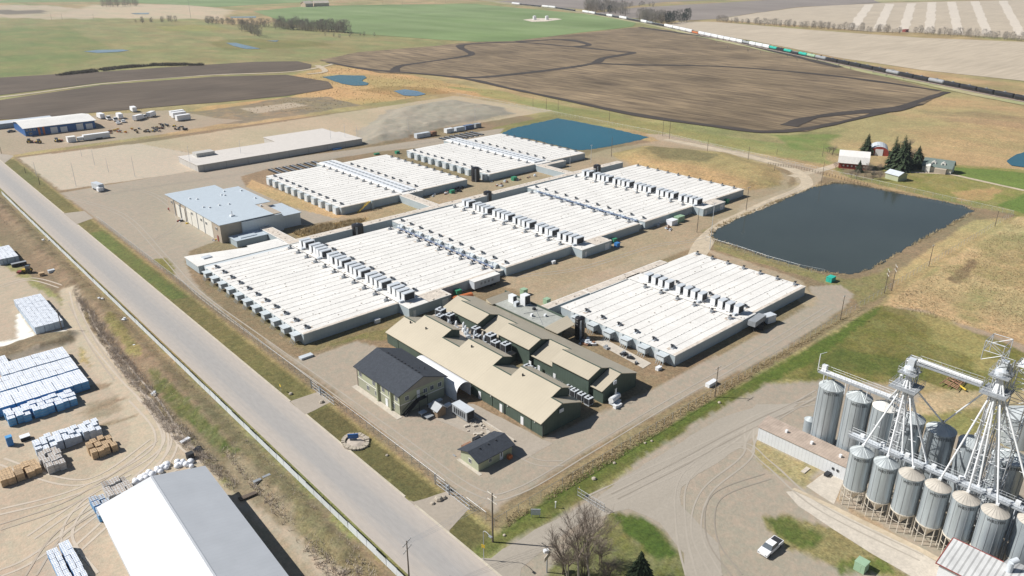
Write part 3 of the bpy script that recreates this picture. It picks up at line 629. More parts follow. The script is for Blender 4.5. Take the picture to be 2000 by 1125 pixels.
def tracks(name, lines, wd, m, z0, gauge=1.9):
    mb = MB(); z = z0
    for ln in lines:
        c = smooth_line(W(ln), 7)
        for sgn in (-1, 1):
            z += .0012; L_, R_ = [], []
            for i, p_ in enumerate(c):
                a = Vector(c[max(0, i - 1)]); b = Vector(c[min(len(c) - 1, i + 1)]); d = (b - a).normalized(); nn = Vector((-d.y, d.x)); P_ = Vector(p_) + nn * gauge / 2 * sgn
                ww = wd / 2 * (.55 + .9 * float(vnoise(p_[0], p_[1], .2))); L_.append(P_ + nn * ww); R_.append(P_ - nn * ww)
            for i in range(len(c) - 1): mb.poly([(R_[i].x, R_[i].y, z), (R_[i + 1].x, R_[i + 1].y, z), (L_[i + 1].x, L_[i + 1].y, z), (L_[i].x, L_[i].y, z)])
    return struct(mb.build(name, m))
tracks('wheel_tracks', [[(1150, 975), (1280, 915), (1400, 860), (1520, 800), (1700, 770)], [(1170, 990), (1300, 930), (1440, 870), (1500, 905), (1600, 990), (1800, 1090)], [(1400, 1125), (1360, 1040), (1380, 960), (1460, 890), (1470, 830), (1560, 790)], [(1350, 1125), (1330, 1030), (1340, 930), (1440, 850)],
    [(1460, 880), (1480, 840), (1540, 800), (1600, 765)]], .4, 'rut', .03)
tracks('wheel_tracks', [[(1200, 970), (1330, 905), (1440, 845), (1590, 775)], [(1440, 1125), (1390, 1050), (1400, 970), (1500, 930)]], .3, 'rut dark', .045)
tracks('wheel_tracks', [[(140, 560), (165, 640), (235, 730), (300, 800), (325, 870), (250, 950), (80, 1080), (0, 1120)], [(150, 560), (180, 640), (255, 730), (320, 810), (335, 880), (260, 970), (120, 1100)], [(0, 1000), (150, 960), (290, 890), (310, 840), (260, 780)], [(380, 900), (330, 930), (200, 960), (60, 1050)], [(120, 560), (60, 545), (0, 560)], [(0, 900), (120, 940), (200, 930), (300, 860)], [(400, 900), (360, 870), (335, 830)], [(180, 1125), (130, 1050), (170, 980), (260, 930)]], .5, 'rut sand', .03)
tracks('wheel_tracks', [[(0, 1030), (140, 980), (270, 900)], [(140, 590), (180, 670), (230, 740)], [(60, 1125), (120, 1040), (230, 970)]], .4, 'rut sand dark', .05)
tracks('wheel_tracks', [[(130, 385), (240, 420), (320, 500), (385, 570), (500, 655), (620, 740), (800, 870), (930, 960), (1010, 960), (1150, 880), (1300, 790), (1500, 675), (1620, 600)], [(200, 380), (330, 360), (500, 335), (700, 300), (880, 272)], [(1000, 540), (1130, 525), (1280, 480), (1370, 465), (1480, 408), (1570, 365)], [(870, 820), (960, 850), (1040, 900), (1100, 905)], [(300, 470), (350, 430), (300, 380), (200, 360)]], .35, 'rut', .034)

# ================================================================== THE WHITE GROWING SHEDS
H_ = 3.3
def wing(root, x0, x1, y0, y1, h=H_, pitch=6.35, wallm='panel wall'):
    mb = MB(); mb.box(x0, x1, y0, y1, 0, h - .15); mb.build('wall', wallm, root)
    mb = MB(); mb.box(x0 - .12, x1 + .12, y0 - .12, y1 + .12, h - .15, h)
    n = int(round((y1 - y0) / (pitch / 2)))
    for k in range(1, n):
        y = y0 + k * (y1 - y0) / n
        if k % 2:
            mb.box(x0 + .8, x1 - .8, y - .05, y + .05, h, h + .05, 1)
        else:
            mb.box(x0 + .3, x1 - .3, y - .14, y + .14, h, h + .07, 0)
            x = x0 + 1.2
            while x < x1 - 1.2:
                mb.box(x, x + random.uniform(.25, .5), y - .1, y - .0, h + .07, h + .11, 2); x += random.choice((1.3, 1.6, 2.4))
    for _ in range(int((x1 - x0) * (y1 - y0) / 60)):   # scuffs and small fittings
        x = random.uniform(x0 + 1, x1 - 1); y = random.uniform(y0 + 1, y1 - 1); r = random.uniform(.08, .2)
        mb.box(x - r, x + r, y - r, y + r, h, h + .12, 2)
    mb.box(x0 + .1, x1 - .1, y0 - .05, y0 + .9, h, h + .03, 3)
    mb.build('roof', ['membrane', 'seam', 'bolt', 'membrane worn'], root)
def strip(root, x0, x1, y0, y1, h=H_, m='panel wall'):
    MB().box(x0, x1, y0, y1, 0, h - .15).build('wall', m, root)
    mb = MB(); mb.box(x0 - .1, x1 + .1, y0 - .1, y1 + .1, h - .15, h)
    mb.box(x0 + .2, x1 - .2, y0 + .2, y1 - .2, h, h + .025, 1 if min(x1 - x0, y1 - y0) < 6 else 0)
    for _ in range(int((x1 - x0) * (y1 - y0) / 12)):
        x = random.uniform(x0 + .3, x1 - .3); y = random.uniform(y0 + .3, y1 - .3); r = random.uniform(.1, .3)
        mb.box(x - r, x + r, y - r * .7, y + r * .7, h, h + .14, 2)
    mb.build('roof', ['membrane', 'membrane worn', 'bolt'], root)
_ventm = {}
def vents(root, x, y0, n, pitch=6.35, side=1, h=H_):
    for k in range(n):
        y = y0 + k * pitch
        mb = MB()
        for _ in range(3): a_ = random.uniform(.5, 1.1); ox = random.uniform(-.9, .9); oy = random.uniform(-.5, .5); mb.box(x + ox - a_, x + ox + a_, y + oy - a_ * .6, y + oy + a_ * .6, h + .002, h + .03 + .006 * _, 3)
        mb.box(x - .85, x + .85, y - .5, y + .5, h + .01, h + .22, 0)
        mb.obox((x + .15 * side, y, h + .42), (1.1, .9, .5), .5, 1)
        mb.tube((x - .35 * side, y + .1, h + .2), (x - .35 * side, y + .1, h + .95), .24, n=8, m=2)
        mb.obox((x - .35 * side, y + .1, h + 1.0), (.8, .8, .08), .3, 2)
        mb.obox((x + .75 * side, y - .2, h + .14), (1.0, .3, .14), .9, 1)
        mb.build('roof_vent', ['light grey metal', 'mid grey', 'dark', 'stained membrane'], root)
def coolers(root, x0, x1, y0, y1, h=H_, skip=()):
    """rows of four rooftop cooling cabinets with a gap after each row"""
    y = y0; k = 0
    while y < y1 - 1.7:
        g = k % 4
        if k not in skip:
            mb = MB(); o_ = random.uniform(-.25, .25); a, b_ = x0 + 1.1 + o_, x1 - 1.6 + o_
            mb.box(a, b_, y, y + 1.65, h + .25, h + 2.7, 0)
            mb.box(a - .08, b_ + .08, y - .06, y + 1.71, h + 2.7, h + 2.8, 1)
            for q in (a + .2, b_ - .5): mb.box(q, q + .3, y + .1, y + 1.45, h, h + .25, 2)
            mb.box(a + .25, b_ - .25, y - .05, y - .002, h + .45, h + 2.5, 3)
            mb.build('cooling_unit', ['white metal', 'light grey metal', 'mid grey', 'dark'], root)
            if g == 0: 
                mb = MB(); mb.box(a - 1.4, a - .1, y + .3, y + 1.3, h, h + .7); mb.build('junction_box', 'light grey metal', root)
        y += 2.75 if g != 3 else 4.45; k += 1
def wall_coolers(root, x, y0, n, pitch=6.35, h=H_):
    for k in range(n):
        y = y0 + k * pitch; mb = MB()
        mb.box(x - 1.9, x, y - 1.25, y + 1.25, .95, 2.65, 0)
        mb.box(x - 2.3, x, y - 1.5, y + 1.5, 2.75, 2.85, 1); mb.box(x - 1.95, x - .2, y - 1.27, y - 1.252, 1.15, 2.45, 2)
        for q in (-1.1, -.4, .3, 1.0): mb.tube((x - 2.6, y + q, .1), (x - 1.8, y + q, 1.3), .07, n=4, m=1)
        mb.box(x - 1.93, x - 1.902, y - 1.0, y + 1.0, 1.2, 2.3, 1)
        for q in (-1.0, 1.0): mb.tube((x - 1.8, y + q, 0), (x - 1.8, y + q, 1), .07, m=2); mb.tube((x - .4, y + q, 0), (x - .4, y + q, 1), .07, m=2)
        mb.build('wall_cooling_unit', ['panel wall', 'panel wall pale', 'mid grey'], root)
        mb = MB(); mb.box(x - .35, x, y + 2.0, y + 3.2, 0, 3.1, 0); mb.box(x - .4, x - .36, y + 2.2, y + 3.0, .05, 2.1, 1)
        mb.build('wall_pier', ['panel wall pale', 'light grey metal'], root)

NB = 11
def double_shed(label, x0, cooled_west):
    t = thing('growing_shed', label, 'shed', (x0 + 36, 183, 0), 'long white growing sheds')
    y0, y1 = 183.5, 253.3
    xw = x0 + 32.3; xe = xw + 7.6; x1 = x0 + 72
    wing(t, x0, xw, y0, y1)
    strip(t, xw, xe, y0 - 5.6, y1 + 1.2)
    strip(t, xe, xe + 8.6, y0 - 5.6, y0)
    wing(t, xe, x1, y0, y1 - 6)
    vents(t, x0 + 2.7, y0 + 3.0, NB); vents(t, xw - 1.8, y0 + 4.0, NB, side=-1)
    vents(t, xe + 1.6, y0 + 4.4, NB - 1); vents(t, x1 - 1.8, y0 + 4.2, NB - 1, side=-1)
    coolers(t, xw + .6, xe - .3, y0 - 1.0, y1 - 2)
    mb = MB(); mb.box(xw + 1.5, xw + 2.5, y0 - 5.66, y0 - 5.602, 0, 2.1); mb.box(xe + 5, xe + 7.4, y0 - 5.66, y0 - 5.602, 0, 2.5)
    mb.build('door', 'white metal', t)
    return t, xw, xe, x1
s1, *_ = double_shed('long white double shed nearest the road with coolers hung along its roadside wall', 86.0, True)
wall_coolers(s1, 86.0, 186.4, 11)
s2, *_ = double_shed('white double shed in the middle of the joined row, between two others', 162.8, False)
s3, *_ = double_shed('white double shed at the pond end of the joined row', 238.3, False)
def gap(root, xl, xr, y0, y1):
    """sunken alley between two sheds: pipes and small sloping boxes"""
    strip(root, xl + .1, xr - .1, y0 + .5, y1, 2.0)
    for k in range(NB - 1):
        y = y0 + 4.5 + k * 6.35; mb = MB()
        mb.extr([(xr - 1.7, 2.0), (xr - .15, 2.0), (xr - .15, 3.6), (xr - 1.2, 3.3)], 'y', y - 1.5, y + 1.5, 0)
        mb.tube((xl + .5, y + .6, 3.75), (xr - .6, y + .6, 3.6), .12, m=1)
        mb.build('duct_box', ['panel wall pale', 'light grey metal'], root)
    mb = MB()
    for q in (.55, 1.15): mb.tube((xl + q, y0 + 1, 3.8), (xl + q, y1 - 3, 3.8), .13, n=8)
    k = y0 + 2
    while k < y1 - 3: mb.box(xl + .3, xl + 1.4, k, k + .1, 1.9, 3.7); k += 3.2
    mb.build('pipe_run', 'blue pipe', root)
gap(s1, 158.0, 162.8, 184.5, 247)
gap(s2, 234.8, 238.3, 184.5, 247)
# rear corridor
t = thing('service_corridor', 'narrow white roofed corridor running along the rear of the joined sheds', 'corridor', (200, 257, 0))
strip(t, 118.2, 309.0, 255.2, 259.0, 3.35); MB().box(86.2, 118.2, 253.6, 255.2, 0, 3.2).build('end_wall', 'panel wall pale', t)
t = thing('link_corridor', 'grey link corridor between the tan workshop yard and the joined sheds', 'corridor', (121, 270, 0))
strip(t, 118.6, 122.9, 259.1, 283.5, 3.3)
t = thing('link_corridor', 'grey green link corridor from the joined sheds to the rear shed near the workshop', 'corridor', (188, 270, 0))
strip(t, 186.2, 191.0, 259.1, 282.3, 3.25)
t = thing('link_corridor', 'bent grey corridor from the joined sheds to the shed by the blue pond', 'corridor', (272, 268, 0))
strip(t, 270.6, 274.8, 259.1, 281.4, 3.2); strip(t, 274.8, 290, 278.6, 281.4, 3.0)

# rear sheds
def rear_shed(label, x0, far):
    t = thing('growing_shed', label, 'shed', (x0 + 35, 283, 0), 'long white growing sheds')
    y0, y1 = 283.2, 354.5
    wing(t, x0, x0 + 31.3, y0, y1); strip(t, x0 + 31.3, x0 + 42.2, y0 - 1.2, y1 + 7); wing(t, x0 + 42.2, x0 + 69.5, y0, y1 - 1)
    vents(t, x0 + 2.6, y0 + 4, NB); vents(t, x0 + 30.2, y0 + 5, NB, side=-1); vents(t, x0 + 43.4, y0 + 6, NB - 1); vents(t, x0 + 68.2, y0 + 6, NB - 1, side=-1)
    mb = MB()
    for a, b_, m in ((32.6, 34.0, 0), (34.1, 35.3, 1), (35.5, 37.0, 0), (37.2, 38.6, 1), (38.8, 40.4, 0)):
        mb.box(x0 + a, x0 + b_, y0 + 2, y1 + 6, 3.3, 3.85, m)
    y = y0 + 3
    while y < y1 + 5: mb.box(x0 + 34.3, x0 + 35.1, y, y + 1.6, 3.85, 3.95, 2); mb.box(x0 + 37.4, x0 + 38.4, y + 1, y + 2.6, 3.85, 3.95, 2); y += 3.2
    mb.build('roof_duct', ['white metal', 'light grey metal', 'mid grey'], t)
    for k in range(NB):
        y = y0 + 3.3 + k * 6.35; mb = MB(); mb.box(x0 - 1.6, x0 - .001, y - 1.5, y + 1.5, 0, 3.05, 0); mb.box(x0 - 1.65, x0 - 1.602, y - .5, y + .5, .1, 2.2, 1)
        mb.build('wall_bay', ['panel wall pale', 'white metal'], t)
    return t
a = rear_shed('white double shed behind the joined row, beside the tan workshop', 156.7, 0)
MB().box(171.5, 172.6, 282.2, 283.15, 0, 3.6).build('buttress', 'panel wall', a)
mb = MB()
mb.tube((163.5, 281.9, .2), (170, 282.6, 3.6), .12, m=0); mb.tube((163.5, 280.9, .2), (170, 281.6, 3.6), .12, m=0)
for k in range(9): q = k / 8; mb.box(163.5 + 6.5 * q, 164.1 + 6.5 * q, 281.0 + .6 * q, 282.0 + .6 * q, .2 + 3.3 * q, .26 + 3.3 * q)
mb.build('stair', 'yellow', a)
rear_shed('white double shed furthest back, beside the blue pond', 240.3, 0)

# the separate front-right shed
c = thing('growing_shed', 'white double shed standing apart beside the green buildings and front lane', 'shed', (190, 105, 0), 'long white growing sheds')
wing(c, 153.7, 186.2, 105.2, 148.0); strip(c, 186.2, 193.4, 105.4, 150.0); wing(c, 193.4, 223.9, 105.9, 149.0)
strip(c, 146.8, 168, 149.6, 152.6, 3.2); strip(c, 168, 208, 148.9, 152.4, 3.3)
vents(c, 156.9, 108.4, 6); vents(c, 184.6, 108.5, 6, side=-1); vents(c, 195.2, 110, 6); vents(c, 222.6, 109, 7, side=-1)
coolers(c, 187.0, 192.6, 108.2, 146.5); wall_coolers(c, 153.7, 108.6, 6)
mb = MB(); mb.obox((191, 103.4, 2.6), (7, 2.4, 1.6), .1, 0); mb.obox((197, 102.8, 1.6), (3.4, 2.4, 2.4), -.2, 1); mb.obox((191.5, 102.5, .8), (2.2, 2, 1.6), .5, 2)
for q in range(7): mb.tube((188 + q, 104.9, 3), (188.4 + q * 1.1, 102.2, .1), .12, m=2)
mb.build('pipe_cluster', ['mid grey', 'light grey metal', 'dark'], c)

# black water tanks
for lab, x, y, h, r in (('squat black tank in the notch behind the road-side double shed', 147.6, 255.2, 4.6, 2.3), ('tall black tank standing between the two rear sheds', 235.1, 287.7, 6.8, 2.1),
                        ('squat black tank behind the middle double shed', 216.5, 256.6, 4.6, 1.9), ('squat black tank behind the shed at the pond end', 289.5, 256.0, 4.8, 1.9),
                        ('tall black tank between the green buildings and the separate white shed', 147.4, 134.2, 6.4, 1.45)):
    t = thing('water_tank', lab, 'tank', (x, y, 0))
    mb = MB(); prof = [(r, 0)]
    for k in range(int(h / .8)): z = (k + 1) * .8 - .1; prof += [(r, z - .05), (r * .97, z), (r, z + .05)]
    prof += [(r, h), (r * .55, h + .35), (.2, h + .45), (0.01, h + .45)]
    mb.lathe(x, y, prof, 24); mb.build('tank_shell', 'black tank', t)
    mb = MB(); mb.lathe(x, y, [(.35, h + .4), (.35, h + .62), (.01, h + .62)], 12); mb.build('lid', 'mid grey', t)
    mb = MB(); mb.tube((x - r * .75, y - r * .8, 0), (x - r * .75, y - r * .8, h * .95), .09); mb.tube((x - r * .6, y - r * .92, 0), (x - r * .6, y - r * .92, h * .95), .09)
    mb.build('pipe', 'light grey metal', t)

# ================================================================== GREEN BUILDINGS
def gable_seg(root, y0, y1, xw, zw, xr, zr, xe, ze, ov=.35):
    """one length of a gabled building: walls then a metal roof; the roof turns dark green at its verge"""
    mb = MB()
    sw = (zr - zw) / (xr - xw); se = (zr - ze) / (xe - xr)
    wi, ei = xw + .5, xe - .5
    mb.extr([(wi, 0), (ei, 0), (ei, ze + se * .5 - .15), (xr, zr - .15), (wi, zw + sw * .5 - .15)], 'y', y0, y1)
    mb.build('wall', 'green wall', root)
    mb = MB(); t_ = .14
    mb.extr([(xw, zw - t_), (xr, zr - t_), (xe, ze - t_), (xe, ze), (xr, zr), (xw, zw)], 'y', y0 - ov, y1 + ov, 0)
    mb.box(xr - .18, xr + .18, y0 - ov - .01, y1 + ov + .01, zr - .04, zr + .05, 1)
    mb.build('roof', ['tan metal roof', 'green wall'], root)
g1 = thing('production_building', 'long green building with stepped tan metal roofs, the one nearer the road', 'building', (110, 104.7, 0))
segs = [(104.9, 109, 0), (109, 122.5, 1), (122.5, 129.9, 0), (129.9, 143, 1), (143, 151, 0), (151, 163, 1), (163, 168.9, 0)]
for y0, y1, hi in segs:
    if hi: gable_seg(g1, y0, y1, 103.7, 3.6, 113.8, 7.65, 117.1, 6.45, .25)
    else: gable_seg(g1, y0 + .26, y1 - .26, 103.69, 3.595, 110.5, 6.32, 117.4, 3.9, 0.0)
mb = MB()
for y in (111.5, 119.0, 127.0, 138.0): mb.box(104.14, 104.2, y, y + .95, 0, 2.15)
mb.build('door', 'white metal', g1)
mb = MB()
for y in (107.5, 116.8, 123, 131, 134.5): mb.box(104.0, 104.19, y, y + .25, 2.7, 2.95)
mb.build('wall_lamp', 'white trim', g1)
mb = MB(); mb.box(104.0, 104.14, 104.8, 104.95, 0, 3.4); mb.box(104.05, 104.16, 118, 118.2, 0, 3.4); mb.build('downpipe', 'dark', g1)
mb = MB(); mb.box(109.3, 110.7, 104.8, 104.89, 4.3, 5.2); mb.build('gable_louvre', 'light grey metal', g1)
mb = MB()
for x, y, z in ((109.6, 164.5, 6.0), (110.3, 158, 6.2), (111.8, 120, 6.8), (112, 140, 6.9)): mb.tube((x, y, z - .3), (x, y, z + .6), .22, n=8)
mb.build('roof_stack', 'dark', g1)
g2 = thing('production_building', 'long green building with stepped tan metal roofs, the one nearer the white sheds', 'building', (131, 105.2, 0))
for y0, y1, hi in ((105.2, 109.6, 0), (109.6, 122.4, 1), (122.4, 131, 0), (131, 143.5, 1), (143.5, 152.2, 0), (152.2, 164.5, 1), (164.5, 171, 0)):
    if hi: gable_seg(g2, y0, y1, 123.9, 5.6, 128.4, 7.3, 138.3, 3.8, .25)
    else: gable_seg(g2, y0 + .26, y1 - .26, 124.7, 3.6, 131.7, 6.12, 138.29, 3.795, 0.0)
mb = MB()
for y in (121.0, 126.8, 130.2): mb.box(124.3, 124.38, y, y + .9, 0, 2.1)
mb.build('door', 'white metal', g2)
mb = MB(); mb.box(128.5, 129.6, 105.0, 105.19, 4.2, 5.2); mb.build('gable_louvre', 'light grey metal', g2)
# flat-roofed annex behind it
f = thing('flat_roof_annex', 'low annex with a pale flat roof, green parapet and rooftop plant, behind the green buildings', 'building', (143, 140, 0))
MB().prism([(138.5, 139.6), (146.8, 139.6), (146.8, 164.5), (138.5, 164.5)], 0, 4.3, 0).build('wall', 'green wall', f)
mb = MB(); mb.box(138.4, 146.6, 139.4, 164.4, 4.3, 4.42, 0); mb.box(146.6, 147.0, 139.3, 166, 4.3, 4.9, 1); mb.extr([(161.2, 4.45), (163.9, 4.45), (163.9, 5.5)], 'x', 137.2, 146.5, 2)
for p, q in (((139, 141), (146, 152)), ((140, 150), (146, 148)), ((139.5, 146), (146.2, 143))): mb.tube((*p, 4.5), (*q, 4.5), .05, m=3)
mb.build('roof', ['flat roof', 'green wall', 'tan metal roof', 'mid grey'], f)
for k, (x, y, a_, b_, h, m) in enumerate(((143.2, 158.5, 1.6, 2.2, 2.4, 'white metal'), (145.0, 154.8, 2.2, 2.2, 3.2, 'white metal'), (142.2, 155.6, 1.4, 1.2, 1.4, 'light grey metal'), (144.2, 150.0, .8, .8, .7, 'dark'), (140.6, 147.2, .7, .7, .8, 'white metal'), (143.5, 144.5, .7, .7, .7, 'white metal'))):
    mb = MB(); mb.box(x - a_ / 2, x + a_ / 2, y - b_ / 2, y + b_ / 2, 4.42, 4.42 + h); mb.box(x - a_ / 2 + .1, x + a_ / 2 - .1, y - b_ / 2 - .03, y - b_ / 2 - .001, 4.7, 4.2 + h, 1)
    mb.build('rooftop_plant', [m, 'dark'], f)
mb = MB(); i_ = len(mb.v); q0 = [(138.0, 134.0), (145.0, 134.0), (147.3, 139.3), (138.0, 139.3)]
mb.poly([(x, y, 4.45 + (x - 138) * .09) for x, y in q0]); mb.poly([(x, y, 4.3 + (x - 138) * .09) for x, y in q0][::-1]); mb.poly([(138, 134, 4.3), (145, 134, 4.93), (145, 134, 5.08), (138, 134, 4.45)]); mb.poly([(145, 134, 4.93), (147.3, 139.3, 5.14), (147.3, 139.3, 5.29), (145, 134, 5.08)])
mb.prism([(138.4, 135.6), (141.5, 135.6), (141.5, 139.2), (138.4, 139.2)], 0, 4.2, 1)
mb.build('lean_to_roof', ['tan metal roof', 'green wall'], f)
# white plant cabinets and condensers in the alley between the green buildings: each stands on its own
cond = thing('condenser_unit', 'c', 'condenser', (0, 0, 0))
mb = MB(); mb.box(-.85, .85, -.85, .85, .25, 2.1); mb.box(-.75, .75, -.89, -.852, .45, 1.95, 1); mb.box(-.89, -.852, -.75, .75, .45, 1.95, 1)
for q in (-.75, .6): mb.box(q, q + .15, -.8, .8, 0, .25)
mb.build('cabinet', ['light grey metal', 'dark'], cond)
mb = MB(); mb.lathe(-.38, 0, [(.33, 2.1), (.33, 2.2), (.05, 2.2)], 12); mb.lathe(.42, 0, [(.33, 2.1), (.33, 2.2), (.05, 2.2)], 12); mb.build('fan', 'dark', cond)
P = Proto(cond); G_ = 'condensers in the alley between the green buildings'
for k, y in enumerate((107.6, 110.0, 112.4, 114.6)):
    P.put((122.4, y), 0, 'grey condenser cabinet near the lane end of the alley, %s from the lane' % ORD[k], G_)
for y in (127.6, 129.4): P.put((122.2, y), 0, 'pale condenser cabinet of the pair midway along the alley, below the stepped roof', G_)
for k, (x, y, s_) in enumerate(((122.4, 138.2, 1.3), (122.7, 144.8, 1.4), (121.4, 141.3, 1.2), (122.9, 151.5, 1.2), (122.6, 163.2, 1.3), (122.6, 167.6, 1.4), (120.4, 165.0, 1.2), (121.0, 148.4, .9))):
    P.put((x, y, 2.5), .04 * k, 'white plant cabinet among pipes in the alley, %s large one of the eight there' % ORD[k], G_, s_)
random.seed(11)
for k in range(9):
    x = random.uniform(119.8, 122.8); y = 146 + k * 2.1; mb = MB(); v0 = 0
    mb.tube((x, y, 0), (x, y, 1.8), .28, n=8); mb.tube((x, y, 1.7), (x + .9, y + .8, 1.9), .26, n=8); mb.tube((x + .9, y + .8, 1.9), (x + .9, y + .8, .2), .24, n=8); mb.box(x - .8, x + .5, y - 1, y - .3, 0, .9)
    mb.v = [(a, b, c + 2.5) for a, b, c in mb.v]
    tag(mb.build('duct_elbow', random.choice(('white metal', 'concrete', 'light grey metal'))), 'bent pale duct on the low flat roof between the green buildings', 'duct', 'bent ducts between the green buildings')
t = thing('link_building', 'low flat dusty roofed link carrying plant between the two green buildings', 'building', (121, 150, 0)); MB().box(117.9, 124.2, 136.2, 170.5, 0, 2.35).build('wall', 'green wall', t)
mb = MB(); mb.box(117.7, 124.3, 136, 170.7, 2.35, 2.5)
for k in range(30): x, y = random.uniform(118.4, 123.6), random.uniform(137, 170); a_ = random.uniform(.1, .45); mb.box(x - a_, x + a_, y - a_, y + a_, 2.5, 2.5 + random.uniform(.1, .7), random.choice((1, 2)))
mb.box(118.0, 118.2, 137, 170, 2.5, 2.7, 1); mb.build('roof', ['stained membrane', 'white metal', 'mid grey'], t)
mb = MB()
for k in range(12):
    y = 117.5 + k * .55; mb.tube((122.0, y, 0), (122.4, y + .5, 2.2), .06); mb.tube((122.0, y, 1.1), (123.8, y + .3, 1.5), .06)
tag(mb.build('pipe_rack', 'mid grey'), 'tangle of dark pipes and rails against the east green building wall', 'pipes')
t = thing('horizontal_tank', 'white horizontal cylinder tank on a skid beside the green gable wall', 'tank', (127.3, 103.4, 0))
mb = MB(); mb.tube((125.9, 103.5, 1.5), (129.3, 104.0, 1.5), .75, n=14); mb.build('cylinder', 'white metal', t)
mb = MB(); mb.box(126, 129.2, 102.9, 104.2, .3, .7); mb.tube((127.8, 103.8, 2.2), (127.8, 103.8, 3.9), .06); mb.tube((128.3, 103.9, 2.2), (128.3, 103.9, 3.9), .06); mb.build('skid', 'light grey metal', t)
tag(MB().box(125.6, 128.0, 101.6, 102.5, 0, .7).box(125.5, 126.1, 101.5, 102.6, .7, 1.0).build('pump_skid', 'white metal'), 'small white pump skid beside the horizontal tank', 'pump')
mb = MB(); mb.tube((134.5, 177.3, 1.3), (141.5, 176.2, 1.3), 1.25, n=12); tag(mb.build('orange_tank', 'orange'), 'salmon orange horizontal tank tucked between the white shed and green roof', 'tank')

# white arched canopy
q_ = thing('arched_canopy', 'white fabric arched tunnel joining the dark roofed office to the green building', 'canopy', (101.4, 140, 0))
prof = []; n_ = 12
for k in range(n_ + 1): a_ = math.pi * k / n_; prof.append((101.45 - 2.3 * math.cos(a_), 2.5 + 2.1 * math.sin(a_)))
mb = MB(); inner = [(u + (101.45 - u) * .04, z - .1) for u, z in prof]
mb.extr(prof[::-1] + inner, 'y', 130.2, 149.0); mb.build('cover', 'fabric', q_)
mb = MB(); mb.box(99.12, 99.2, 130.4, 149, 0, 2.5); mb.box(103.6, 103.68, 130.4, 149, 0, 2.5); mb.build('side_wall', 'fabric', q_)

# ================================================================== OFFICE, GUARD HOUSE
def window(root, x, y, z, w_, h, face):
    mb = MB()
    if face == 'x': mb.box(x - .07, x - .002, y - w_ / 2 - .1, y + w_ / 2 + .1, z - .1, z + h + .1)
    else: mb.box(x - w_ / 2 - .1, x + w_ / 2 + .1, y - .07, y - .002, z - .1, z + h + .1)
    wd = mb.build('window', 'white trim', root); mb = MB()
    for s_ in ((-.5, -.04), (.04, .5)):
        if face == 'x': mb.box(x - .09, x - .072, y + s_[0] * w_, y + s_[1] * w_, z, z + h)
        else: mb.box(x + s_[0] * w_, x + s_[1] * w_, y - .09, y - .072, z, z + h)
    mb.build('pane', 'glass', wd)
o = thing('office_building', 'two storey sage green office with a dark shingle gable roof beside the lot', 'building', (92, 143, 0))
x0, x1, y0, y1 = 85.2, 98.4, 134.3, 153.2; ze, zr, xr = 5.55, 8.35, 91.8
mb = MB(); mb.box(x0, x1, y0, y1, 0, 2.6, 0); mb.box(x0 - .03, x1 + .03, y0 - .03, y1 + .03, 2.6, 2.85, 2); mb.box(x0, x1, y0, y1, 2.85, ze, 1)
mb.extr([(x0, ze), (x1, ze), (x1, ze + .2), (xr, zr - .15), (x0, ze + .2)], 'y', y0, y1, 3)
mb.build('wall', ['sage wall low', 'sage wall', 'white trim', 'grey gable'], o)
mb = MB(); mb.extr([(x0 - .75, ze), (xr, zr), (x1 + .75, ze), (x1 + .75, ze + .18), (xr, zr + .2), (x0 - .75, ze + .18)], 'y', y0 - .7, y1 + .7)
rf = mb.build('roof', 'shingle', o); mb = MB()
for k in range(10): y = 136 + k * 1.5; mb.box(92.2, 92.6, y, y + .35, 8.1, 8.5)
for x_, y in ((94.5, 139), (95.6, 138.3)): mb.tube((x_, y, 6.8), (x_, y, 7.8), .09)
mb.build('ridge_vent', 'dark', rf)
for y in (135.8, 138.6, 141.4, 145.6, 151.8): window(o, x0, y, 3.5, 1.1, 1.2, 'x')
for y in (137.2, 144.7, 148.5): window(o, x0, y, .9, 1.1, 1.2, 'x')
for x_ in (87.2, 92.6, 94.6, 97.0): window(o, x_, y0, 3.5, 1.0, 1.1, 'y')
mb = MB(); mb.box(90.1, 91.0, y0 - .08, y0 - .002, 2.95, 5.0); mb.build('upper_door', 'white metal', o)
mb = MB(); mb.box(x0 - .09, x0 - .002, 139.6, 140.6, 0, 2.1); mb.build('front_door', 'white metal', o)
mb = MB()
for y in (143.3, 137.5): mb.box(x0 - .55, x0 - .001, y, y + .5, 0, ze)
mb.build('pilaster', 'sage wall', o)
mb = MB(); mb.tube((x0 - .12, 134.2, 0), (x0 - .12, 134.2, 5.5), .07); mb.tube((x0 - .12, 153.3, 0), (x0 - .12, 153.3, 5.5), .07); mb.build('downpipe', 'dark', o)
mb = MB(); mb.box(89.8, 92.4, y0 - 1.3, y0 - .1, 2.75, 2.88)
for k in range(14): q = k / 13; mb.box(89.8 - 4.2 * q, 90.2 - 4.2 * q, y0 - 1.25, y0 - .15, 2.7 * (1 - q), 2.8 * (1 - q) + .05)
for yy in (y0 - 1.3, y0 - .15): mb.tube((89.8, yy, 3.8), (85.6, yy, 1.0), .05); mb.tube((89.8, yy, 3.8), (92.4, yy, 3.8), .05); mb.tube((89.8, yy, 2.8), (85.6, yy, .1), .09)
for xx in (89.8, 92.3): mb.tube((xx, y0 - 1.25, 0), (xx, y0 - 1.25, 3.8), .07)
mb.build('outside_stair', 'dark', o)
mb = MB(); mb.box(x0 - 1.6, x0 - .1, 133.4, 154, 0, .08); tag(mb.build('pavement_strip', 'concrete'), 'pale concrete walk along the roadside face of the office', 'walk', kind='structure')

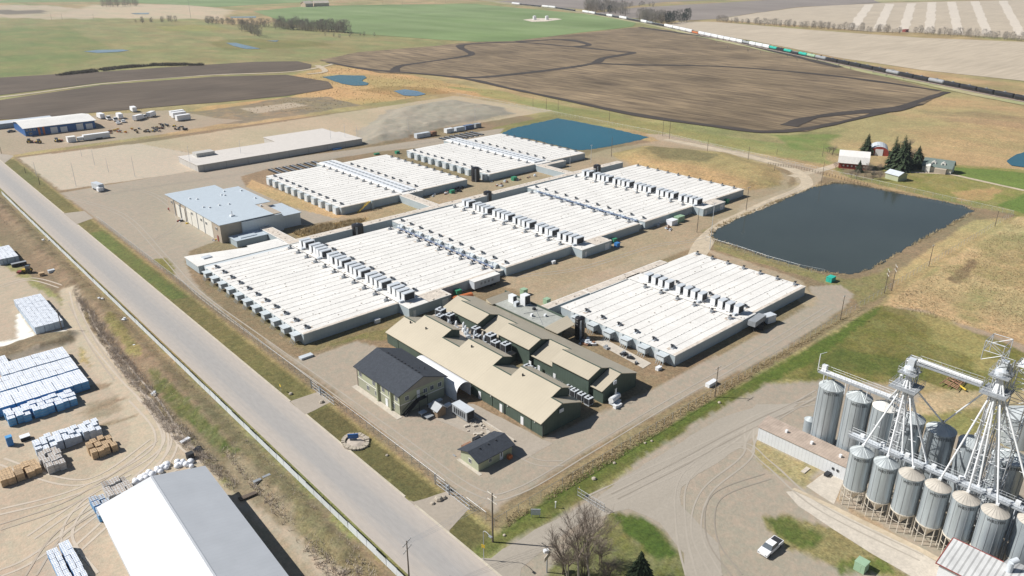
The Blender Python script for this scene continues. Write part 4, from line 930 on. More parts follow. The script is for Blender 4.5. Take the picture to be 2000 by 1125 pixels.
gh = thing('guard_house', 'small single storey cabin with a dark shingle roof near the front corner of the lot', 'cabin', (89.5, 107.8, 0))
x0, x1, y0, y1 = 85.0, 94.6, 104.9, 110.9; ze, zr, yr = 2.45, 3.65, 107.9
mb = MB(); mb.box(x0, x1, y0, y1, 0, ze, 0); mb.extr([(y0, ze), (y1, ze), (y1, ze + .08), (yr, zr - .1), (y0, ze + .08)], 'x', x0, x1, 0); mb.build('wall', 'sage wall', gh)
mb = MB(); mb.extr([(y0 - .6, ze - .05), (yr, zr), (y1 + .6, ze - .05), (y1 + .6, ze + .1), (yr, zr + .15), (y0 - .6, ze + .1)], 'x', x0 - .5, x1 + .5)
rf = mb.build('roof', 'shingle', gh); mb = MB()
for x_ in (87.2, 89.6, 91.8): mb.box(x_, x_ + .3, 107.1, 107.4, 3.35, 3.75)
mb.build('roof_vent', 'dark', rf)
window(gh, x0, 107.7, .9, .8, .9, 'x'); window(gh, 88.3, y0, 1.0, .7, .8, 'y')
mb = MB(); mb.box(91.0, 91.9, y0 - .08, y0 - .002, .05, 2.1); dr = mb.build('door', 'white metal', gh); MB().box(91.3, 91.6, y0 - .1, y0 - .082, .9, 1.9).build('pane', 'glass', dr)
struct(MB().box(84.2, 85.0, 103.6, 111.4, 0, .06).build('cabin_walk', 'concrete'))
for lab, m, bx in (('orange plastic grit box on the shaded side of the cabin', 'orange', (92.6, 93.6, 103.6, 104.4, 0, .9)), ('dark cabinet behind the cabin with the shingle roof', 'dark', (89.6, 91.4, 111.6, 112.6, 0, 2.6)), ('rusty brown trailer deck behind the cabin', 'rust', (86.6, 89.2, 111.6, 112.8, .4, 1.9)), ('grey mat beside the cabin wall', 'mid grey', (84.6, 84.9, 112.4, 113.4, 0, .1))):
    tag(MB().box(*bx).box(bx[0] + .1, bx[1] - .1, bx[2] + .1, bx[3] - .1, bx[5], bx[5] + .08).build(m.replace(' ', '_') + '_box', m), lab, 'box')

sh = thing('garden_shed', 'little brown shed with a grey gable roof behind the office stairs', 'shed', (92.3, 129, 0))
mb = MB(); mb.box(91.1, 93.6, 127.5, 130.2, 0, 1.9); mb.extr([(91.1, 1.9), (93.6, 1.9), (92.35, 2.9)], 'y', 127.5, 130.2); mb.build('wall', 'wood', sh)
mb = MB(); mb.extr([(90.7, 1.75), (92.35, 3.0), (94.0, 1.75), (94.0, 1.87), (92.35, 3.12), (90.7, 1.87)], 'y', 127.1, 130.6); mb.build('roof', 'mid grey', sh)
MB().box(91.03, 91.09, 128.6, 129.3, 1.0, 1.5).build('window', 'white trim', sh)
gs = thing('generator_container', 'grey blue generator container with a louvred end, beside the low kerb wall', 'generator', (96.2, 123.6, 0))
mb = MB(); mb.box(95.0, 97.3, 121.2, 126.8, .3, 2.7); mb.build('body', 'mid grey', gs)
mb = MB()
for k in range(6): mb.box(94.93, 94.99, 122 + k * .75, 122.35 + k * .75, .8, 2.2)
mb.box(95.2, 97.1, 121.13, 121.19, .5, 2.5); mb.build('louvre', 'dark', gs)
mb = MB(); mb.box(94.9, 97.4, 121.1, 126.9, 2.7, 2.8); mb.build('top', 'light grey metal', gs)
for lab, nm, m, bx in (('blue topped picnic table in the office shade', 'picnic_table', 'light grey metal', (88.6, 90.4, 130.6, 132.0)), ('pale pallet box in the shade behind the office', 'pallet_box', 'white metal', (92.3, 93.6, 132.1, 133.4)),
                      ('white square platform at the edge of the office shade', 'platform', 'white metal', (95.3, 97.0, 129.2, 130.6)), ('round topped bench pair near the office wall', 'bench', 'white metal', (94.6, 96.6, 132.6, 133.6)), ('folded dark cover lying in front of the stairs', 'cover', 'mid grey', (88.6, 90.6, 128.2, 129.8))):
    mb = MB(); mb.box(bx[0], bx[1], bx[2], bx[3], .6, .68)
    for p in ((bx[0] + .1, bx[2] + .1), (bx[1] - .2, bx[2] + .1), (bx[0] + .1, bx[3] - .2), (bx[1] - .2, bx[3] - .2)): mb.box(p[0], p[0] + .1, p[1], p[1] + .1, 0, .6)
    mb.box(bx[0] + .3, bx[1] - .3, bx[2] + .3, bx[3] - .3, .1, .5)
    tag(mb.build(nm, m), lab, nm.replace('_', ' '))
mb = MB(); mb.box(97.9, 98.3, 108, 131, 0, .5); tag(mb.build('low_wall', 'concrete'), 'low pale kerb wall running from the office towards the cabin', 'wall')
random.seed(5)
mb = MB()
for k in range(26):
    x = random.uniform(93, 97); y = random.uniform(114, 120.5); r = random.uniform(.15, .5); mb.obox((x, y, r * .5), (r * 2, r * 1.4, r), random.random() * 3)
tag(mb.build('rubble', 'concrete'), 'heap of pale broken slabs between the generator and the cabin', 'rubble', kind='stuff')

# ================================================================== WORKSHOP
w_ = thing('workshop', 'tan and white workshop with a flat blue grey metal roof by the paved yard', 'building', (116, 300, 0))
wp = [(103.7, 282.3), (129.0, 282.3), (129.0, 331.5), (124.4, 331.5), (124.4, 338.5), (103.7, 338.5)]
MB().prism(wp, 0, 7.3).build('wall', 'shop tan', w_)
mb = MB(); mb.prism([(103.3, 281.8), (125.6, 281.8), (125.6, 340), (103.3, 340)], 7.3, 7.5); mb.prism([(125.6, 299), (132.6, 299), (132.6, 331), (125.6, 331)], 7.25, 7.45)
for k in range(12): x = random.uniform(107, 130); y = random.uniform(290, 328); mb.box(x, x + .7, y, y + .7, 7.4, 8.0, 1)
mb.tube((112, 290, 7.4), (112, 290, 9.6), .25, n=8, m=1); mb.box(111.2, 112.8, 289.2, 290.8, 7.4, 8.0, 1)
mb.build('roof', ['shop roof', 'white metal'], w_)
mb = MB()
mb.box(103.62, 103.69, 290.3, 316.8, .05, 7.1)
mb.build('white_facade', 'shop white', w_)
for y in (330.8, 323.4, 317.2, 305.5, 298.5): MB().box(103.5, 103.61, y - .25, y + .25, 0, 7.0).build('facade_joint', 'mid grey', w_)
for y in (326.5, 320.8, 314.0): MB().box(103.5, 103.6, y - 2, y + 2, .1, 5.6).build('roller_door', 'shop white', w_)
for y, z in ((333.5, 4.8), (324.5, 5.2), (310.5, 5), (301, 4.6), (296, 4.4), (286, 4.6)): window(w_, 103.6, y, z, 1.5, 1.0, 'x')
MB().box(103.55, 103.61, 285.2, 286.4, 0, 2.4).build('door', 'red', w_)
MB().box(129.01, 137.5, 283.0, 300.0, 0, 5.2).box(112, 129.0, 281.4, 282.29, 0, 7.0).build('side_block', 'panel wall pale', w_)
mb = MB(); mb.box(128.7, 138, 282.6, 300.4, 5.2, 5.4); mb.build('side_roof', 'shop roof', w_)
wl = thing('low_annex', 'low grey annex with a pale blue roof at the foot of the workshop', 'building', (112, 276, 0))
MB().box(106.0, 118.3, 273.8, 281.2, 0, 2.5).build('wall', 'panel wall', wl); MB().box(105.8, 118.5, 273.6, 281.3, 2.5, 2.65).box(108.5, 115, 275.5, 279, 2.66, 2.9).build('roof', 'shop roof', wl)
tr = thing('long_white_cabin', 'long low white cabin with a pale roof beside the road-side shed', 'cabin', (100, 260, 0))
mb = MB(); mb.prism([(84.6, 256.2), (118.0, 256.2), (118.0, 264.4), (106, 264.4), (106, 262.5), (86.0, 268.2), (84.6, 268.2)][::1], .3, 3.05); mb.build('wall', 'panel wall', tr)
mb = MB(); mb.prism([(84.3, 255.9), (118.2, 255.9), (118.2, 264.7), (106, 264.7), (106, 262.8), (86.1, 268.5), (84.3, 268.5)], 3.05, 3.25); mb.obox((90, 262.5, 3.45), (3.2, 2.4, .4), .1, 1)
mb.build('roof', ['membrane', 'light grey metal'], tr)
# pale long building in the extension
pb = thing('storage_building', 'very long low white storage building in the fenced extension behind the sheds', 'building', (180, 410, 0))
MB().box(139.5, 238, 397.5, 424.0, 0, 3.4).build('wall', 'dull wall', pb)
mb = MB(); mb.box(139.2, 238.3, 397.2, 424.3, 3.4, 3.6); mb.box(196, 236, 424.3, 441, 3.2, 3.45, 0)
mb.box(146, 156, 415, 421, 3.6, 5.6, 1); mb.build('roof', ['dull roof', 'dull wall'], pb); MB().box(196.3, 235.7, 424.0, 440.6, 0, 3.2).build('rear_wall', 'dull wall', pb)

# ================================================================== BLUE BUILDING (contractor)
bb = thing('blue_building', 'blue sided building with a white metal roof in the contractor yard, upper left', 'building', (115, 572, 0))
x0, x1, y0, y1 = 93.8, 134.3, 557.5, 589.0
mb = MB(); mb.box(x0, x1, y0, y1, 0, 5.0); mb.extr([(y0, 5), (y1, 5), ((y0 + y1) / 2, 6.6)], 'x', x0, x1); mb.build('wall', 'blue siding', bb)
ym = (y0 + y1) / 2
mb = MB(); mb.extr([(y0 - 1, 4.9), (ym, 6.8), (y1 + 1, 4.9), (y1 + 1, 5.1), (ym, 7.0), (y0 - 1, 5.1)], 'x', x0 - 1, x1 + 1); mb.build('roof', 'membrane', bb)
for x_ in (101.0, 103.6): MB().box(x_, x_ + 1.1, y0 - .12, y0 - .01, 0, 4.9).build('orange_stripe', 'orange', bb)
for x_, hh in ((108.0, 3.8), (113.6, 3.3), (123.0, 4.0), (128.6, 3.4)): MB().box(x_, x_ + 4, y0 - .14, y0 - .01, 0, hh).build('roller_door', 'white metal', bb)
for x_ in (95, 97, 99.2): window(bb, x_, y0, 3.2, 1.1, .8, 'y')
window(bb, 96.5, y0, .9, 1.6, 1.0, 'y')
ub = thing('long_shed', 'long pale roofed shed behind the blue building', 'shed', (80, 600, 0))
MB().box(40, 118, 596, 606, 0, 3).build('wall', 'panel wall', ub); MB().box(39, 119, 595, 607, 3, 3.3).build('roof', 'light grey metal', ub)

# ================================================================== LUMBER WAREHOUSE
wh = thing('lumber_warehouse', 'big warehouse with a white metal gable roof in the lumber yard', 'building', (30, 137.8, 0))
mb = MB(); mb.extr([(20.4, 0), (39.2, 0), (39.2, 5.6), (29.9, 7.8), (20.4, 5.6)], 'y', 40, 137); mb.build('wall', 'light grey metal', wh)
mb = MB(); mb.extr([(19.7, 5.75), (29.9, 8.0), (40.0, 5.75), (40.0, 5.9), (29.9, 8.16), (19.7, 5.9)], 'y', 39, 137.9); mb.box(29.7, 30.1, 39, 137.95, 8.1, 8.22); 
mb.build('roof', 'warehouse white', wh)
mb = MB(); mb.box(20.28, 20.38, 60, 118, 0, 5.2)  # dark sheet on the closed wall stands in for the shaded inside
for k in range(18): mb.box(20.1, 20.5, 62 + k * 3.2, 62.3 + k * 3.2, 0, 5.5, 1)
mb.build('shaded_open_side', ['dark', 'light grey metal'], wh); wh.rotation_euler = (0, 0, R(-2.4))

# ================================================================== GRAIN ELEVATOR
def lettering(txt, cx, cy, r, z, h, ang, parent, m='dark'):
    cu = bpy.data.curves.new('t', 'FONT'); cu.body = txt; cu.size = h; cu.align_x = 'CENTER'; cu.extrude = 0
    ob = bpy.data.objects.new('t', cu); COL.objects.link(ob); bpy.context.view_layer.update()
    me = bpy.data.meshes.new_from_object(ob.evaluated_get(bpy.context.evaluated_depsgraph_get()))
    bpy.data.objects.remove(ob); bx, by, bz = parent['_base']
    for v in me.vertices:
        a = ang + v.co.x / r; v.co = (cx + r * math.cos(a) - bx, cy + r * math.sin(a) - by, z + v.co.y - bz)
    me.materials.clear(); me.materials.append(MATS[m])
    o = bpy.data.objects.new('lettering', me); COL.objects.link(o); o.parent = parent; o['_base'] = list(parent['_base'])
FB = [(134.3, 46.9 - 4.73 * k) for k in range(6)] + [(136.4, 18.2)]
names = ['nearest the white annex', 'second from the white annex', 'third from the white annex', 'third from the red trimmed roof', 'second from the red trimmed roof', 'directly above the red trimmed roof', 'half hidden behind the red trimmed roof']
for k, (x, y) in enumerate(FB):
    t = thing('hopper_bin', 'hopper bin on cream legs in the front row, ' + names[k], 'grain bin', (x, y, 0), 'hopper bins of the front row')
    r = 2.15; z0, z1 = 4.1, 12.15
    mb = MB(); mb.lathe(x, y, [(r, z0), (r, z1)], 32); mb.build('shell', 'grain steel', t, True)
    mb = MB(); mb.lathe(x, y, [(r + .08, z1 - .03), (.35, z1 + 1.15), (.3, z1 + 1.4), (.01, z1 + 1.4)], 32)
    for q in range(20):
        a = q * math.pi / 10; mb.tube((x + (r + .05) * math.cos(a), y + (r + .05) * math.sin(a), z1 + .02), (x + .35 * math.cos(a), y + .35 * math.sin(a), z1 + 1.18), .035, n=4)
    mb.build('roof', 'grain roof steel' if k < 2 else 'grain roof dusty', t)
    mb = MB(); mb.lathe(x, y, [(.25, 1.1), (.3, 1.4), (r - .05, z0)], 24); mb.build('hopper', 'leg cream', t)
    mb = MB(); mb.lathe(x, y, [(r + .03, z0 - .15), (r + .12, z0 - .15), (r + .12, z0 + .06), (r + .03, z0 + .06)], 16); mb.build('ring', 'leg cream', t)
    for q in range(10):
        a = q * math.pi / 5 + .2; mb = MB(); mb.tube((x + (r + .05) * math.cos(a), y + (r + .05) * math.sin(a), 0), (x + (r + .05) * math.cos(a), y + (r + .05) * math.sin(a), z0), .09, n=5)
        a2 = a + math.pi / 5; mb.tube((x + r * math.cos(a), y + r * math.sin(a), 2.2), (x + r * math.cos(a2), y + r * math.sin(a2), 2.2), .05, n=4)
        mb.build('leg', 'leg cream', t)
    mb = MB()
    for q in range(12): a = q * math.pi / 6 + .1; mb.tube((x + (r + .02) * math.cos(a), y + (r + .02) * math.sin(a), z0), (x + (r + .02) * math.cos(a), y + (r + .02) * math.sin(a), z1), .045, n=4)
    mb.build('stiffener', 'mid grey', t)
    lettering('WESTEEL', x, y, r + .06, z1 - 1.0, .8, math.radians(208), t)
BB = [(148.6, 60.8, 15.3, 2.6), (148.6, 54.7, 15.3, 2.6), (148.9, 49.3, 15.3, 2.45), (149, 43.9, 15.0, 2.45), (148.6, 38.2, 15.3, 2.7), (148.8, 32.3, 15.2, 2.6), (148.6, 26.0, 15.2, 2.9)]
nm2 = ['the end one under the catwalk', 'second one under the catwalk', 'the one with the palest roof, just past the catwalk', 'the one right under the spouts of the smaller tower', 'the broad one between the two spout towers', 'the one left of the taller tower', 'the one behind the taller tower']
for k, (x, y, z1, r) in enumerate(BB):
    t = thing('grain_bin', 'tall bin in the back row, ' + nm2[k], 'grain bin', (x, y, 0), 'tall grain bins of the back row')
    MB().lathe(x, y, [(r, 0), (r, z1)], 36).build('shell', 'grain steel', t, True)
    mb = MB(); mb.lathe(x, y, [(r + .1, z1 - .03), (.4, z1 + 1.3), (.35, z1 + 1.55), (.01, z1 + 1.55)], 36)
    for q in range(22): a = q * math.pi / 11; mb.tube((x + (r + .05) * math.cos(a), y + (r + .05) * math.sin(a), z1 + .02), (x + .4 * math.cos(a), y + .4 * math.sin(a), z1 + 1.32), .035, n=4)
    mb.build('roof', 'membrane' if k == 2 else 'grain roof steel', t)
    mb = MB()
    for q in range(14): a = q * math.pi / 7 + .25; mb.tube((x + (r + .02) * math.cos(a), y + (r + .02) * math.sin(a), 0), (x + (r + .02) * math.cos(a), y + (r + .02) * math.sin(a), z1), .05, n=4)
    mb.build('stiffener', 'mid grey', t)
    if k != 2: lettering('WESTEEL', x, y, r + .07, z1 - 1.05, .85, math.radians(208), t)
x, y = at(1985, 862); t = thing('grain_bin', 'wide free standing steel grain bin at the right edge behind the taller tower', 'grain bin', (x, y, 0))
MB().lathe(x, y, [(4.0, 0), (4.0, 7)], 36).build('shell', 'grain steel', t, True); MB().lathe(x, y, [(4.1, 6.97), (.5, 9.2), (.01, 9.3)], 36).build('roof', 'grain roof steel', t)
x, y = at(1574, 848); t = thing('small_tank', 'small squat steel tank at the back corner of the white annex', 'tank', (x + 1, y, 0))
MB().lathe(x + 1, y, [(1.3, 0), (1.3, 3.6)], 20).build('shell', 'grain steel', t, True); MB().lathe(x + 1, y, [(1.35, 3.58), (.2, 4.3), (.01, 4.3)], 20).build('roof', 'grain roof steel', t)

def lattice(root, x0, x1, y0, y1, z0, z1, step=2.4, r=.11, name='frame', m='galvanised', rb=.06):
    mb = MB(); cs = [(x0, y0), (x1, y0), (x1, y1), (x0, y1)]
    for c_ in cs: mb.tube((*c_, z0), (*c_, z1), r, n=4)
    z = z0; f = 0
    while z < z1 - .1:
        zn = min(z + step, z1)
        for i in range(4):
            a, b_ = cs[i], cs[(i + 1) % 4]
            mb.tube((*a, zn), (*b_, zn), rb, n=4)
            if f % 2: a, b_ = b_, a
            mb.tube((*a, z), (*b_, zn), rb, n=4)
        z = zn; f += 1
    mb.build(name, m, root)
def rail(mb, x0, x1, y0, y1, z, m=0):
    cs = [(x0, y0), (x1, y0), (x1, y1), (x0, y1)]
    for i in range(4):
        a, b_ = cs[i], cs[(i + 1) % 4]
        for h in (.55, 1.1): mb.tube((*a, z + h), (*b_, z + h), .03, n=4, m=m)
        L_ = math.dist(a, b_); k_ = max(1, int(L_ / 1.2))
        for j in range(k_): p = [a[q] + (b_[q] - a[q]) * j / k_ for q in (0, 1)]; mb.tube((*p, z), (*p, z + 1.1), .03, n=4, m=m)
def tower(label, x, y0, y1, zp, zt, spouts, legw):
    yc = (y0 + y1) / 2; t = thing('spout_tower', label, 'tower', (x, yc, 0))
    lattice(t, x - .9 + legw, x + 1.1 + legw, yc - 1, yc + 1, 0, zt, 2.2)
    mb = MB(); mb.box(x - 2.3, x + 2.3, y0, y1, zp - .3, zp, 0); rail(mb, x - 2.3, x + 2.3, y0, y1, zp, 1)
    mb.box(x - 1.6, x + 1.8, yc - 1.6, yc + 1.6, zt - 2.6, zt - 2.45, 0); rail(mb, x - 1.6, x + 1.8, yc - 1.6, yc + 1.6, zt - 2.4, 1)
    mb.build('platform', ['mid grey', 'galvanised'], t)
    mb = MB(); mb.lathe(x, yc, [(.3, zt - 3.5), (1.1, zt - 2.6), (1.1, zt - 1.6), (.5, zt - 1.0), (.01, zt - 1.0)], 16); mb.box(x - .5, x + .7, yc - .6, yc + .6, zt - 1.2, zt + .3); mb.tube((x + .5, yc - .3, zt - .2), (x + .5, yc - 1.6, zt - 2.2), .25, n=8)
    mb.build('distributor', 'light grey metal', t)
    mb = MB()
    for q in (-.35, .35): mb.box(x + legw + .1 + q - .16, x + legw + .1 + q + .16, yc - .2, yc + .2, 0, zt - .5)
    mb.build('elevator_leg', 'galvanised', t)
    n_ = len(spouts)
    for k, (sx, sy, sz) in enumerate(spouts):
        a = (k + .5) / n_; px_ = x + (.9 if sx > x else -.9) * (1 if k % 2 else .6); py_ = y1 - .6 - (y1 - y0 - 1.2) * a
        py_ = min(y1 - .4, max(y0 + .4, yc + (sy - yc) * .12))
        mb = MB(); mb.tube((x + (px_ - x) * .3, yc + (py_ - yc) * .3, zt - 3.2), (px_, py_, zp + .1), .15, n=8); mb.tube((px_, py_, zp + .1), (sx, sy, sz), .17, n=8)
        for q in (.33, .66): c_ = [px_ + (sx - px_) * q, py_ + (sy - py_) * q, zp + (sz - zp) * q]; mb.tube((c_[0], c_[1] - .7, c_[2]), (c_[0], c_[1] + .7, c_[2]), .04, n=4)
        mb.box(sx - .25, sx + .25, sy - .25, sy + .25, sz - .1, sz + .4)
        mb.build('spout', 'white metal', t)
    return t
fa = [(x, y, 13.5) for x, y in FB]; ba = [(x, y, z + 1.5) for x, y, z, r in BB]
tower('smaller steel spout tower fanning pipes down to the bins, joined to the catwalk', 141.0, 41.4, 46.3, 25.7, 31.2, [fa[0], fa[1], fa[2], ba[2], ba[3], ba[4], (138.2, 36.5, 13.2), (138.0, 41.0, 13.2), (145.5, 45, 14)], .9)
tt = tower('taller lattice spout tower at the right edge with a caged top', 141.0, 27.3, 31.5, 30.9, 36.6, [fa[3], fa[4], fa[5], fa[6], ba[4], ba[5], ba[6], (138.5, 30, 13.2), (138.5, 25, 13.2), (137.8, 27.4, 13.2)], .9)
lattice(tt, 139.2, 143.2, 29.6, 32.6, 36.6, 40.2, 1.8, .07, 'cage')
lattice(tt, 142.4, 145.2, 25.0, 28.0, 0, 36.5, 2.0, .09, 'ladder_frame')
mb = MB(); mb.tube((142.5, 26.5, 38.2), (142.5, 23.0, 38.2), 1.0, n=12); mb.box(141, 144, 22.6, 27.5, 36.6, 36.9); mb.build('head_drum', 'white metal', tt)
t = thing('catwalk', 'white railed conveyor catwalk running over the two end bins of the back row', 'catwalk', (148.6, 55, 0))
mb = MB(); mb.box(147.9, 148.9, 45.8, 63.6, 18.0, 18.35, 0); mb.box(147.6, 149.6, 45.5, 64.0, 17.7, 17.95, 1); rail(mb, 147.6, 149.6, 45.5, 64, 17.95, 2); mb.build('deck', ['white metal', 'mid grey', 'galvanised'], t)
mb = MB(); mb.box(148.1, 149, 62.5, 63.5, 18.3, 19.6); mb.tube((148, 64.2, 18), (148, 64.2, 22), .09); mb.tube((148, 64.2, 22), (149.6, 63.6, 22.1), .06); mb.build('motor', 'white metal', t)
for y in (62.5, 57.6, 53, 47.5):
    mb = MB(); mb.tube((147.7, y, 15), (147.7, y, 17.8), .1, n=5); mb.tube((149.5, y, 15), (149.5, y, 17.8), .1, n=5); mb.build('post', 'white metal', t)
mb = MB(); mb.tube((141, 45.2, 27.5), (148.4, 47.8, 18.6), .2, n=8); mb.build('feed_spout', 'white metal', t)
t = thing('conveyor_bridge', 'enclosed conveyor bridge with rails spanning the two spout towers', 'conveyor', (141, 37, 0))
mb = MB(); mb.tube((141, 42.8, 31.6), (141, 31.8, 31.4), .38, n=10, m=0); mb.box(140.2, 141.9, 31.8, 42.8, 30.9, 31.1, 1); rail(mb, 140.2, 141.9, 31.8, 42.8, 31.1, 2); mb.build('span', ['white metal', 'mid grey', 'galvanised'], t)
t = thing('catwalk', 'long grey conveyor catwalk just above the front row of hopper bins', 'catwalk', (137.4, 36, 0))
mb = MB(); mb.box(137.0, 137.9, 20, 50.5, 12.9, 13.3, 0); mb.box(136.6, 138.5, 19.5, 51, 12.6, 12.85, 1); rail(mb, 136.6, 138.5, 19.5, 51, 12.85, 2); mb.build('deck', ['light grey metal', 'mid grey', 'galvanised'], t)
for y in (48.5, 44.5, 39.8, 35, 30.3, 25.6, 21):
    mb = MB()
    for x in (136.7, 138.4): mb.tube((x, y, 0), (x, y, 12.7), .1, n=5)
    mb.tube((136.7, y, 4), (138.4, y, 8), .05, n=4); mb.tube((138.4, y, 4), (136.7, y, 8), .05, n=4); mb.build('bent', 'light grey metal', t)
    MB().box(137.1, 137.8, y - .4, y + .4, 13.3, 14.0).build('gate_motor', 'white metal', t)
an = thing('annex_building', 'long low white corrugated annex with a rusty flat roof beside the hopper bins', 'building', (143, 61, 0))
mb = MB(); mb.prism([(139.8, 71.6), (139.9, 50.4), (145.0, 50.4), (145.4, 72.6)], 0, 3.35); mb.build('wall', 'annex wall', an)
mb = MB(); mb.prism([(139.6, 71.8), (139.7, 50.2), (145.2, 50.2), (145.6, 72.8)], 3.35, 3.5)
for y in (66, 60, 53.5): mb.box(142, 142.6, y, y + .5, 3.5, 4.1, 1)
mb.build('roof', ['annex roof', 'white metal'], an)
for y in (53.6, 52.6): MB().box(139.7, 139.82, y, y + .45, 1.5, 2.0).build('window', 'dark', an)
cb = thing('corner_building', 'corrugated roofed building with red trim at the bottom right corner', 'building', (128, 20, 0))
mb = MB(); mb.prism([(121.9, -5), (129.6, -5), (129.6, 26.5), (121.9, 26.5)], 0, 6.0); mb.build('wall', 'white metal', cb)
mb = MB(); mb.extr([(121.5, 5.9), (128.2, 7.3), (128.2, 7.45), (121.5, 6.05)], 'y', -6, 26.9, 0); mb.extr([(128.2, 7.3), (131.5, 6.2), (131.5, 6.35), (128.2, 7.45)], 'y', -6, 19, 0)
mb.box(121.42, 121.52, -6, 27, 5.9, 6.07, 1); mb.build('roof', ['corrugated', 'red'], cb)
mb = MB(); mb.extr([(121.5, 5.8), (128.2, 7.2), (128.2, 7.5), (121.5, 6.1)], 'y', 26.9, 27.05, 0); mb.box(128.2, 128.4, 19, 26.9, 7.2, 7.5); mb.build('trim', 'red', cb)
mb = MB(); mb.tube((127.0, 17.8, 6.8), (127.0, 17.8, 9.0), .5, n=14); mb.tube((127.0, 17.8, 9.0), (127.9, 17.2, 9.4), .5, n=14); mb.build('flue', 'light grey metal', cb)
mb = MB(); mb.box(133, 140, 2, 14, 0, 6); tag(mb.build('side_store', 'corrugated'), 'grey corrugated store block at the right edge behind the red trimmed roof', 'store')

# ================================================================== LUMBER YARD STACKS
def bundle_row(grp, lab, x0, x1, y0, y1, nx, ny, nz, mt, hz=.8, zj=.0, drop=.0, gapx=.06, ends='lumber end', ragged=0):
    dx, dy = (x1 - x0) / nx, (y1 - y0) / ny
    out = []
    for i in range(nx):
        for j in range(ny):
            top = nz - (1 if random.random() < drop else 0)
            for k in range(top): out.append((x0 + i * dx, y0 + j * dy, k * hz, dx - gapx, dy - gapx, hz - .05, k == top - 1, i, j))
    return [(grp, lab, mt, ends, ragged, *o_) for o_ in out]
random.seed(21); B_ = []
ORD = 'first second third fourth fifth sixth seventh eighth ninth tenth eleventh twelfth thirteenth fourteenth fifteenth sixteenth'.split()
B_ += bundle_row('wrapped bundles in the far white stack', 'white bundle in the square far stack, {c} from its left side, {r} from its front', 30.8, 38.4, 241.6, 268.6, 6, 16, 1, 'lumber white', 2.4)
B_ += bundle_row('wrapped bundles in the big four row pile', 'white bundle, furthest row of the big pile, {c} from left, {r} line from front', 18.0, 33.8, 215.6, 223.2, 10, 3, 1, 'lumber white', 2.4, drop=0)
B_ += bundle_row('wrapped bundles in the big four row pile', 'white bundle, second furthest row of the big pile, {c} from left, {r} line from front', 14.0, 33.7, 206.7, 214.8, 12, 3, 1, 'lumber white', 2.45)
B_ += bundle_row('wrapped bundles in the big four row pile', 'white bundle, third furthest row of the big pile, {c} from left, {r} line from front', 12.0, 33.6, 197.6, 205.9, 12, 3, 1, 'lumber white', 2.5, ends='lumber blue')
B_ += bundle_row('wrapped bundles in the big four row pile', 'blue ended bundle, short nearest row of the big pile, {c} from left, {r} from front', 14.5, 29.4, 191.2, 196.9, 9, 3, 1, 'lumber white', 2.2, ends='lumber blue', ragged=1)
B_ += bundle_row('wrapped bundles left of the big pile', 'white bundle in the small block left of the big pile, {c} across, {r} from front', 15.0, 21.0, 224.4, 229.4, 4, 2, 1, 'lumber white', 1.8)
B_ += bundle_row('bundles in the diagonal white row', 'white bundle in the row beside the portable toilet, {c} from left, {r} from front', 16.4, 29.8, 173.2, 178.5, 10, 3, 1, 'lumber white', 2.2, ragged=1)
B_ += bundle_row('raw boards beside the white row', 'raw tan boards at the right of the white row, {c} from left, {r} from front', 25.2, 30.2, 164.4, 169.8, 4, 3, 1, 'lumber tan', 2.0, ends='lumber tan', ragged=1)
B_ += bundle_row('weathered boards', 'weathered grey boards in front of the white row, {c} from left, {r} from front', 16.4, 20.3, 164.8, 172.6, 3, 4, 1, 'lumber grey', 2.1, ends='lumber grey', ragged=1)
B_ += bundle_row('raw boards at the left edge', 'raw brown boards at the left edge of the photo, {c} from left, {r} from front', 8.2, 15.8, 166.6, 171.4, 5, 2, 1, 'lumber tan', 1.7, ends='lumber tan', ragged=1)
B_ += bundle_row('blue bundles at the bottom', 'white topped blue bundle, left row of the bottom pile, {c} across, {r} from the front', 10.2, 12.0, 120, 137.4, 2, 12, 1, 'lumber white', 1.9, ends='lumber blue')
B_ += bundle_row('blue bundles at the bottom', 'white topped blue bundle, right row of the bottom pile, {c} across, {r} from the front', 12.3, 14.1, 120, 138.0, 2, 12, 1, 'lumber white', 2.0, ends='lumber blue')
B_ += bundle_row('bundles at the warehouse end', 'grey bundle against the warehouse gable, {c} from left, {r} from front', 23.2, 28.0, 145.6, 151.6, 4, 3, 1, 'lumber grey', 2.0, ends='lumber grey', ragged=1)
B_ += bundle_row('bundles at the warehouse end', 'faded blue bundle at the warehouse corner, {c} from left, {r} from front', 20.2, 23.0, 141.5, 148.4, 2, 4, 1, 'lumber end', 1.8, ends='lumber blue', ragged=1)
B_ += bundle_row('bundles behind the tractor', 'white bundle in the small stack behind the tractor, {c} from left, {r} from front', 34.8, 41.0, 312.5, 328, 5, 5, 1, 'lumber white', 2.4)
_bm = {}
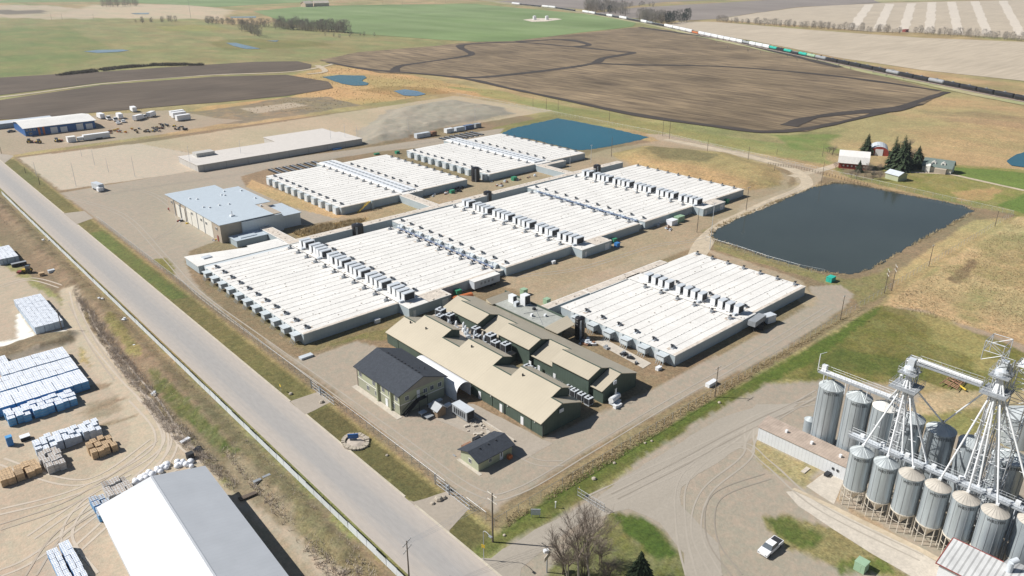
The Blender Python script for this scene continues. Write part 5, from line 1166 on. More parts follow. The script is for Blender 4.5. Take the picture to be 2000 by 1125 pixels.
for grp, lab, mt, ends, rg, x, y, z, a, b_, h, top, i, j in B_:
    hh = h * (1 + (random.uniform(-.14, .1) if rg else random.uniform(-.025, .015)))
    key = (mt, ends, round(a, 2), round(b_, 2), round(h, 2), random.randint(0, 2))
    if key not in _bm:
        mb = MB(); mb.box(.02, a, .02, b_, .1, h)
        for q in range(4): mb.m[-6 + (2, 3, 4, 5)[q]] = 1
        zz = .7
        while zz < h - .2: mb.box(0.005, a + .015, .005, b_ + .015, zz, zz + .05, 2); zz += .78
        for q in (.25, .7): mb.box(a * q, a * q + .09, 0, b_ + .02, h, h + .02, 2)
        for q in (.33, .66): mb.box(0, a, b_ * q, b_ * q + .09, h, h + .015, 2)
        for q in (.1, .8): mb.box(a * q, a * q + .12, .05, b_ - .05, 0, .1, 3)
        o_ = mb.build('wrapped_bundle' if mt == 'lumber white' else 'board_stack', [mt, ends, 'lumber end' if mt == 'lumber white' else 'wood', 'wood']); _bm[key] = o_.data
    else:
        o_ = bpy.data.objects.new('wrapped_bundle' if mt == 'lumber white' else 'board_stack', _bm[key]); COL.objects.link(o_)
    o_.location = (x + random.uniform(-.05, .05) * (1 + 5 * rg), y + random.uniform(-.05, .05) * (1 + 4 * rg), z); o_.scale = (1, 1, hh / h)
    lab2 = lab.format(c=ORD[i], r=ORD[j])
    tag(o_, lab2, 'lumber bundle' if mt == 'lumber white' else 'board stack', grp)
random.seed(31)
for k in range(44):
    px = random.choice([random.uniform(262, 328)] * 3 + [random.uniform(346, 378)]); py = (944 - (px - 262) * .48 if px < 335 else 909) + random.uniform(-6, 4); p = at(px, py)
    mb = MB(); s_ = random.uniform(.5, .8); mb.lathe(p[0], p[1], [(s_ * .8, 0), (s_, s_ * .5), (s_ * .7, s_ * 1.1), (.01, s_ * 1.2)], 8)
    tag(mb.build('bulk_bag', 'lumber white', None, True), 'white bulk bag in the heap behind the warehouse, about %s from the left' % ORD[min(15, int((px - 250) / 8.5))], 'bag', 'bulk bags behind the warehouse')
def prop(nm, lab, cat, m, px, py, dims, rz=0, z=0, lid=None, grp=None):
    p = at(px, py); mb = MB(); a, b_, h = dims; mb.obox((p[0], p[1], z + h / 2), dims, rz, 0); mb.obox((p[0], p[1], z + h + .05), (a + .1, b_ + .1, .1), rz, 1)
    mb.obox((p[0], p[1], z + h * .5), (a + .06, b_ * .3, h * .7), rz, 1)
    return tag(mb.build(nm, [m, lid or m]), lab, cat, grp)
prop('portable_toilet', 'bright blue portable toilet standing alone in the lumber yard', 'toilet', 'blue', 21, 869, (1.2, 1.2, 2.2), lid='lumber blue')
prop('skip_bin', 'black open skip beside the portable toilet', 'skip', 'dark', 50, 858, (1.9, 1.5, .9), lid='lumber white')
prop('black_pallet_stack', 'stack of black pallets near the rough bank', 'pallets', 'dark', 372, 895, (1.4, 1.2, 1.3))
prop('tarped_heap', 'dark tarp covered heap beside the black pallets', 'heap', 'mid grey', 386, 880, (1.6, .9, .6), .6, lid='black tank')
prop('white_sack_pair', 'pair of white sacks on the dirt beyond the warehouse', 'sacks', 'lumber white', 362, 862, (2.2, .8, .4), .3)
prop('concrete_block', 'grey concrete block on the bare dirt, nearer the fence', 'block', 'concrete', 521, 934, (1.6, .6, .6), lid='mid grey'); prop('concrete_block', 'grey concrete block on the bare dirt, nearer the warehouse', 'block', 'concrete', 503, 943, (1.6, .7, .6), lid='mid grey')
mb = MB(); p = at(470, 980); q = at(498, 968)
for k in range(5): mb.tube((p[0], p[1] + k * .25, .3), (q[0] + .5, q[1] + k * .2, .3), .18, n=6)
tag(mb.build('log_pile', 'bark'), 'short pile of dark logs beside the warehouse shadow', 'logs')

# ================================================================== VEHICLES
def vehicle(name, kind, m, L_=4.7, W_=1.85, H__=1.5, cat='car'):
    t = thing(name, 'v', cat, (0, 0, 0)); mb = MB(); h = H__
    if kind == 'car': prof = [(-L_ / 2, .35), (L_ / 2, .35), (L_ / 2, .8), (L_ / 2 - 1.1, .95), (-L_ / 2 + .5, 1.0), (-L_ / 2, .9)]; gl = [(-L_ / 2 + .5, 1.0), (L_ / 2 - 1.1, .95), (L_ / 2 - 1.9, h), (-L_ / 2 + 1.2, h)]
    elif kind == 'pickup': prof = [(-L_ / 2, .5), (L_ / 2, .5), (L_ / 2, 1.05), (L_ / 2 - 1.3, 1.2), (-L_ / 2, 1.2)]; gl = [(-L_ / 2 + 2.05, 1.2), (L_ / 2 - 1.3, 1.2), (L_ / 2 - 2.0, h), (-L_ / 2 + 2.15, h)]
    else: prof = [(-L_ / 2, .5), (L_ / 2, .5), (L_ / 2, 1.3), (L_ / 2 - .7, h), (-L_ / 2, h)]; gl = None
    w2 = W_ / 2
    mb.extr(prof, 'y', -w2, w2, 0)
    if kind == 'pickup':   # flat dark sheet, the shade of a sunken load bed put into colour
        mb.box(-L_ / 2 + .12, -L_ / 2 + 1.95, -w2 + .12, w2 - .12, 1.2, 1.215, 1)
    mb.build('body', [m, 'dark'], t)
    if gl:
        mb = MB(); i = len(mb.v); pr = gl; wt = w2 - .25
        pts = [(pr[0][0], -w2 + .05, pr[0][1]), (pr[1][0], -w2 + .05, pr[1][1]), (pr[2][0], -wt, pr[2][1]), (pr[3][0], -wt, pr[3][1])]
        oth = [(a, -b_, c_) for a, b_, c_ in pts]
        mb.poly(pts, 1); mb.poly(oth[::-1], 1); mb.poly([pts[3], pts[2], oth[2], oth[3]], 0); mb.poly([pts[1], oth[1], oth[2], pts[2]], 1); mb.poly([pts[0], pts[3], oth[3], oth[0]], 1)
        mb.build('cabin', [m, 'glass'], t)
    else: MB().box(L_ / 2 - .62, L_ / 2 - .12, -w2 + .1, w2 - .1, h * .62, h * .86).build('windscreen', 'glass', t)
    for sx in (-L_ * .31, L_ * .31):
        for sy in (-w2 + .1, w2 - .1): MB().tube((sx, sy - .12, .36), (sx, sy + .12, .36), .36, n=12).build('wheel', 'black tank', t)
    if kind in ('car', 'pickup'):
        for sy in (-w2 + .25, w2 - .25): MB().box(L_ / 2 - .02, L_ / 2 + .02, sy - .18, sy + .18, .7, .85).build('headlight', 'glass', t)
    return t
pk = vehicle('pickup_truck', 'pickup', 'fabric', 5.7, 2.0, 1.85, 'pickup'); a = at(1493, 1080); b = at(1518, 1058)
# front faces the camera side (down left in the photo)
pk.location = (*at(1504, 1074), 0); pk.rotation_euler = (0, 0, math.atan2(a[1] - b[1], a[0] - b[0])); pk['label'] = 'white pickup truck parked on the gravel of the grain yard'
vp = {k: Proto(vehicle(n_, kd, m, *d, cat=c_)) for k, (n_, kd, m, d, c_) in {
    'wcar': ('parked_car', 'car', 'fabric', (4.7, 1.85, 1.5), 'car'), 'dcar': ('parked_car', 'car', 'dark', (4.7, 1.85, 1.5), 'car'), 'gcar': ('parked_car', 'car', 'mid grey', (4.7, 1.85, 1.6), 'car'),
    'wpick': ('work_truck', 'pickup', 'fabric', (6, 2.1, 2.0), 'truck'), 'van': ('box_van', 'van', 'fabric', (6.5, 2.3, 2.8), 'van')}.items()}
cx = lambda x, y: at(x / 4, y / 4)
vp['wcar'].put(cx(35, 975), 1.6, 'white car parked behind the blue building, left of another white car'); vp['wcar'].put(cx(72, 972), 1.6, 'white car parked behind the blue building, nearest its corner')
vp['gcar'].put(cx(8, 978), 1.6, 'grey car at the left edge behind the blue building'); vp['dcar'].put(cx(90, 1033), .1, 'dark car on the apron left of the blue building')
for k, (x, y, rz, kd, lb) in enumerate(((1045, 872, 1.5, 'van', 'white box van furthest back in the contractor yard, behind the other trucks'), (790, 925, 1.6, 'van', 'white cab truck with a dark front next to the blue building corner'), (850, 935, 1.5, 'wpick', 'white work truck second from the blue building'), (905, 945, 1.4, 'wpick', 'white work truck in the middle of the tight truck cluster'), (937, 925, 1.5, 'van', 'white box truck standing over the tight truck cluster'), (965, 955, 1.4, 'wcar', 'white car at the right end of the tight truck cluster'),
        (925, 968, 1.4, 'wcar', 'white car at the front of the tight truck cluster'), (1085, 938, .6, 'van', 'white box truck at the left of the three right hand trucks'), (1125, 925, .6, 'wpick', 'white work truck between two box trucks'), (1185, 912, .8, 'van', 'white box truck at the right of the three right hand trucks'))):
    vp[kd].put(cx(x, y), rz, lb, 'vehicles in the contractor yard', 1.3)
for k, (x, y, lb) in enumerate(((1385, 905, 'furthest'), (1400, 918, 'middle'), (1432, 940, 'nearest'))):
    p = cx(x, y); t = thing('travel_trailer', 'white enclosed trailer, the %s of the three parked askew right of the trucks' % lb, 'trailer', (*p, 0), 'trailers in the contractor yard')
    MB().obox((p[0], p[1], 2.2), (9.5, 3.4, 3.4), .1).build('body', 'fabric', t); MB().obox((p[0], p[1] - 1.3, .5), (2, .3, .8), .1).build('wheel', 'dark', t)
p = cx(730, 1090); t = thing('white_trailer', 'long white enclosed trailer with a rounded nose near the white fence line', 'trailer', (*p, 0)); MB().obox((p[0] + 2, p[1], 2.0), (15, 3, 3.0), 0).build('body', 'fabric', t); MB().obox((p[0] - 7.2, p[1], 1.6), (3, 2.6, 2.0), 0).build('nose', 'white metal', t); MB().obox((p[0] + 3, p[1] - 1.3, .5), (4, .4, 1.0), 0).build('wheel', 'dark', t)
p = cx(560, 1108); t = thing('site_office', 'small white square cabin left of the long white trailer', 'cabin', (*p, 0)); MB().obox((p[0], p[1], 1.6), (4.5, 4.0, 3.0), 0).build('body', 'fabric', t); MB().obox((p[0], p[1], 3.2), (4.8, 4.3, .2), 0).build('roof', 'membrane', t)
tr_ = thing('tractor', 't', 'tractor', (0, 0, 0)); MB().box(-1.6, 1.2, -.6, .6, .7, 1.5).build('body', 'yellow', tr_); MB().box(-1.4, -.1, -.65, .65, 1.5, 2.7).build('cab', 'glass', tr_)
for sx, r in ((-1, .85), (1, .55)):
    for sy in (-.9, .9): MB().tube((sx, sy - .2, r), (sx, sy + .2, r), r, n=12).build('wheel', 'black tank', tr_)
MB().box(1.2, 2.8, -.9, .9, .3, .9).build('bucket', 'red', tr_)
TP = Proto(tr_); TP.put(at(52, 533), 2.6, 'yellow and red loader tractor by the dirt at the left edge'); TP.put(cx(455, 1108), .4, 'yellow machine parked below the blue building'); TP.put(cx(300, 1119), 2, 'yellow machine with a red bucket at the left below the blue building'); TP.put(cx(235, 1115), 1, 'yellow machine furthest left below the blue building')
prop('wood_crate', 'pale wooden crate in front of the tractor', 'crate', 'lumber tan', 82, 538, (1.6, 1.4, 1.0)); prop('grey_crate', 'grey crate with bright gear beside the wooden crate', 'crate', 'light grey metal', 101, 532, (2.0, 1.4, .9)); prop('dark_attachment', 'dark machine attachment beside the small white stack', 'attachment', 'dark', 38, 519, (4.6, 1.4, 1.2), lid='mid grey')
random.seed(41)
for k in range(46):   # rusty implements in rows at the contractor yard
    c_ = random.choice(((880, 1035, 40, 12, 'rust'), (990, 1030, 70, 18, 'orange'), (1100, 1025, 60, 18, 'dark'), (1210, 1015, 40, 16, 'mid grey'), (1290, 995, 40, 18, 'dark'), (1400, 1005, 50, 14, 'dark')))
    p = cx(c_[0] + random.uniform(-1, 1) * c_[2], c_[1] + random.uniform(-1, 1) * c_[3]); mb = MB(); a_ = random.random() * 3
    mb.obox((p[0], p[1], .6), (random.uniform(1.5, 3.5), .5, .7), a_, 0); mb.obox((p[0], p[1], 1.0), (.5, random.uniform(1, 2.5), .5), a_, 1)
    tag(mb.build('farm_implement', [c_[4], random.choice(('rust', 'dark', 'yellow', 'mid grey'))]), '%s machine part in the rows before the trucks, %s from the left' % ({'rust': 'rusty', 'orange': 'orange', 'dark': 'dark', 'mid grey': 'grey'}[c_[4]], ORD[min(15, max(0, int((p[0] - 110) / 3.2)))]), 'implement', 'machine parts laid out in the contractor yard')
rv = at(193, 371); t = thing('motor_home', 'white truck with a box body parked alone at the edge of the paved yard', 'truck', (*rv, 0))
MB().obox((rv[0], rv[1] + .5, 1.9), (2.6, 7.5, 2.8), .15).build('body', 'light grey metal', t); MB().obox((rv[0] - .3, rv[1] - 3.6, 1.2), (2.4, 2.2, 1.7), .15).build('cab', 'fabric', t); MB().obox((rv[0], rv[1], .4), (2.7, 5.5, .7), .15).build('wheel', 'dark', t)

def container(lab, px, py, L_, rz, m, W_=2.5, H__=2.6, txt=None, m2=None):
    p = at(px, py); t = thing('shipping_container', lab, 'container', (*p, 0)); mb = MB(); mb.obox((p[0], p[1], .15 + H__ / 2), (L_, W_, H__), rz); mb.build('body', m, t)
    mb = MB(); c, s = math.cos(rz), math.sin(rz); n_ = int(L_ / .8)
    for k in range(n_):
        u = -L_ / 2 + .4 + k * (L_ - .8) / max(1, n_ - 1)
        for sd in (-1, 1): mb.obox((p[0] + u * c - sd * (W_ / 2) * s, p[1] + u * s + sd * (W_ / 2) * c, .15 + H__ / 2), (.18, .08, H__ - .3), rz)
    mb.build('rib', m2 or m, t); return t
sc_ = at(936, 557)
semi = thing('semi_trailer', 'grey white semi trailer parked at the near wall of the roadside double shed', 'trailer', (151.5, 181.2, 0))
MB().box(145.9, 157.0, 180.2, 182.8, .9, 3.5).build('body', 'light grey metal', semi); MB().box(145.8, 157.1, 180.1, 182.9, 3.5, 3.6).build('roof', 'membrane', semi)
for x in (153.5, 154.8): MB().tube((x, 180.2, .45), (x, 182.8, .45), .45, n=10).build('wheel', 'dark', semi)
MB().box(147.0, 147.2, 180.6, 182.4, 0, .9).build('landing_leg', 'dark', semi)
for k in range(4): MB().box(148.5 + k * 1.6, 149.3 + k * 1.6, 180.14, 180.195, 1.9, 2.7).build('side_mark', 'mid grey', semi)
for k, (x, y, l, m, lb) in enumerate(((825, 268, 9, 'light grey metal', 'long grey blue'), (846, 265, 3, 'rust', 'rust red'), (877, 259, 5, 'white metal', 'white'), (897, 256, 6, 'light grey metal', 'grey'), (915, 252, 6, 'blue pipe', 'slate blue'), (932, 249, 4, 'mid grey', 'dark grey'))):
    container('%s shipping container in the line along the gravel behind the rear sheds' % lb, x, y, l * 1.15, 0, m, 3.2)
for k, (x, y) in enumerate([(540 + 14 * q, 337 - 2.6 * q) for q in range(7)] + [(874 + 10 * q, 274 - 2 * q) for q in range(7)]):
    p = at(x, y); a_ = .12 if k < 7 else .1
    mb = MB(); mb.obox((p[0], p[1] + 1.5, .3), (2.3, 12, .5), 0, 0); mb.obox((p[0], p[1] + 1.5, .57), (.3, 12, .06), 0, 1)
    tag(mb.build('panel_stack', ['dark', 'light grey metal']), 'long dark stack of panels laid behind the ' + ('shed next to the workshop' if k < 7 else 'shed furthest back'), 'panel stack', 'dark panel stacks behind the rear sheds')
for nm, lb, m, x, y, d in (('dumpster', 'small green dumpster at the pond end shed', 'bin green', 1418, 396, (2, 1.8, 1.6)), ('dumpster', 'green dumpster beside the bulging scrap load', 'green box', 1326, 432, (4.5, 2.4, 2.2)), ('dumpster', 'teal green dumpster beside a blue one', 'bin green', 1199, 473, (2, 1.6, 1.5)), ('dumpster', 'blue dumpster beside a teal green one', 'blue', 1205, 482, (1.8, 1.5, 1.6)),
        ('dumpster', 'bright green dumpster in the corner behind the tan green roof', 'bin green', 894, 576, (2, 1.8, 1.8)), ('dumpster', 'green box on the gravel behind the shed beside the workshop', 'bin green', 776, 300, (2.2, 2, 1.4)), ('dumpster', 'flat green box beyond the rear wall of the workshop side shed', 'bin green', 736, 302, (3, 1.4, .8)), ('dumpster', 'green dumpster among clutter between the two rear sheds', 'bin green', 883, 377, (2.2, 1.6, 1.4)), ('dumpster', 'dark green dumpster in front of the furthest shed', 'bin green', 1004, 352, (2.4, 2, 1.7)),
        ('pump_box', 'round topped teal pump box on the grass by the pond', 'teal', 1622, 549, (3, 2, 1.6)), ('transformer_box', 'pale green transformer box in the yard, further from the separate shed', 'green box', 1023, 575, (1.9, 1.8, 1.9)), ('transformer_box', 'pale green transformer box at the corner of the separate shed', 'green box', 1068, 593, (1.8, 1.7, 1.7)),
        ('transformer_box', 'green transformer box on a pad beside the concrete lane', 'green box', 1681, 1112, (1.9, 1.9, 1.8)), ('wall_ac', 'small white cooler unit at the foot of the roadside shed wall', 'white metal', 737, 630, (1.7, .9, 1.1)), ('wall_ac', 'small white box against the middle shed wall', 'white metal', 1081, 515, (1.5, .9, 1.0)), ('utility_cabinet', 'white flat cabinet on a slab beside the front lane pole', 'white metal', 1389, 752, (3.6, 1.2, .9)),
        ('blue_tarp', 'crumpled blue tarp on the gravel behind the sheds', 'blue', 658, 292, (5.5, 1.6, .7)), ('white_tote', 'white tote at the lane by the separate shed corner', 'white metal', 1286, 722, (1.6, 1, .8)), ('scrap_heap', 'bulging white wrapped scrap load by the shed wall', 'lumber white', 1312, 438, (4, 3, 2)), ('flatbed', 'small dark trailer beside the white annex', 'dark', 1616, 928, (1.6, .9, .5)), ('white_board', 'pale board lying on the grass by the annex', 'concrete', 1573, 919, (2.4, .8, .1)),
        ('grey_skip', 'flat grey ramp at the corner of the paved yard', 'light grey metal', 598, 698, (3.6, 1.6, .5))):
    prop(nm, lb, nm.replace('_', ' '), m, x, y, d)
random.seed(51)
def clutter(lab, pts, n_, grp, cols):
    for k in range(n_):
        a_, b_ = random.choice(pts); p = at(a_ + random.uniform(-1, 1) * 6, b_ + random.uniform(-1, 1) * 2.5); mb = MB(); s_ = random.uniform(.35, 1.0); rz = random.random() * 3
        mb.obox((p[0], p[1], s_ * .35), (s_ * 1.7, s_, s_ * .7), rz, 0); mb.obox((p[0] + .3, p[1] + .2, s_ * .5), (s_ * .7, s_ * .8, s_), rz + .5, 1)
        tag(mb.build('debris', [random.choice(cols), random.choice(cols)]), lab, 'debris', grp)
CC = ('white metal', 'dark', 'light grey metal', 'mid grey', 'rust')
clutter('loose pallet or scrap piece in the strip between the rear shed wall and the joined row', [(960, 358), (985, 354), (1010, 350), (1030, 346), (1050, 343), (850, 382), (870, 378), (975, 362)], 26, 'clutter between the sheds', CC)
clutter('black drum or tyre in the heap at the near corner of the workshop side shed', [(895, 373), (905, 369), (898, 366)], 18, 'black heap by the rear shed', ('dark', 'black tank'))
clutter('scrap piece in the litter around the green dumpster by the pond end sheds', [(1300, 445), (1290, 440), (1310, 450), (1345, 420)], 14, 'scrap by the pond end shed', CC)
clutter('piece of gear in the small heap against the workshop wall', [(352, 435), (362, 439), (345, 415), (335, 410), (420, 470)], 16, 'gear by the workshop', ('white metal', 'mid grey', 'red', 'dark', 'yellow'))
clutter('fitting or tote in the jumble behind the east green building', [(1135, 670), (1150, 672), (1160, 675), (1145, 664)], 14, 'jumble by the black tank', CC)
clutter('bent white scrap lying on the dirt beyond the roadside fence', [(305, 772), (260, 680), (283, 698), (197, 586), (245, 625), (100, 490), (90, 470)], 12, 'scrap along the rough bank', ('white metal', 'concrete'))
clutter('scrap on the concrete slab strip', [(1186, 680), (1200, 689), (1215, 695), (1228, 700), (1245, 710)], 8, 'dark pieces along the slab by the separate shed', ('dark', 'mid grey'))
tag(sheet('slab_strip', W([(1160, 668), (1180, 662), (1272, 710), (1256, 720)]), .1, 'concrete'), 'narrow concrete slab between the green building and the separate shed', 'slab', kind='structure')
# planter ring with a sign, boulders
random.seed(61); pc = at(694, 864); t = thing('planter', 'ring of pale boulders round a bed with a dark teal sign on the verge', 'planter', (*pc, 0))
for k in range(22):
    a_ = k * math.tau / 22; r = .45 + random.uniform(-.1, .15); x, y = pc[0] + 2.5 * math.cos(a_), pc[1] + 3.1 * math.sin(a_); mb = MB(); mb.obox((x, y, r * .45), (r * 2, r * 1.5, r), a_); mb.build('boulder', 'rock', t)
mb = MB(); mb.lathe(pc[0], pc[1], [(2.2, .05), (1.2, .3), (.01, .35)], 14); mb.build('bed', 'brush', t); mb = MB(); mb.obox((pc[0], pc[1] + .8, 1.3), (2.4, .3, 1.1), -.6, 0); mb.obox((pc[0], pc[1] + .8, .5), (1.6, .2, .9), -.6, 1); mb.build('sign_board', ['blue siding', 'mid grey'], t)
for k, (x, y, s_) in enumerate(((857, 976, .8), (866, 973, .6), (845, 984, .45), (568, 770, .5), (628, 786, .6), (756, 890, .35), (1160, 936, .5), (1260, 866, .3), (1273, 862, .3), (1200, 905, .35), (985, 1046, .3), (1405, 787, .4))):
    p = at(x, y); mb = MB(); mb.lathe(p[0], p[1], [(s_, 0), (s_ * 1.1, s_ * .4), (s_ * .7, s_ * .9), (.01, s_)], 7)
    tag(mb.build('boulder', 'rock', None), ['tan boulder, middle of the three at the driveway corner', 'grey boulder at the fence end of the three by the driveway', 'flat pale stone at the road end of the three by the driveway', 'pale boulder on the verge above the first driveway', 'cream boulder on the verge below the first driveway', 'small pale stone on the long verge', 'pale slab stone below the front fence', 'left one of two small stones by the lane fence', 'right one of two small stones by the lane fence', 'small stone below the front fence in the grass', 'tiny pale stone by the corner pole', 'pale stone at the fence near the lane pole'][k], 'boulder')

# ================================================================== POLES
def pole(lab, px, pb, pt, arms=1, cat='utility pole', m='pole wood', r=.15, name='utility_pole', arm_rz=.0, al=1.3, x=None):
    p = at(px, pb); h = height(px, pb, pt); t = thing(name, lab, cat, (*p, 0)); MB().tube((*p, 0), (*p, h), r, r * .65, 8, 0).build('post', m, t)
    for k in range(arms):
        z = h - .35 - 1.5 * k; c, s = math.cos(arm_rz) * al, math.sin(arm_rz) * al; mb = MB()
        mb.tube((p[0] - c, p[1] - s, z), (p[0] + c, p[1] + s, z), .08, n=4); mb.build('crossarm', 'leg cream' if m == 'pole wood' else m, t)
        mb = MB()
        for q in (-.95, -.4, .4, .95): mb.tube((p[0] + c * q, p[1] + s * q, z), (p[0] + c * q, p[1] + s * q, z + .3), .05, n=5)
        mb.build('insulator', 'white metal', t)
    return t, p, h
pole('tall wooden pole with two crossarms at the front corner of the fenced site', 962.4, 1058.5, 963, 2, r=.2, arm_rz=1.57)
_, pA, hA = pole('wooden pole with crossed arms standing on the road verge at the bottom edge', 799, 1128, 1057, 2, arm_rz=.4)
pole('wooden pole with a pale crossarm beside the front lane', 1396, 775, 717, 1, arm_rz=0)
pole('short wooden pole beside the lane bend near the separate shed', 1641, 625, 577, 1, al=.6)
pole('wooden pole, left one of the close pair at the right hand fence', 1727, 573, 527, 2, arm_rz=.6); pole('wooden pole, right one of the close pair at the right hand fence', 1741, 568, 518, 2, arm_rz=.6)
pole('leaning wooden pole on the pond bank near the right hand fence', 1814, 520, 478, 1, al=.6); pole('wooden pole furthest right on the pond bank', 1943, 442, 412, 0)
pole('wooden pole with a crossarm on the pond track, facing the dry mound', 1457, 411, 365, 1); pole('dark pole left of two at the pond corner', 1361, 454, 408, 0); pole('pole with a pale crossarm nearest the pond corner', 1386, 487, 396, 1, m='light grey metal', r=.11)
pole('wooden pole between the blue pond and the dry mound', 1194, 306, 268, 0); pole('grey pole with a lamp head beside the blue pond', 1154, 318, 283, 1, m='light grey metal', r=.1, al=.7); pole('grey pole at the near corner of the furthest shed', 1113, 330, 300, 0, m='light grey metal', r=.1)
for k, (x, b_, t_) in enumerate(((1041, 207, 188), (1067, 214, 192), (1090, 216, 192), (1190, 236, 209), (1294, 266, 229), (1307, 272, 233), (1381, 300, 274), (1461, 312, 286), (1604, 357, 316), (1606, 306, 285), (1517, 302, 291), (1512, 336, 322))):
    pole('plain wooden pole along the back fence, %s from the far left corner' % ORD[k], x, b_, t_, 0, r=.14)
for k, (x, b_, t_, lb) in enumerate(((149, 364, 318, 'nearest the road'), (72, 345, 316, 'at the road side fence line, left of the others'), (212, 336, 308, 'in the middle of the paved extension'), (264, 346, 304, 'with a double head at the paved extension'), (185, 322, 292, 'further back in the paved extension'), (160, 306, 292, 'furthest in the paved extension'), (373, 329, 284, 'at the left end of the long storage building'), (472, 312, 274, 'in front of the long storage building'), (647, 283, 250, 'at the right end of the long storage building'), (675, 280, 243, 'second past the long storage building'), (698, 278, 246, 'third past the long storage building'), (798, 262, 229, 'in front of the left flank of the tailings mound'), (928, 240, 207, 'in front of the right flank of the tailings mound'))):
    pole('thin grey light pole ' + lb, x, b_, t_, 0, 'light pole', 'light grey metal', .1, 'light_pole')
pole('dark wooden pole on the verge, nearer the lot driveway', 78, 361, 344, 0); pole('dark wooden pole on the verge, further up the road', 50, 338, 326, 0); pole('wooden pole at the left edge by the contractor yard', 3, 300, 285, 0)
pole('very tall thin mast among the far bare trees', 373, 36, -14, 0, 'mast', 'mid grey', .25, 'mast')
for k, (x, b_, t_) in enumerate(((101, 39, 26), (122, 39, 27), (748, 12, 3), (786, 10, -1), (850, 8, -1), (870, 6, -2), (183, 37, 27))):
    pole('distant thin wooden pole, %s of those in the far fields from the left' % ('first second fourth fifth sixth seventh third'.split()[k]), x, b_, t_, 0, r=.2)
_, pl_, _ = pole('dark pole beside the square white stack in the lumber yard', 121, 644, 604, 1, al=.4)
t, p, h = pole('curved steel street lamp with a small yellow sign at the yard entrance', 945, 1093.5, 1038, 0, 'street lamp', 'galvanised', .08, 'street_lamp')
mb = MB(); a_ = [(0, 0), (.5, .45), (1.3, .75), (2.3, .8)]
for q in range(3): mb.tube((p[0] - a_[q][0] * .2, p[1] - a_[q][0], h + a_[q][1]), (p[0] - a_[q + 1][0] * .2, p[1] - a_[q + 1][0], h + a_[q + 1][1]), .06)
mb.build('arm', 'galvanised', t); MB().box(p[0] - .7, p[0] - .3, p[1] - 2.9, p[1] - 2.2, h + .7, h + .85).build('lamp_head', 'mid grey', t); MB().obox((p[0] - .1, p[1], 3.2), (.06, .7, .7), .4).build('sign', 'yellow', t)
# wires between the corner pole and the pole on the verge
pC = at(962.4, 1058.5); mb = MB()
for o_ in (-1, -.4, .4, 1):
    pr = None
    for k in range(9):
        q = k / 8; pt = (pC[0] + (pA[0] - pC[0]) * q, pC[1] + (pA[1] - pC[1]) * q + o_ * (1 - .6 * q), 10.6 + (hA - 10.9) * q - 1.0 * 4 * q * (1 - q) * .5)
        if pr: mb.tube(pr, pt, .02, n=3)
        pr = pt
tag(mb.build('power_line', 'mid grey'), 'thin overhead wires strung from the corner pole over the road', 'wires')
p = at(1046, 1010); t = thing('site_sign', 'square pale grey notice board on posts in the front grass', 'sign', (*p, 0)); mb = MB(); mb.obox((p[0], p[1], 1.25), (1.9, .1, 1.4), -.75); mb.build('board', 'light grey metal', t)
mb = MB(); c, s = math.cos(-.75) * .8, math.sin(-.75) * .8
for q in (-1, 1): mb.tube((p[0] + c * q, p[1] + s * q, 0), (p[0] + c * q, p[1] + s * q, 1.9), .05)
mb.build('post', 'mid grey', t)
p = at(1085, 992); t = thing('marker_post', 'short white marker post below the front fence', 'post', (*p, 0)); MB().tube((*p, 0), (*p, 1.4), .1).build('post', 'white metal', t); MB().box(p[0] - .14, p[0] + .14, p[1] - .14, p[1] + .14, 1.4, 1.55).build('cap', 'white trim', t)
p = at(549, 765); t = thing('warning_sign', 'small bright yellow diamond sign at the edge of the verge', 'sign', (*p, 0)); MB().tube((*p, 0), (*p, 1.7), .05).build('post', 'galvanised', t)
mb = MB(); mb.poly([(p[0] - .06, p[1], 1.3), (p[0] - .06, p[1] - .5, 1.8), (p[0] - .06, p[1], 2.3), (p[0] - .06, p[1] + .5, 1.8)]); mb.poly([(p[0] - .03, p[1], 1.3), (p[0] - .03, p[1] + .5, 1.8), (p[0] - .03, p[1], 2.3), (p[0] - .03, p[1] - .5, 1.8)]); mb.build('plate', 'yellow', t)
p = at(1068, 1118); t = thing('entrance_sign', 'cluster of pale signs and a floodlight by the bottom yard entrance', 'sign', (*p, 0)); MB().tube((*p, 0), (*p, 4), .12).build('post', 'mid grey', t); MB().obox((p[0], p[1], 3.6), (2.2, .15, .9), .3).build('board', 'concrete', t); MB().obox((p[0] + .3, p[1] + .6, 4.3), (.9, .7, .5), -.4).build('floodlight', 'white metal', t)

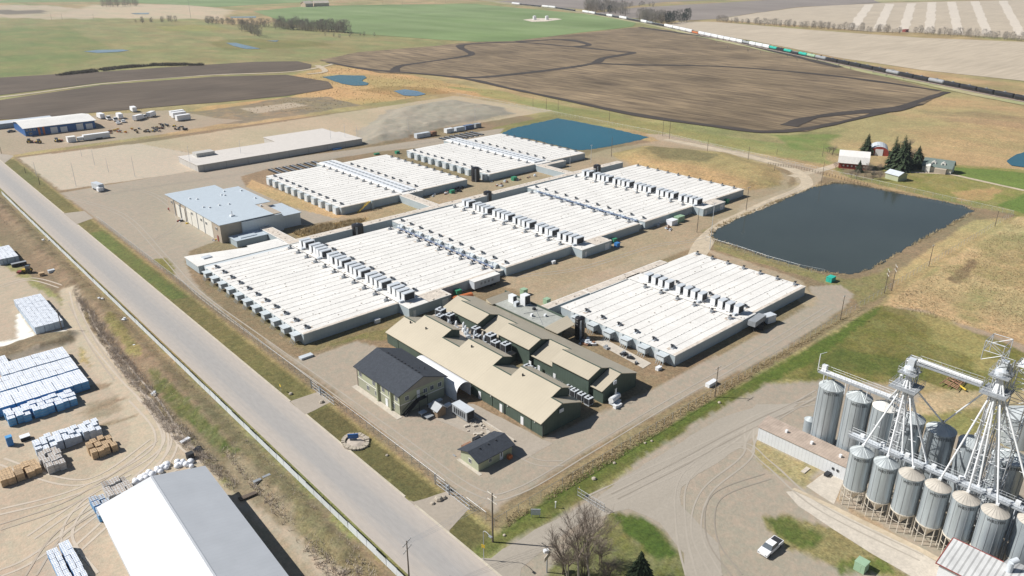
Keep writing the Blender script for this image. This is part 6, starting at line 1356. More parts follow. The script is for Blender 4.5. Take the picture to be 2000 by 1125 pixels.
# ================================================================== FENCES
fn = thing('panel_fence', 'pale grey screen fence with dark posts along the far side of the road', 'fence', (54.9, 250, 0)); random.seed(71)
mb0 = MB()
for k in range(100):
    y0 = 88 + k * 3.3; y1 = y0 + 3.22; lean = random.uniform(-.07, .07); x = 54.9
    mb = MB(); mb.poly([(x, y0, .1), (x, y1, .1), (x + lean, y1, 1.75), (x + lean, y0, 1.75)][::-1]); mb.poly([(x + .03, y0, .1), (x + .03, y1, .1), (x + lean + .03, y1, 1.75), (x + lean + .03, y0, 1.75)])
    mb.poly([(x, y0, 1.75), (x + lean, y0, 1.75), (x + lean + .03, y0, 1.75)]) if 0 else None
    mb.build('panel', 'fence panel', fn); mb0.tube((x + .06, y0 - .03, 0), (x + .06, y0 - .03, 1.85), .06, n=5)
mb0.build('post_row', 'mid grey', fn)
def chain_mat():
    m = mat('chainlink', (.42, .44, .45), .5, metal=.4); n = m.node_tree; N = n.nodes; L = n.links; b = N['Principled BSDF']
    g = N.new('ShaderNodeNewGeometry'); sp = N.new('ShaderNodeSeparateXYZ'); L.new(g.outputs['Position'], sp.inputs[0])
    def M(op, a, b_=None):
        q = N.new('ShaderNodeMath'); q.operation = op
        for i, v in enumerate((a, b_)):
            if v is None: continue
            if isinstance(v, (int, float)): q.inputs[i].default_value = v
            else: L.new(v, q.inputs[i])
        return q.outputs[0]
    h = M('ADD', sp.outputs[0], sp.outputs[1]); u = M('FRACT', M('MULTIPLY', M('ADD', h, sp.outputs[2]), 6)); v = M('FRACT', M('MULTIPLY', M('SUBTRACT', h, sp.outputs[2]), 6))
    L.new(M('MAXIMUM', M('LESS_THAN', u, .05), M('LESS_THAN', v, .05)), b.inputs['Alpha'])
chain_mat()
def chain(lab, pts, step=3.1, h=2.0):
    t = thing('chainlink_fence', lab, 'fence', (*pts[0], 0)); np_ = 0; mbr = MB()
    for i in range(len(pts) - 1):
        a, b_ = Vector(pts[i]), Vector(pts[i + 1]); n_ = max(1, int((b_ - a).length / step))
        mb = MB(); mb.poly([(a.x, a.y, .03), (b_.x, b_.y, .03), (b_.x, b_.y, h), (a.x, a.y, h)]); mb.build('mesh_panel', 'chainlink', t)
        mbr.tube((a.x, a.y, h), (b_.x, b_.y, h), .035, n=4)
        for k in range(n_):
            p = a.lerp(b_, k / n_)
            if np_ < 98: MB().tube((p.x, p.y, 0), (p.x, p.y, h + .15), .045, n=5).build('post', 'galvanised', t); np_ += 1
    mbr.build('top_rail', 'galvanised', t)
chain('thin grey chain link fence along the road side of the fenced site', [(76.2, 92), (76.2, 98)]); chain('thin grey chain link fence beside the paved yard, from the front driveway up the road', [(76.2, 105), (76.2, 150)], 3.0)
chain('thin grey chain link fence beside the joined sheds on the road side', [(76.2, 158), (76.2, 345)], 3.1)
chain('thin grey chain link fence along the front of the site above the grain yard', [(76.2, 89.5), (371, 89.5)], 3.1)
chain('thin grey chain link fence along the back of the site towards the farm', [(371, 89.5), (392, 300), (394, 505)], 4.3)
chain('thin grey chain link fence round the near bank of the big pond', W([(1378, 470), (1392, 476), (1440, 490), (1500, 510), (1560, 527), (1610, 537)]), 3.0)
for y, lab in ((104.4, 'steel slide gate leaf at the front driveway near the corner pole'), (157, 'steel slide gate leaf at the driveway beside the office')):
    t = thing('slide_gate', lab, 'gate', (75.9, y - 4, 0)); mb = MB()
    for z in (.2, 1.1, 2.0): mb.tube((75.7, y - 8, z), (75.7, y + 3, z), .06, n=5)
    for k in range(8): mb.tube((75.7, y - 8 + k * 1.55, .2), (75.7, y - 8 + k * 1.55, 2.1), .05, n=5); mb.tube((75.7, y - 8 + k * 1.5, .2), (75.7, y - 6.6 + k * 1.4, 2.0), .03, n=4)
    mb.build('frame', 'galvanised', t); mb = MB(); mb.tube((75.6, y + 3.3, 0), (75.6, y + 3.3, 2.6), .12); mb.tube((75.6, y - 1.4, 0), (75.6, y - 1.4, 2.6), .12); mb.build('gate_post', 'mid grey', t)
    MB().box(76.0, 76.5, y - .3, y + .3, 0, 1.2).build('operator_box', 'mid grey', t)
p, q = at(1128, 968), at(1180, 1000); t = thing('yard_gate', 'open wire gate with a yellow plate at the grain yard entrance', 'gate', (*p, 0)); mb = MB()
for z in (.2, 1.0, 1.9): mb.tube((*p, z), (*q, z), .05, n=5)
for k in range(8): r_ = [p[i] + (q[i] - p[i]) * k / 7 for i in (0, 1)]; mb.tube((*r_, 0), (*r_, 1.9), .05, n=5)
mb.build('frame', 'galvanised', t); MB().obox((p[0] + .3, p[1] - .1, 1.5), (.8, .08, .7), .6).build('plate', 'yellow', t); MB().poly([(*p, .1), (*q, .1), (*q, 1.9), (*p, 1.9)]) ; mb = MB(); mb.poly([(*p, .1), (*q, .1), (*q, 1.9), (*p, 1.9)]); mb.build('mesh_panel', 'chainlink', t)
# rural post and wire fence in the farm corner
t = thing('rail_fence', 'weathered rail fence of the farm corral beyond the back fence', 'fence', (*at(1620, 330), 0)); random.seed(3)
mb = MB(); c_ = W([(1500, 322), (1560, 330), (1625, 346), (1700, 365)]) 
for i in range(3):
    a, b_ = Vector(c_[i]), Vector(c_[i + 1]); n_ = 12
    for k in range(n_): p = a.lerp(b_, k / n_); mb.tube((p.x, p.y, 0), (p.x, p.y, 1.5), .1, n=4)
    for z in (.6, 1.2): mb.tube((a.x, a.y, z), (b_.x, b_.y, z), .06, n=4)
mb.build('rails', 'bark', t)
# tillage implement behind the bins
p = at(1862, 750); t = thing('disc_harrow', 'folded rusty harrow with a yellow hitch on the grass behind the bins', 'implement', (*p, 0)); mb = MB(); random.seed(9)
for k in range(9): a_ = random.uniform(-.5, .5); mb.tube((p[0] - 3 + k * .8, p[1] - 2, .6), (p[0] - 2 + k * .8 + a_, p[1] + 2, .7), .12, n=5)
for k in (-2, 0, 2): mb.tube((p[0] - 4, p[1] + k, .7), (p[0] + 5, p[1] + k * .6, .8), .12, n=5)
mb.tube((p[0] + 1, p[1], .8), (p[0] + 1.4, p[1] + 4, 3.6), .08); mb.build('frame', 'rust', t); MB().tube((p[0] - 2, p[1] - 3.6, .6), (p[0] - 1, p[1] - 1.8, .7), .22).build('hitch', 'yellow', t)

# ================================================================== FARMSTEAD
def box_house(nm, lab, cat, px0, px1, z, h, rise, wall, roof, axis_='x', gambrel=False):
    pass
def frame2(p, rz):
    c, s = math.cos(rz), math.sin(rz)
    return lambda u, v, z: (p[0] + u * c - v * s, p[1] + u * s + v * c, z)
def xprof(mb, fr, prof, a, b, m=0, ms=None):
    n = len(prof); i = len(mb.v)
    for t in (a, b):
        for v, z in prof: mb.v.append(fr(t, v, z))
    for k in range(n): mb.f.append((i + k, i + (k + 1) % n, i + n + (k + 1) % n, i + n + k)); mb.m.append(ms[k] if ms else m)
    mb.f.append(tuple(reversed(range(i, i + n)))); mb.m.append(m); mb.f.append(tuple(range(i + n, i + 2 * n))); mb.m.append(m)
# red barn: long side faces the camera; near left corner and right corner measured
a = at(1637, 328); b = at(1693, 331 + 2); rz = math.atan2(b[1] - a[1], b[0] - a[0]); Lb = math.dist(a, b); wd = 11.0
fr = frame2(a, rz)
t = thing('red_barn', 'red barn with a big white gambrel roof beyond the back fence', 'barn', (*a, 0))
mb = MB(); xprof(mb, fr, [(0, 0), (0, 3.2), (1.2, 6.0), (wd / 2, 8.2), (wd - 1.2, 6.0), (wd, 3.2), (wd, 0)], 0, Lb); mb.build('wall', 'barn red', t)
mb = MB(); o_ = .3
xprof(mb, fr, [(-.6, 2.8), (1.0, 6.1), (wd / 2, 8.4), (wd - 1.0, 6.1), (wd + .6, 2.8), (wd + .75, 3.0), (wd - .9, 6.35), (wd / 2, 8.65), (.9, 6.35), (-.75, 3.0)], -.6, Lb + .6); mb.build('roof', 'membrane', t)
mb = MB()
for k in range(6): u = 2 + k * (Lb - 4) / 5; xprof(mb, fr, [(-.08, 1.2), (-.02, 1.2), (-.02, 2.0), (-.08, 2.0)], u, u + .8)
mb.build('window', 'white trim', t)
p = at(1716, 304); fr = frame2(p, rz); t = thing('round_roof_shed', 'red shed with a rounded roof and a white door between the barn and the spruces', 'shed', (*p, 0))
pr = [(.6, 0)] + [(5.5 - 4.9 * math.cos(math.pi * k / 10), 1.5 + 3.6 * math.sin(math.pi * k / 10)) for k in range(11)] + [(10.4, 0)]
fr2 = frame2(p, rz + math.pi / 2); mb = MB(); xprof(mb, lambda u, v, z: fr2(u, v - 5.5, z), pr, 0, 14, 0, [0] + [1] * 10 + [0, 0]); mb.build('shell', ['barn red', 'light grey metal'], t)
mb = MB(); xprof(mb, lambda u, v, z: fr2(u, v - 5.5, z), [(3.6, 0), (7.6, 0), (7.6, 3.6), (3.6, 3.6)], -.15, -.02); mb.build('door', 'white metal', t)
a = at(1728, 348); b = at(1750, 354); rz = math.atan2(b[1] - a[1], b[0] - a[0]); fr = frame2(a, rz)
t = thing('small_grey_shed', 'little sage grey shed with a hipped pale roof nearest the big pond', 'shed', (*a, 0))
mb = MB(); xprof(mb, fr, [(0, 0), (0, 2.8), (3.2, 4.2), (6.4, 2.8), (6.4, 0)], 0, 7.5); mb.build('wall', 'sage wall', t); mb = MB(); xprof(mb, fr, [(-.4, 2.7), (3.2, 4.25), (6.8, 2.7), (6.8, 2.85), (3.2, 4.42), (-.4, 2.85)], -.4, 7.9); mb.build('roof', 'light grey metal', t)
a = at(1800, 333); b = at(1856, 341); rz = math.atan2(b[1] - a[1], b[0] - a[0]); Lh = math.dist(a, b); fr = frame2(a, rz)
t = thing('farmhouse', 'pale farmhouse with a grey green roof and two white dormers', 'house', (*a, 0))
mb = MB(); xprof(mb, fr, [(0, 0), (0, 3.0), (4.5, 5.8), (9, 3.0), (9, 0)], 0, Lh); mb.build('wall', 'shop white', t)
mb = MB(); xprof(mb, fr, [(-.7, 2.7), (4.5, 6.0), (9.7, 2.7), (9.7, 2.9), (4.5, 6.25), (-.7, 2.9)], -.5, Lh + .5); rf = mb.build('roof', 'house roof', t)
for u in (Lh * .35, Lh * .68):
    mb = MB(); mb_ = fr; 
    i = [fr(u - 1.1, 1.0, 3.6), fr(u + 1.1, 1.0, 3.6), fr(u + 1.1, 1.0, 4.9), fr(u, 1.0, 5.7), fr(u - 1.1, 1.0, 4.9)]; mb.poly(i); mb.poly([fr(u - 1.1, 1, 4.9), fr(u, 1, 5.7), fr(u, 4, 5.7), fr(u - 1.1, 3, 4.9)]); mb.poly([fr(u, 1, 5.7), fr(u + 1.1, 1, 4.9), fr(u + 1.1, 3, 4.9), fr(u, 4, 5.7)])
    dm = mb.build('dormer', 'white trim', t); mb = MB(); mb.poly([fr(u - .5, .97, 3.9), fr(u + .5, .97, 3.9), fr(u + .5, .97, 4.8), fr(u - .5, .97, 4.8)]); mb.build('pane', 'glass', dm)
mb = MB(); xprof(mb, fr, [(-1.9, 0), (-.02, 0), (-.02, 2.9), (-1.9, 2.4)], Lh * .45, Lh * .85); xprof(mb, fr, [(-.06, 1), (-.02, 1), (-.02, 2.2), (-.06, 2.2)], 1.5, 3.5); mb.build('porch', 'shop tan', t)
mb = MB(); xprof(mb, fr, [(-2.5, 0), (-.02, 0), (-.02, 3.4), (-1.3, 4.4), (-2.5, 3.4)], Lh * .14, Lh * .3); mb.build('gable_bay', 'white trim', t)
for (x0, x1, y) in ((597, 612, 14), (614, 643, 13)):
    p = at(x0, y); q = at(x1, y - .8); rz = math.atan2(q[1] - p[1], q[0] - p[0]); fr = frame2(p, rz); L_ = math.dist(p, q)
    t = thing('far_barn', 'far tan barn with a dark gable end, %s of the two across the green field' % ('left' if x0 < 600 else 'right'), 'barn', (*p, 0))
    mb = MB(); xprof(mb, fr, [(0, 0), (0, 8), (9, 13), (18, 8), (18, 0)], 0, L_, 0); mb.build('wall', 'pale tan wall', t)
    mb = MB(); xprof(mb, fr, [(-1, 7.6), (9, 13.2), (19, 7.6), (19, 8), (9, 13.7), (-1, 8)], -1, L_ + 1); mb.build('roof', 'strip pale', t)
    mb = MB(); xprof(mb, fr, [(3, 0), (15, 0), (15, 9), (9, 12), (3, 9)], L_ + .02, L_ + .3); mb.build('gable_door', 'mid grey', t)
for x, lb in ((1044, 'left'), (1068, 'right')):
    p = at(x, 39); t = thing('well_site_tank', 'tiny white tank on the bare patch of the far green field, the %s one' % lb, 'tank', (*p, 0)); MB().lathe(*p, [(3.5, 0), (3.5, 7), (.01, 8)], 12).build('shell', 'white metal', t)
sheet('bare_patch', W([(1022, 39), (1050, 36), (1085, 36), (1098, 38), (1070, 42), (1040, 43)]), .45, 'strip pale', 10, 3, .02)
p = at(1768, 62.5); prop('far_truck', 'tiny dark red truck on the far tree lined road', 'truck', 'red', 1768, 62.5, (12, 5, 4))

# ================================================================== RAILWAY
RL = [(930, -2), (965, 3), (1000, 8.5), (1040, 12.5), (1087, 17), (1140, 25), (1212, 36.5), (1297, 52.5), (1365, 68), (1402, 76), (1451, 86), (1500, 96), (1592, 115.5), (1705, 139), (1812, 161.5), (1941, 187.5), (2000, 199), (2100, 219), (2300, 259)]
def rail_y(x):
    for i in range(len(RL) - 1):
        if RL[i][0] <= x <= RL[i + 1][0]: t_ = (x - RL[i][0]) / (RL[i + 1][0] - RL[i][0]); return RL[i][1] + t_ * (RL[i + 1][1] - RL[i][1])
rc = W(RL)
ribbon('rail_verge', rc, 30, .38, 'pasture', .3); ribbon('rail_bed', rc, 8, .6, 'ballast', .15)
for o_, nm in ((-.72, 'rail'), (.72, 'rail')):
    c_ = smooth_line(rc, 4); mb = MB()
    for i in range(len(c_) - 1):
        a, b = Vector(c_[i]), Vector(c_[i + 1]); d = (b - a).normalized(); n_ = Vector((-d.y, d.x)) * o_; mb.tube((a.x + n_.x, a.y + n_.y, .8), (b.x + n_.x, b.y + n_.y, .8), .09, n=4)
    struct(mb.build('railway_rail', 'rust'))
def railcar(kind, m, m2='dark'):
    t = thing('rail_car', 'r', 'rail car', (0, 0, 0)); L_ = 17.0; mb = MB()
    if kind == 'tank':
        mb.tube((-7.9, 0, 2.75), (7.9, 0, 2.75), 1.5, n=14); i = 0
        for s_ in (-1, 1): mb.tube((s_ * 7.9, 0, 2.75), (s_ * 8.4, 0, 2.75), 1.5, .8, n=14)
        mb.build('tank', m, t); mb = MB(); mb.tube((0, 0, 4.1), (0, 0, 4.75), .7, n=10); mb.box(-1.3, 1.3, -1, 1, 4.25, 4.32); mb.build('dome', m2, t)
    elif kind == 'hopper':
        mb.extr([(-1.3, 1.4), (1.3, 1.4), (1.55, 2.2), (1.55, 4.1), (1.0, 4.6), (-1.0, 4.6), (-1.55, 4.1), (-1.55, 2.2)], 'x', -8.2, 8.2)
        for q in (-6, -2, 2, 6): mb.box(q - 1, q + 1, -.9, .9, .7, 1.4)
        mb.build('body', m, t); MB().box(-7.5, 7.5, -.4, .4, 4.6, 4.75).build('hatch_row', m2, t)
    else:
        mb.box(-8.2, 8.2, -1.5, 1.5, 1.3, 3.3)
        for q in range(9): mb.box(-8 + q * 2, -7.8 + q * 2, -1.56, 1.56, 1.3, 3.35)
        mb.build('body', m, t); MB().box(-8, 8, -1.3, 1.3, 3.3, 3.42).build('load', m2, t)
    MB().box(-8.6, 8.6, -.9, .9, 1.0, 1.3).build('frame', 'dark', t)
    for s_ in (-6.2, 6.2):
        mb = MB(); mb.box(s_ - 1.4, s_ + 1.4, -.95, .95, .75, 1.05)
        for w2_ in (-.85, .85):
            for y in (-.8, .8): mb.tube((s_ + w2_, y - .08, 1.2), (s_ + w2_, y + .08, 1.2), .42, n=8)
        mb.build('bogie', 'dark', t)
    return Proto(t)
KD = {'W': ('hopper', 'white metal', 'light grey metal', 'white hopper rail car'), 'T': ('tank', 'teal', 'mid grey', 'teal green tank rail car'), 'B': ('tank', 'black tank', 'mid grey', 'black tank rail car'),
      'G': ('tank', 'car grey', 'mid grey', 'light grey tank rail car'), 'R': ('gon', 'orange', 'rust', 'rust orange open rail car'), 'D': ('gon', 'dark', 'mid grey', 'dark open rail car'), 'K': ('tank', 'mid grey', 'dark', 'dull grey tank rail car'), 'L': ('tank', 'green box', 'mid grey', 'dull green tank rail car')}
PR = {k: railcar(v[0], v[1], v[2]) for k, v in KD.items()}
# boundaries between cars as measured along the train
TRN = [(1298, 'W'), (1315, 'W'), (1328, 'W'), (1341, 'W'), (1352.5, 'R'), (1365, 'W'), (1377, 'W'), (1390, 'W'), (1403, 'W'), (1415, 'W'), (1427, 'W'), (1439, 'W'), (1451, 'K'), (1464, 'W'), (1476.5, 'W'), (1490, 'W'), (1503.5, 'T'), (1517.5, 'B'), (1531, 'T'), (1546, 'D'), (1560, 'T'), (1576, 'L'), (1592.5, 'K'),
       (1613.5, 'B'), (1636, 'B'), (1659, 'B'), (1681, 'B'), (1705, 'B'), (1730, 'G'), (1756, 'B'), (1784, 'B'), (1812.5, 'G'), (1843.5, 'B'), (1875, 'B'), (1907.5, 'B'), (1941, 'B'), (1980, 'B'), (2018, None)]
FARC = [(1138, 'W'), (1151, 'W'), (1163, 'D'), (1174, 'D'), (1185, 'W'), (1197, 'D'), (1210, 'W'), (1225, 'D'), (1238, 'D'), (1252, 'W'), (1264, 'K'), (1275, 'D'), (1286, 'D'), (1297, None)]
NEARC = [(1000, 'W'), (1016, 'D'), (1029, 'D'), (1042, 'D'), (1056, 'D'), (1059, 'W'), (1072, 'W'), (1085.5, 'D'), (1098, 'D'), (1110, 'D'), (1123, None)]
where = {'B': 'in the run of black cars towards the right edge', 'W': 'in the pale run beside the stubble field', 'T': 'one of three where the pale and black cars meet', 'G': 'among the black ones near the right edge', 'R': 'between white hoppers', 'K': 'between cars of other colours', 'L': 'next to the last teal one', 'D': 'between two brighter ones'}
for seq, wh_ in ((TRN, 0), (FARC, 1), (NEARC, 2)):
    for i in range(len(seq) - 1):
        x0, kd = seq[i]; x1 = seq[i + 1][0]
        if x1 - x0 < 5: continue
        a = Vector(at(x0, rail_y(x0))); b = Vector(at(x1, rail_y(x1))); L_ = (b - a).length; c_ = (a + b) / 2; d = b - a
        lb = KD[kd][3] + ' ' + (where[kd] if wh_ == 0 else ('passing the far bare trees' if wh_ == 1 else 'in the furthest part of the train, left of the trees'))
        PR[kd].put((c_.x, c_.y, .25), math.atan2(d.y, d.x), lb, lb.split(' rail car')[0] + ' rail cars, ' + ('near', 'mid', 'far')[wh_] + ' part of the train', ((L_ - .6) / 17.2, 1.08, 1.08))

# ================================================================== TREES
def bare_tree(name, h, seed, m='bark', depth=4, spread=.5, trunks=1, r0=.18, twigs='twig', n0=5, trunkfrac=.35):
    random.seed(seed); t = thing(name, 'x', 'tree', (0, 0, 0)); tr = MB(); cr = MB()
    def grow(p, d, L_, r, lv, mb):
        q = p + d * L_; mb.tube(p, q, r, r * .65, 5 if lv < 2 else 3)
        if lv >= depth:
            return
        nn = n0 if lv == 0 else random.choice((3, 4))
        for k in range(nn):
            a = random.random() * math.tau; s_ = random.uniform(spread * .5, spread * 1.15)
            e = (d + Vector((math.cos(a) * s_, math.sin(a) * s_, random.uniform(-.05, .25)))).normalized()
            st = p.lerp(q, random.uniform(.45, 1.0)) if lv else p.lerp(q, random.uniform(.55, 1))
            grow(st, e, L_ * random.uniform(.55, .8), r * .55, lv + 1, cr)
    for k in range(trunks):
        d = Vector((random.uniform(-.15, .15), random.uniform(-.15, .15), 1)).normalized()
        grow(Vector((random.uniform(-.5, .5) * (trunks > 1), random.uniform(-.5, .5) * (trunks > 1), 0)), d, h * trunkfrac, r0, 0, tr)
    tr.build('trunk', m, t); cr.build('crown', twigs, t); return t
t1 = bare_tree('bare_tree', 15.5, 3, 'pale bark', 5, .52, 1, .22, 'twig', 6, .42); t1.location = (*at(1131, 1146), 0); tag(t1, 'tall leafless tree with a pale trunk at the bottom, left of the pair', 'tree')
t2 = bare_tree('bare_tree', 15.5, 8, 'pale bark', 5, .50, 1, .22, 'twig', 6, .42); t2.location = (*at(1154, 1145), 0); tag(t2, 'tall leafless tree with a pale trunk at the bottom, right of the pair', 'tree')
t3 = bare_tree('bare_tree', 11, 31, 'pale bark', 5, .6, 2, .16, 'twig', 6, .42); t3.location = (*at(1112, 1128), 0); tag(t3, 'shorter leafless tree leaning over the entrance, left of the tall pair', 'tree')
for k, (x, y, lb) in enumerate(((1100, 1120, 'left of the two bare trunks'), (1170, 1100, 'between the bare trees and the small spruce'), (1185, 1140, 'at the bottom edge right of the bare trees'), (1140, 1125, 'around the foot of the bare trees'))):
    s_ = bare_tree('bush', 5.5, 20 + k, 'bark', 4, .95, 7, .07, 'twig', 5, .45); s_.location = (*at(x, y), 0); tag(s_, 'tangled grey brown leafless bush ' + lb, 'bush')
def spruce(name, h, r, seed, m='spruce', tiers=26, per=22, big=1.0):
    random.seed(seed); t = thing(name, 'x', 'tree', (0, 0, 0)); MB().tube((0, 0, 0), (0, 0, h * .92), h * .018, .03, 6).build('trunk', 'bark', t); mb = MB()
    for i in range(tiers):
        f = i / (tiers - 1); z = h * (.06 + .92 * f); rr = r * (1 - f) ** .85 * random.uniform(.8, 1.12) + .12; n_ = max(5, int(per * (1 - f * .65)))
        for k in range(n_):
            a = k * math.tau / n_ + random.random() * .6; L_ = rr * random.uniform(.6, 1.15); w_ = L_ * .23 * big + .12; ca, sa = math.cos(a), math.sin(a)
            for seg in range(3):
                s0, s1 = seg / 3 * L_, (seg + 1.15) / 3 * L_; z0 = z - s0 * .18 + random.uniform(-.1, .1); z1 = z - s1 * .34; ww = w_ * (1 - seg * .22)
                mb.poly([(ca * s0 - sa * ww, sa * s0 + ca * ww, z0), (ca * s0 + sa * ww, sa * s0 - ca * ww, z0 - .05), (ca * s1 + sa * ww * .4, sa * s1 - ca * ww * .4, z1 - .12), (ca * s1, sa * s1, z1 + .02)])
    mb.build('crown', m, t); return t
for k, (x, b_, t_, r, lb) in enumerate(((1691, 301, 259, .30, 'lone dark spruce behind the white roofed barn'), (1677, 336, 312, .28, 'small spruce in front of the barn gable'), (1741, 330, 262, .20, 'tall spruce at the left of the dense farm clump'), (1757, 333, 260, .24, 'tallest spruce in the middle of the dense farm clump'), (1767, 331, 272, .22, 'spruce at the right of the dense farm clump'), (1748, 326, 275, .22, 'shorter spruce behind the dense farm clump'), (1789, 327, 283, .36, 'broad spruce standing between the clump and the farmhouse'), (1706, 341, 334, .5, 'very small spruce by the grey farm shed'))):
    h = height(x, b_, t_); t = spruce('spruce_tree', h, h * r * 1.3, 70 + k, tiers=26, per=26, big=1.35); t.location = (*at(x, b_), 0); tag(t, lb, 'tree')
t = spruce('spruce_tree', 8.5, 3.3, 99, tiers=30, per=30); t.location = (*at(1247, 1150), 0); tag(t, 'dark small spruce on the lawn at the bottom edge', 'tree')
# scrubby trees round the farm
BT = [Proto(bare_tree('scrub_tree', 6, 40 + k, 'bark', 4, .8, 3, .09, 'twig', 5, .42)) for k in range(3)]; random.seed(77)
for k, (x, y, s_) in enumerate(((1672, 350, .9), (1690, 345, 1.1), (1705, 350, .8), (1718, 352, .9), (1698, 338, 1), (1775, 320, 1.5), (1768, 300, 1.6), (1716, 335, .8), (1632, 330, .7), (1626, 303, 1), (1618, 300, .8), (1662, 347, .7))):
    SL = ('left of the grey farm shed nearest the barn', 'in front of the barn gable', 'just left of the grey farm shed', 'against the grey farm shed wall', 'between barn gable and very small spruce', 'between the spruce clump and the broad spruce', 'behind the spruce clump', 'beyond the grey farm shed roof', 'at the left foot of the red barn', 'beyond the barn left corner, nearer one', 'beyond the barn left corner, farther one', 'in front of the red barn wall')[k]
    BT[k % 3].put(at(x, y), random.random() * 6, 'leafless scrub tree ' + SL, 'scrub trees around the farm sheds', s_)
# distant leafless rows
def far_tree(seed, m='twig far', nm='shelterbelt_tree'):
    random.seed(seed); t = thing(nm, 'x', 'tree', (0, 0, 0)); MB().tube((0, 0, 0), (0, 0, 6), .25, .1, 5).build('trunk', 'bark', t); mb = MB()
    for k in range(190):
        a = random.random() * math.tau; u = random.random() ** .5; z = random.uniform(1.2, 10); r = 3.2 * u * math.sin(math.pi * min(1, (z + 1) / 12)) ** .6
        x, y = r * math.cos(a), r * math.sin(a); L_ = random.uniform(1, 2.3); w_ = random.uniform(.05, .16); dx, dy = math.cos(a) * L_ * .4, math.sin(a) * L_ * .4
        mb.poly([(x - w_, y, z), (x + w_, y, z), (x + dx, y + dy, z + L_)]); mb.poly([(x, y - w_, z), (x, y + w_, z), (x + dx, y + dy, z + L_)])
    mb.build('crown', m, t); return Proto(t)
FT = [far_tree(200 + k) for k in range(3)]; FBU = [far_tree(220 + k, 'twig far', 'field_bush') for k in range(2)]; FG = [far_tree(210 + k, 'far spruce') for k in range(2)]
random.seed(88)
def trow(lab, grp, line, n_, s0, s1, jx=6, jy=.8, P_=FT):
    L_ = [0]
    for i in range(len(line) - 1): L_.append(L_[-1] + math.dist(line[i], line[i + 1]))
    for k in range(n_):
        d = (k + random.uniform(-.4, .4)) / n_ * L_[-1]; d = min(max(d, 0), L_[-1] - .01)
        i = max(j for j in range(len(line) - 1) if L_[j] <= d); q = (d - L_[i]) / (L_[i + 1] - L_[i])
        x = line[i][0] + (line[i + 1][0] - line[i][0]) * q + random.uniform(-1, 1) * jx; y = line[i][1] + (line[i + 1][1] - line[i][1]) * q + random.uniform(-1, 1) * jy
        s_ = random.uniform(s0, s1); random.choice(P_).put(at(x, y), random.random() * 6, lab, grp, (s_ * 1.15, s_ * 1.15, s_))
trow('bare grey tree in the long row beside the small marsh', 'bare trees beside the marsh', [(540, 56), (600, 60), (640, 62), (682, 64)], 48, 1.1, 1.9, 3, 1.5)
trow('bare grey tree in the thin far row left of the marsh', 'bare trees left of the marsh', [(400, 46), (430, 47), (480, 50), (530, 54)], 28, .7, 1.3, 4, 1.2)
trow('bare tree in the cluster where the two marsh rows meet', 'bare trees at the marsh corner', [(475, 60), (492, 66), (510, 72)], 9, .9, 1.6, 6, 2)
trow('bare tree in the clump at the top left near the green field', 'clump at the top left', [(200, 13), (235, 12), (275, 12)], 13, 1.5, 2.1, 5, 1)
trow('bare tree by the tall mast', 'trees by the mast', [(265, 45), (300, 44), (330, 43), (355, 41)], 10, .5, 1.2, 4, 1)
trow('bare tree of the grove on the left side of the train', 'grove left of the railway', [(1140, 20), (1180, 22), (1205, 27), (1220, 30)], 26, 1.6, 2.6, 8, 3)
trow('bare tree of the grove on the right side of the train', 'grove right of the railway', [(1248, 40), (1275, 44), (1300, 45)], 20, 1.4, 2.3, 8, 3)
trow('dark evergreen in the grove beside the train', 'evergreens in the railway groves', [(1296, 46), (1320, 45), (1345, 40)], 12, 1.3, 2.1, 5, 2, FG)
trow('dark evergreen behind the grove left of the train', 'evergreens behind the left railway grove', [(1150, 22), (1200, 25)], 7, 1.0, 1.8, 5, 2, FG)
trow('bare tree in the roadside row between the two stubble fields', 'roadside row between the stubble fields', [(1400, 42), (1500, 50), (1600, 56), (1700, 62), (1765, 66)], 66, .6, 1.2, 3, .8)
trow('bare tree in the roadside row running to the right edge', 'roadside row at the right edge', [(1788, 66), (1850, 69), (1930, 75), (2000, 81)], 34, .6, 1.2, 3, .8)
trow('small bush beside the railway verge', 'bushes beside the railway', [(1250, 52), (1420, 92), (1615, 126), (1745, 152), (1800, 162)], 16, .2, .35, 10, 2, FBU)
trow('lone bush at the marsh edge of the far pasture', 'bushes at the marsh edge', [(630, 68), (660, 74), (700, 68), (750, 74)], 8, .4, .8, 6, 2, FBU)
trow('bare tree along the far grey field by the train', 'row at the far grey field', [(1225, 14), (1260, 12), (1280, 13)], 8, .8, 1.2, 3, 1)

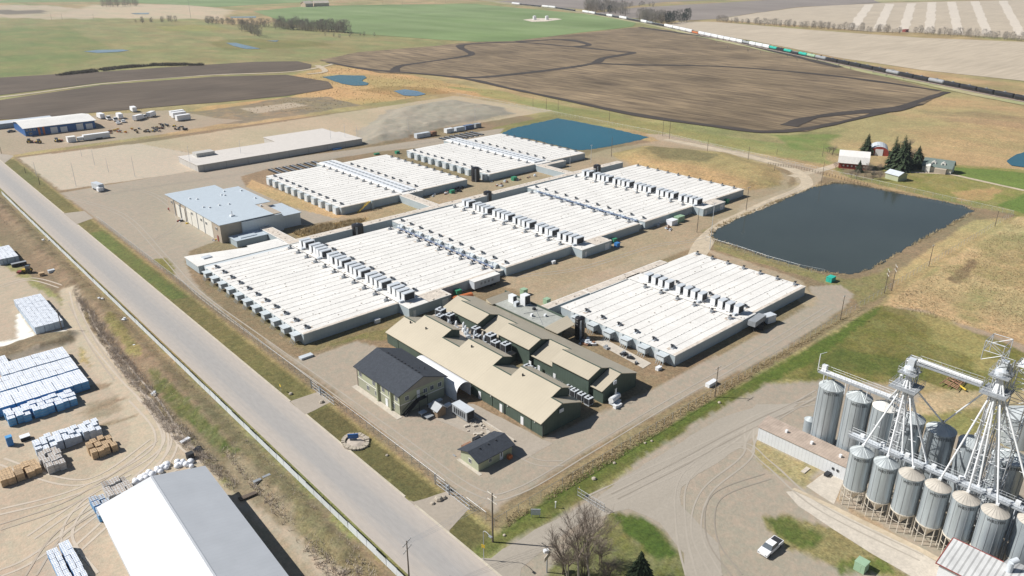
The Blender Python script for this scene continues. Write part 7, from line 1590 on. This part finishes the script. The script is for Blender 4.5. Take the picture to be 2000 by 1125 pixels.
# ------------------------------------------------------------------ ground cover: tufts, brush, reeds (nobody could count them)
def tufts(name, lab, poly, n_, hmin, hmax, m, cat='ground cover', wdt=.12, world=False, mode='in', kk=5):
    P_ = poly if world else W(poly); xs = [p[0] for p in P_]; ys = [p[1] for p in P_]; rs = np.random.RandomState(len(P_) * 7 + n_); mb = MB()
    x = rs.uniform(min(xs), max(xs), n_ * 6); y = rs.uniform(min(ys), max(ys), n_ * 6)
    if mode == 'in': ok = sdist(P_, x, y) > .3
    else: d = sdist(P_, x, y); ok = (d > -1.8) & (d < .4)
    ok &= (vnoise(x, y, .12) + rs.uniform(-.15, .15, len(x))) > .42
    x, y = x[ok][:n_], y[ok][:n_]
    for a, b in zip(x, y):
        gz = float(HT[np.argmin((XF - a) ** 2 + (YF - b) ** 2)]) if False else 0
        for k in range(kk):
            t_ = rs.uniform(0, 6.28); h = rs.uniform(hmin, hmax); r = h * rs.uniform(.2, .8); ox, oy = rs.uniform(-.25, .25, 2) * h * 2
            c, s = math.cos(t_), math.sin(t_); mb.poly([(a + ox - s * wdt, b + oy + c * wdt, gz), (a + ox + s * wdt, b + oy - c * wdt, gz), (a + ox + c * r, b + oy + s * r, gz + h)])
    o_ = mb.build(name, m); return tag(o_, lab, cat, kind='stuff')
BRU = W([(150, 555), (178, 600), (215, 640), (245, 690), (285, 735), (320, 790), (365, 835), (410, 885), (470, 945), (455, 965), (400, 915), (345, 868), (300, 820), (262, 765), (225, 715), (185, 655), (160, 610), (140, 570)])
tufts('brush', 'grey leafless brush in the long clump beside the lumber yard lane', BRU, 2200, .4, 1.3, 'brush', world=True, wdt=.03, kk=7)
tufts('hedge', 'low dark hedge along the field edge above the left ploughed field', [(108, 148), (130, 144), (180, 138), (240, 131), (300, 126), (398, 126), (398, 128.5), (300, 129), (240, 134), (180, 142), (120, 148)], 2600, 1.2, 2.8, 'far hedge', 'hedge', .35, kk=4)
tufts('brush', 'thin brown brush scattered over the bank by the panel fence', [(48.5, 150), (53.8, 150), (53.8, 410), (45, 410), (47.5, 300), (48.5, 250), (46, 215)], 1500, .25, .8, 'brush', world=True, wdt=.03, kk=7)
tufts('dry_weeds', 'dry weeds on the bank between the brush and the panel fence', [(49.5, 150), (53.8, 150), (53.8, 410), (47, 410), (48.5, 300), (50, 250), (48, 215)], 3500, .12, .45, 'straw', world=True, wdt=.04, kk=6)
tufts('brush', 'sparse dry brush between the warehouse and the panel fence', [(45, 92), (53.5, 92), (53.5, 150), (47, 150)], 900, .3, 1.0, 'brush', world=True, wdt=.05)
tufts('weeds', 'dry weeds along the front fence strip', [(985, 1010), (1110, 925), (1400, 755), (1650, 618), (1725, 580), (1400, 778), (985, 1036)], 2500, .15, .45, 'straw', wdt=.05)
BP = [(1388, 461), (1400, 447), (1440, 427), (1490, 408), (1540, 385), (1590, 365), (1630, 358), (1660, 359), (1710, 368), (1770, 381), (1830, 391), (1880, 402), (1905, 412), (1890, 421), (1868, 432), (1830, 452), (1790, 473), (1750, 497), (1728, 511), (1700, 526), (1680, 533), (1655, 535), (1610, 531), (1560, 521), (1500, 504), (1440, 483), (1400, 470)]
tufts('reeds', 'straw coloured reeds fringing the big pond', BP, 3000, .4, 1.1, 'straw', 'reeds', .09, mode='edge')
tufts('reeds', 'dry rushes round the two small far ponds', [(560, 150), (660, 125), (760, 140), (900, 165), (980, 185), (880, 180), (640, 215), (440, 225), (560, 190), (640, 170)], 1500, .3, .8, 'straw', 'reeds', .12)
tufts('dry_grass', 'tawny rough grass right of the fenced site', [(1990, 430), (1740, 585), (1740, 600), (1985, 660), (2100, 560)], 5000, .15, .4, 'straw', 'grass', .06)
tufts('dry_grass', 'tall dead grass in the strip beside the shop corridor', [(570, 455), (620, 440), (720, 425), (700, 440), (590, 465)], 1200, .5, 1.3, 'straw', 'grass', .08)
tufts('dry_grass', 'dry grass on the earth mound beside the track', [(1200, 300), (1260, 285), (1420, 300), (1525, 335), (1525, 360), (1330, 345)], 1200, .3, .7, 'straw', 'grass', .08)

# ------------------------------------------------------------------ haze
mh = bpy.data.materials.new('haze'); mh.use_nodes = True; n = mh.node_tree
n.nodes.remove(n.nodes['Principled BSDF']); vol = n.nodes.new('ShaderNodeVolumePrincipled'); vol.inputs['Density'].default_value = HAZE = .00008
vol.inputs['Color'].default_value = (.86, .92, 1, 1); vol.inputs['Anisotropy'].default_value = .2
n.links.new(vol.outputs[0], n.nodes['Material Output'].inputs['Volume'])
mb = MB(); mb.box(-1600, 7600, -1600, 7600, -1.0, 104); MATS['haze'] = mh; hz = mb.build('haze', 'haze'); hz['kind'] = 'stuff'; hz['label'] = 'thin pale haze over the far fields'; hz['category'] = 'haze'
for o_ in bpy.data.objects:
    if '_base' in o_: del o_['_base']
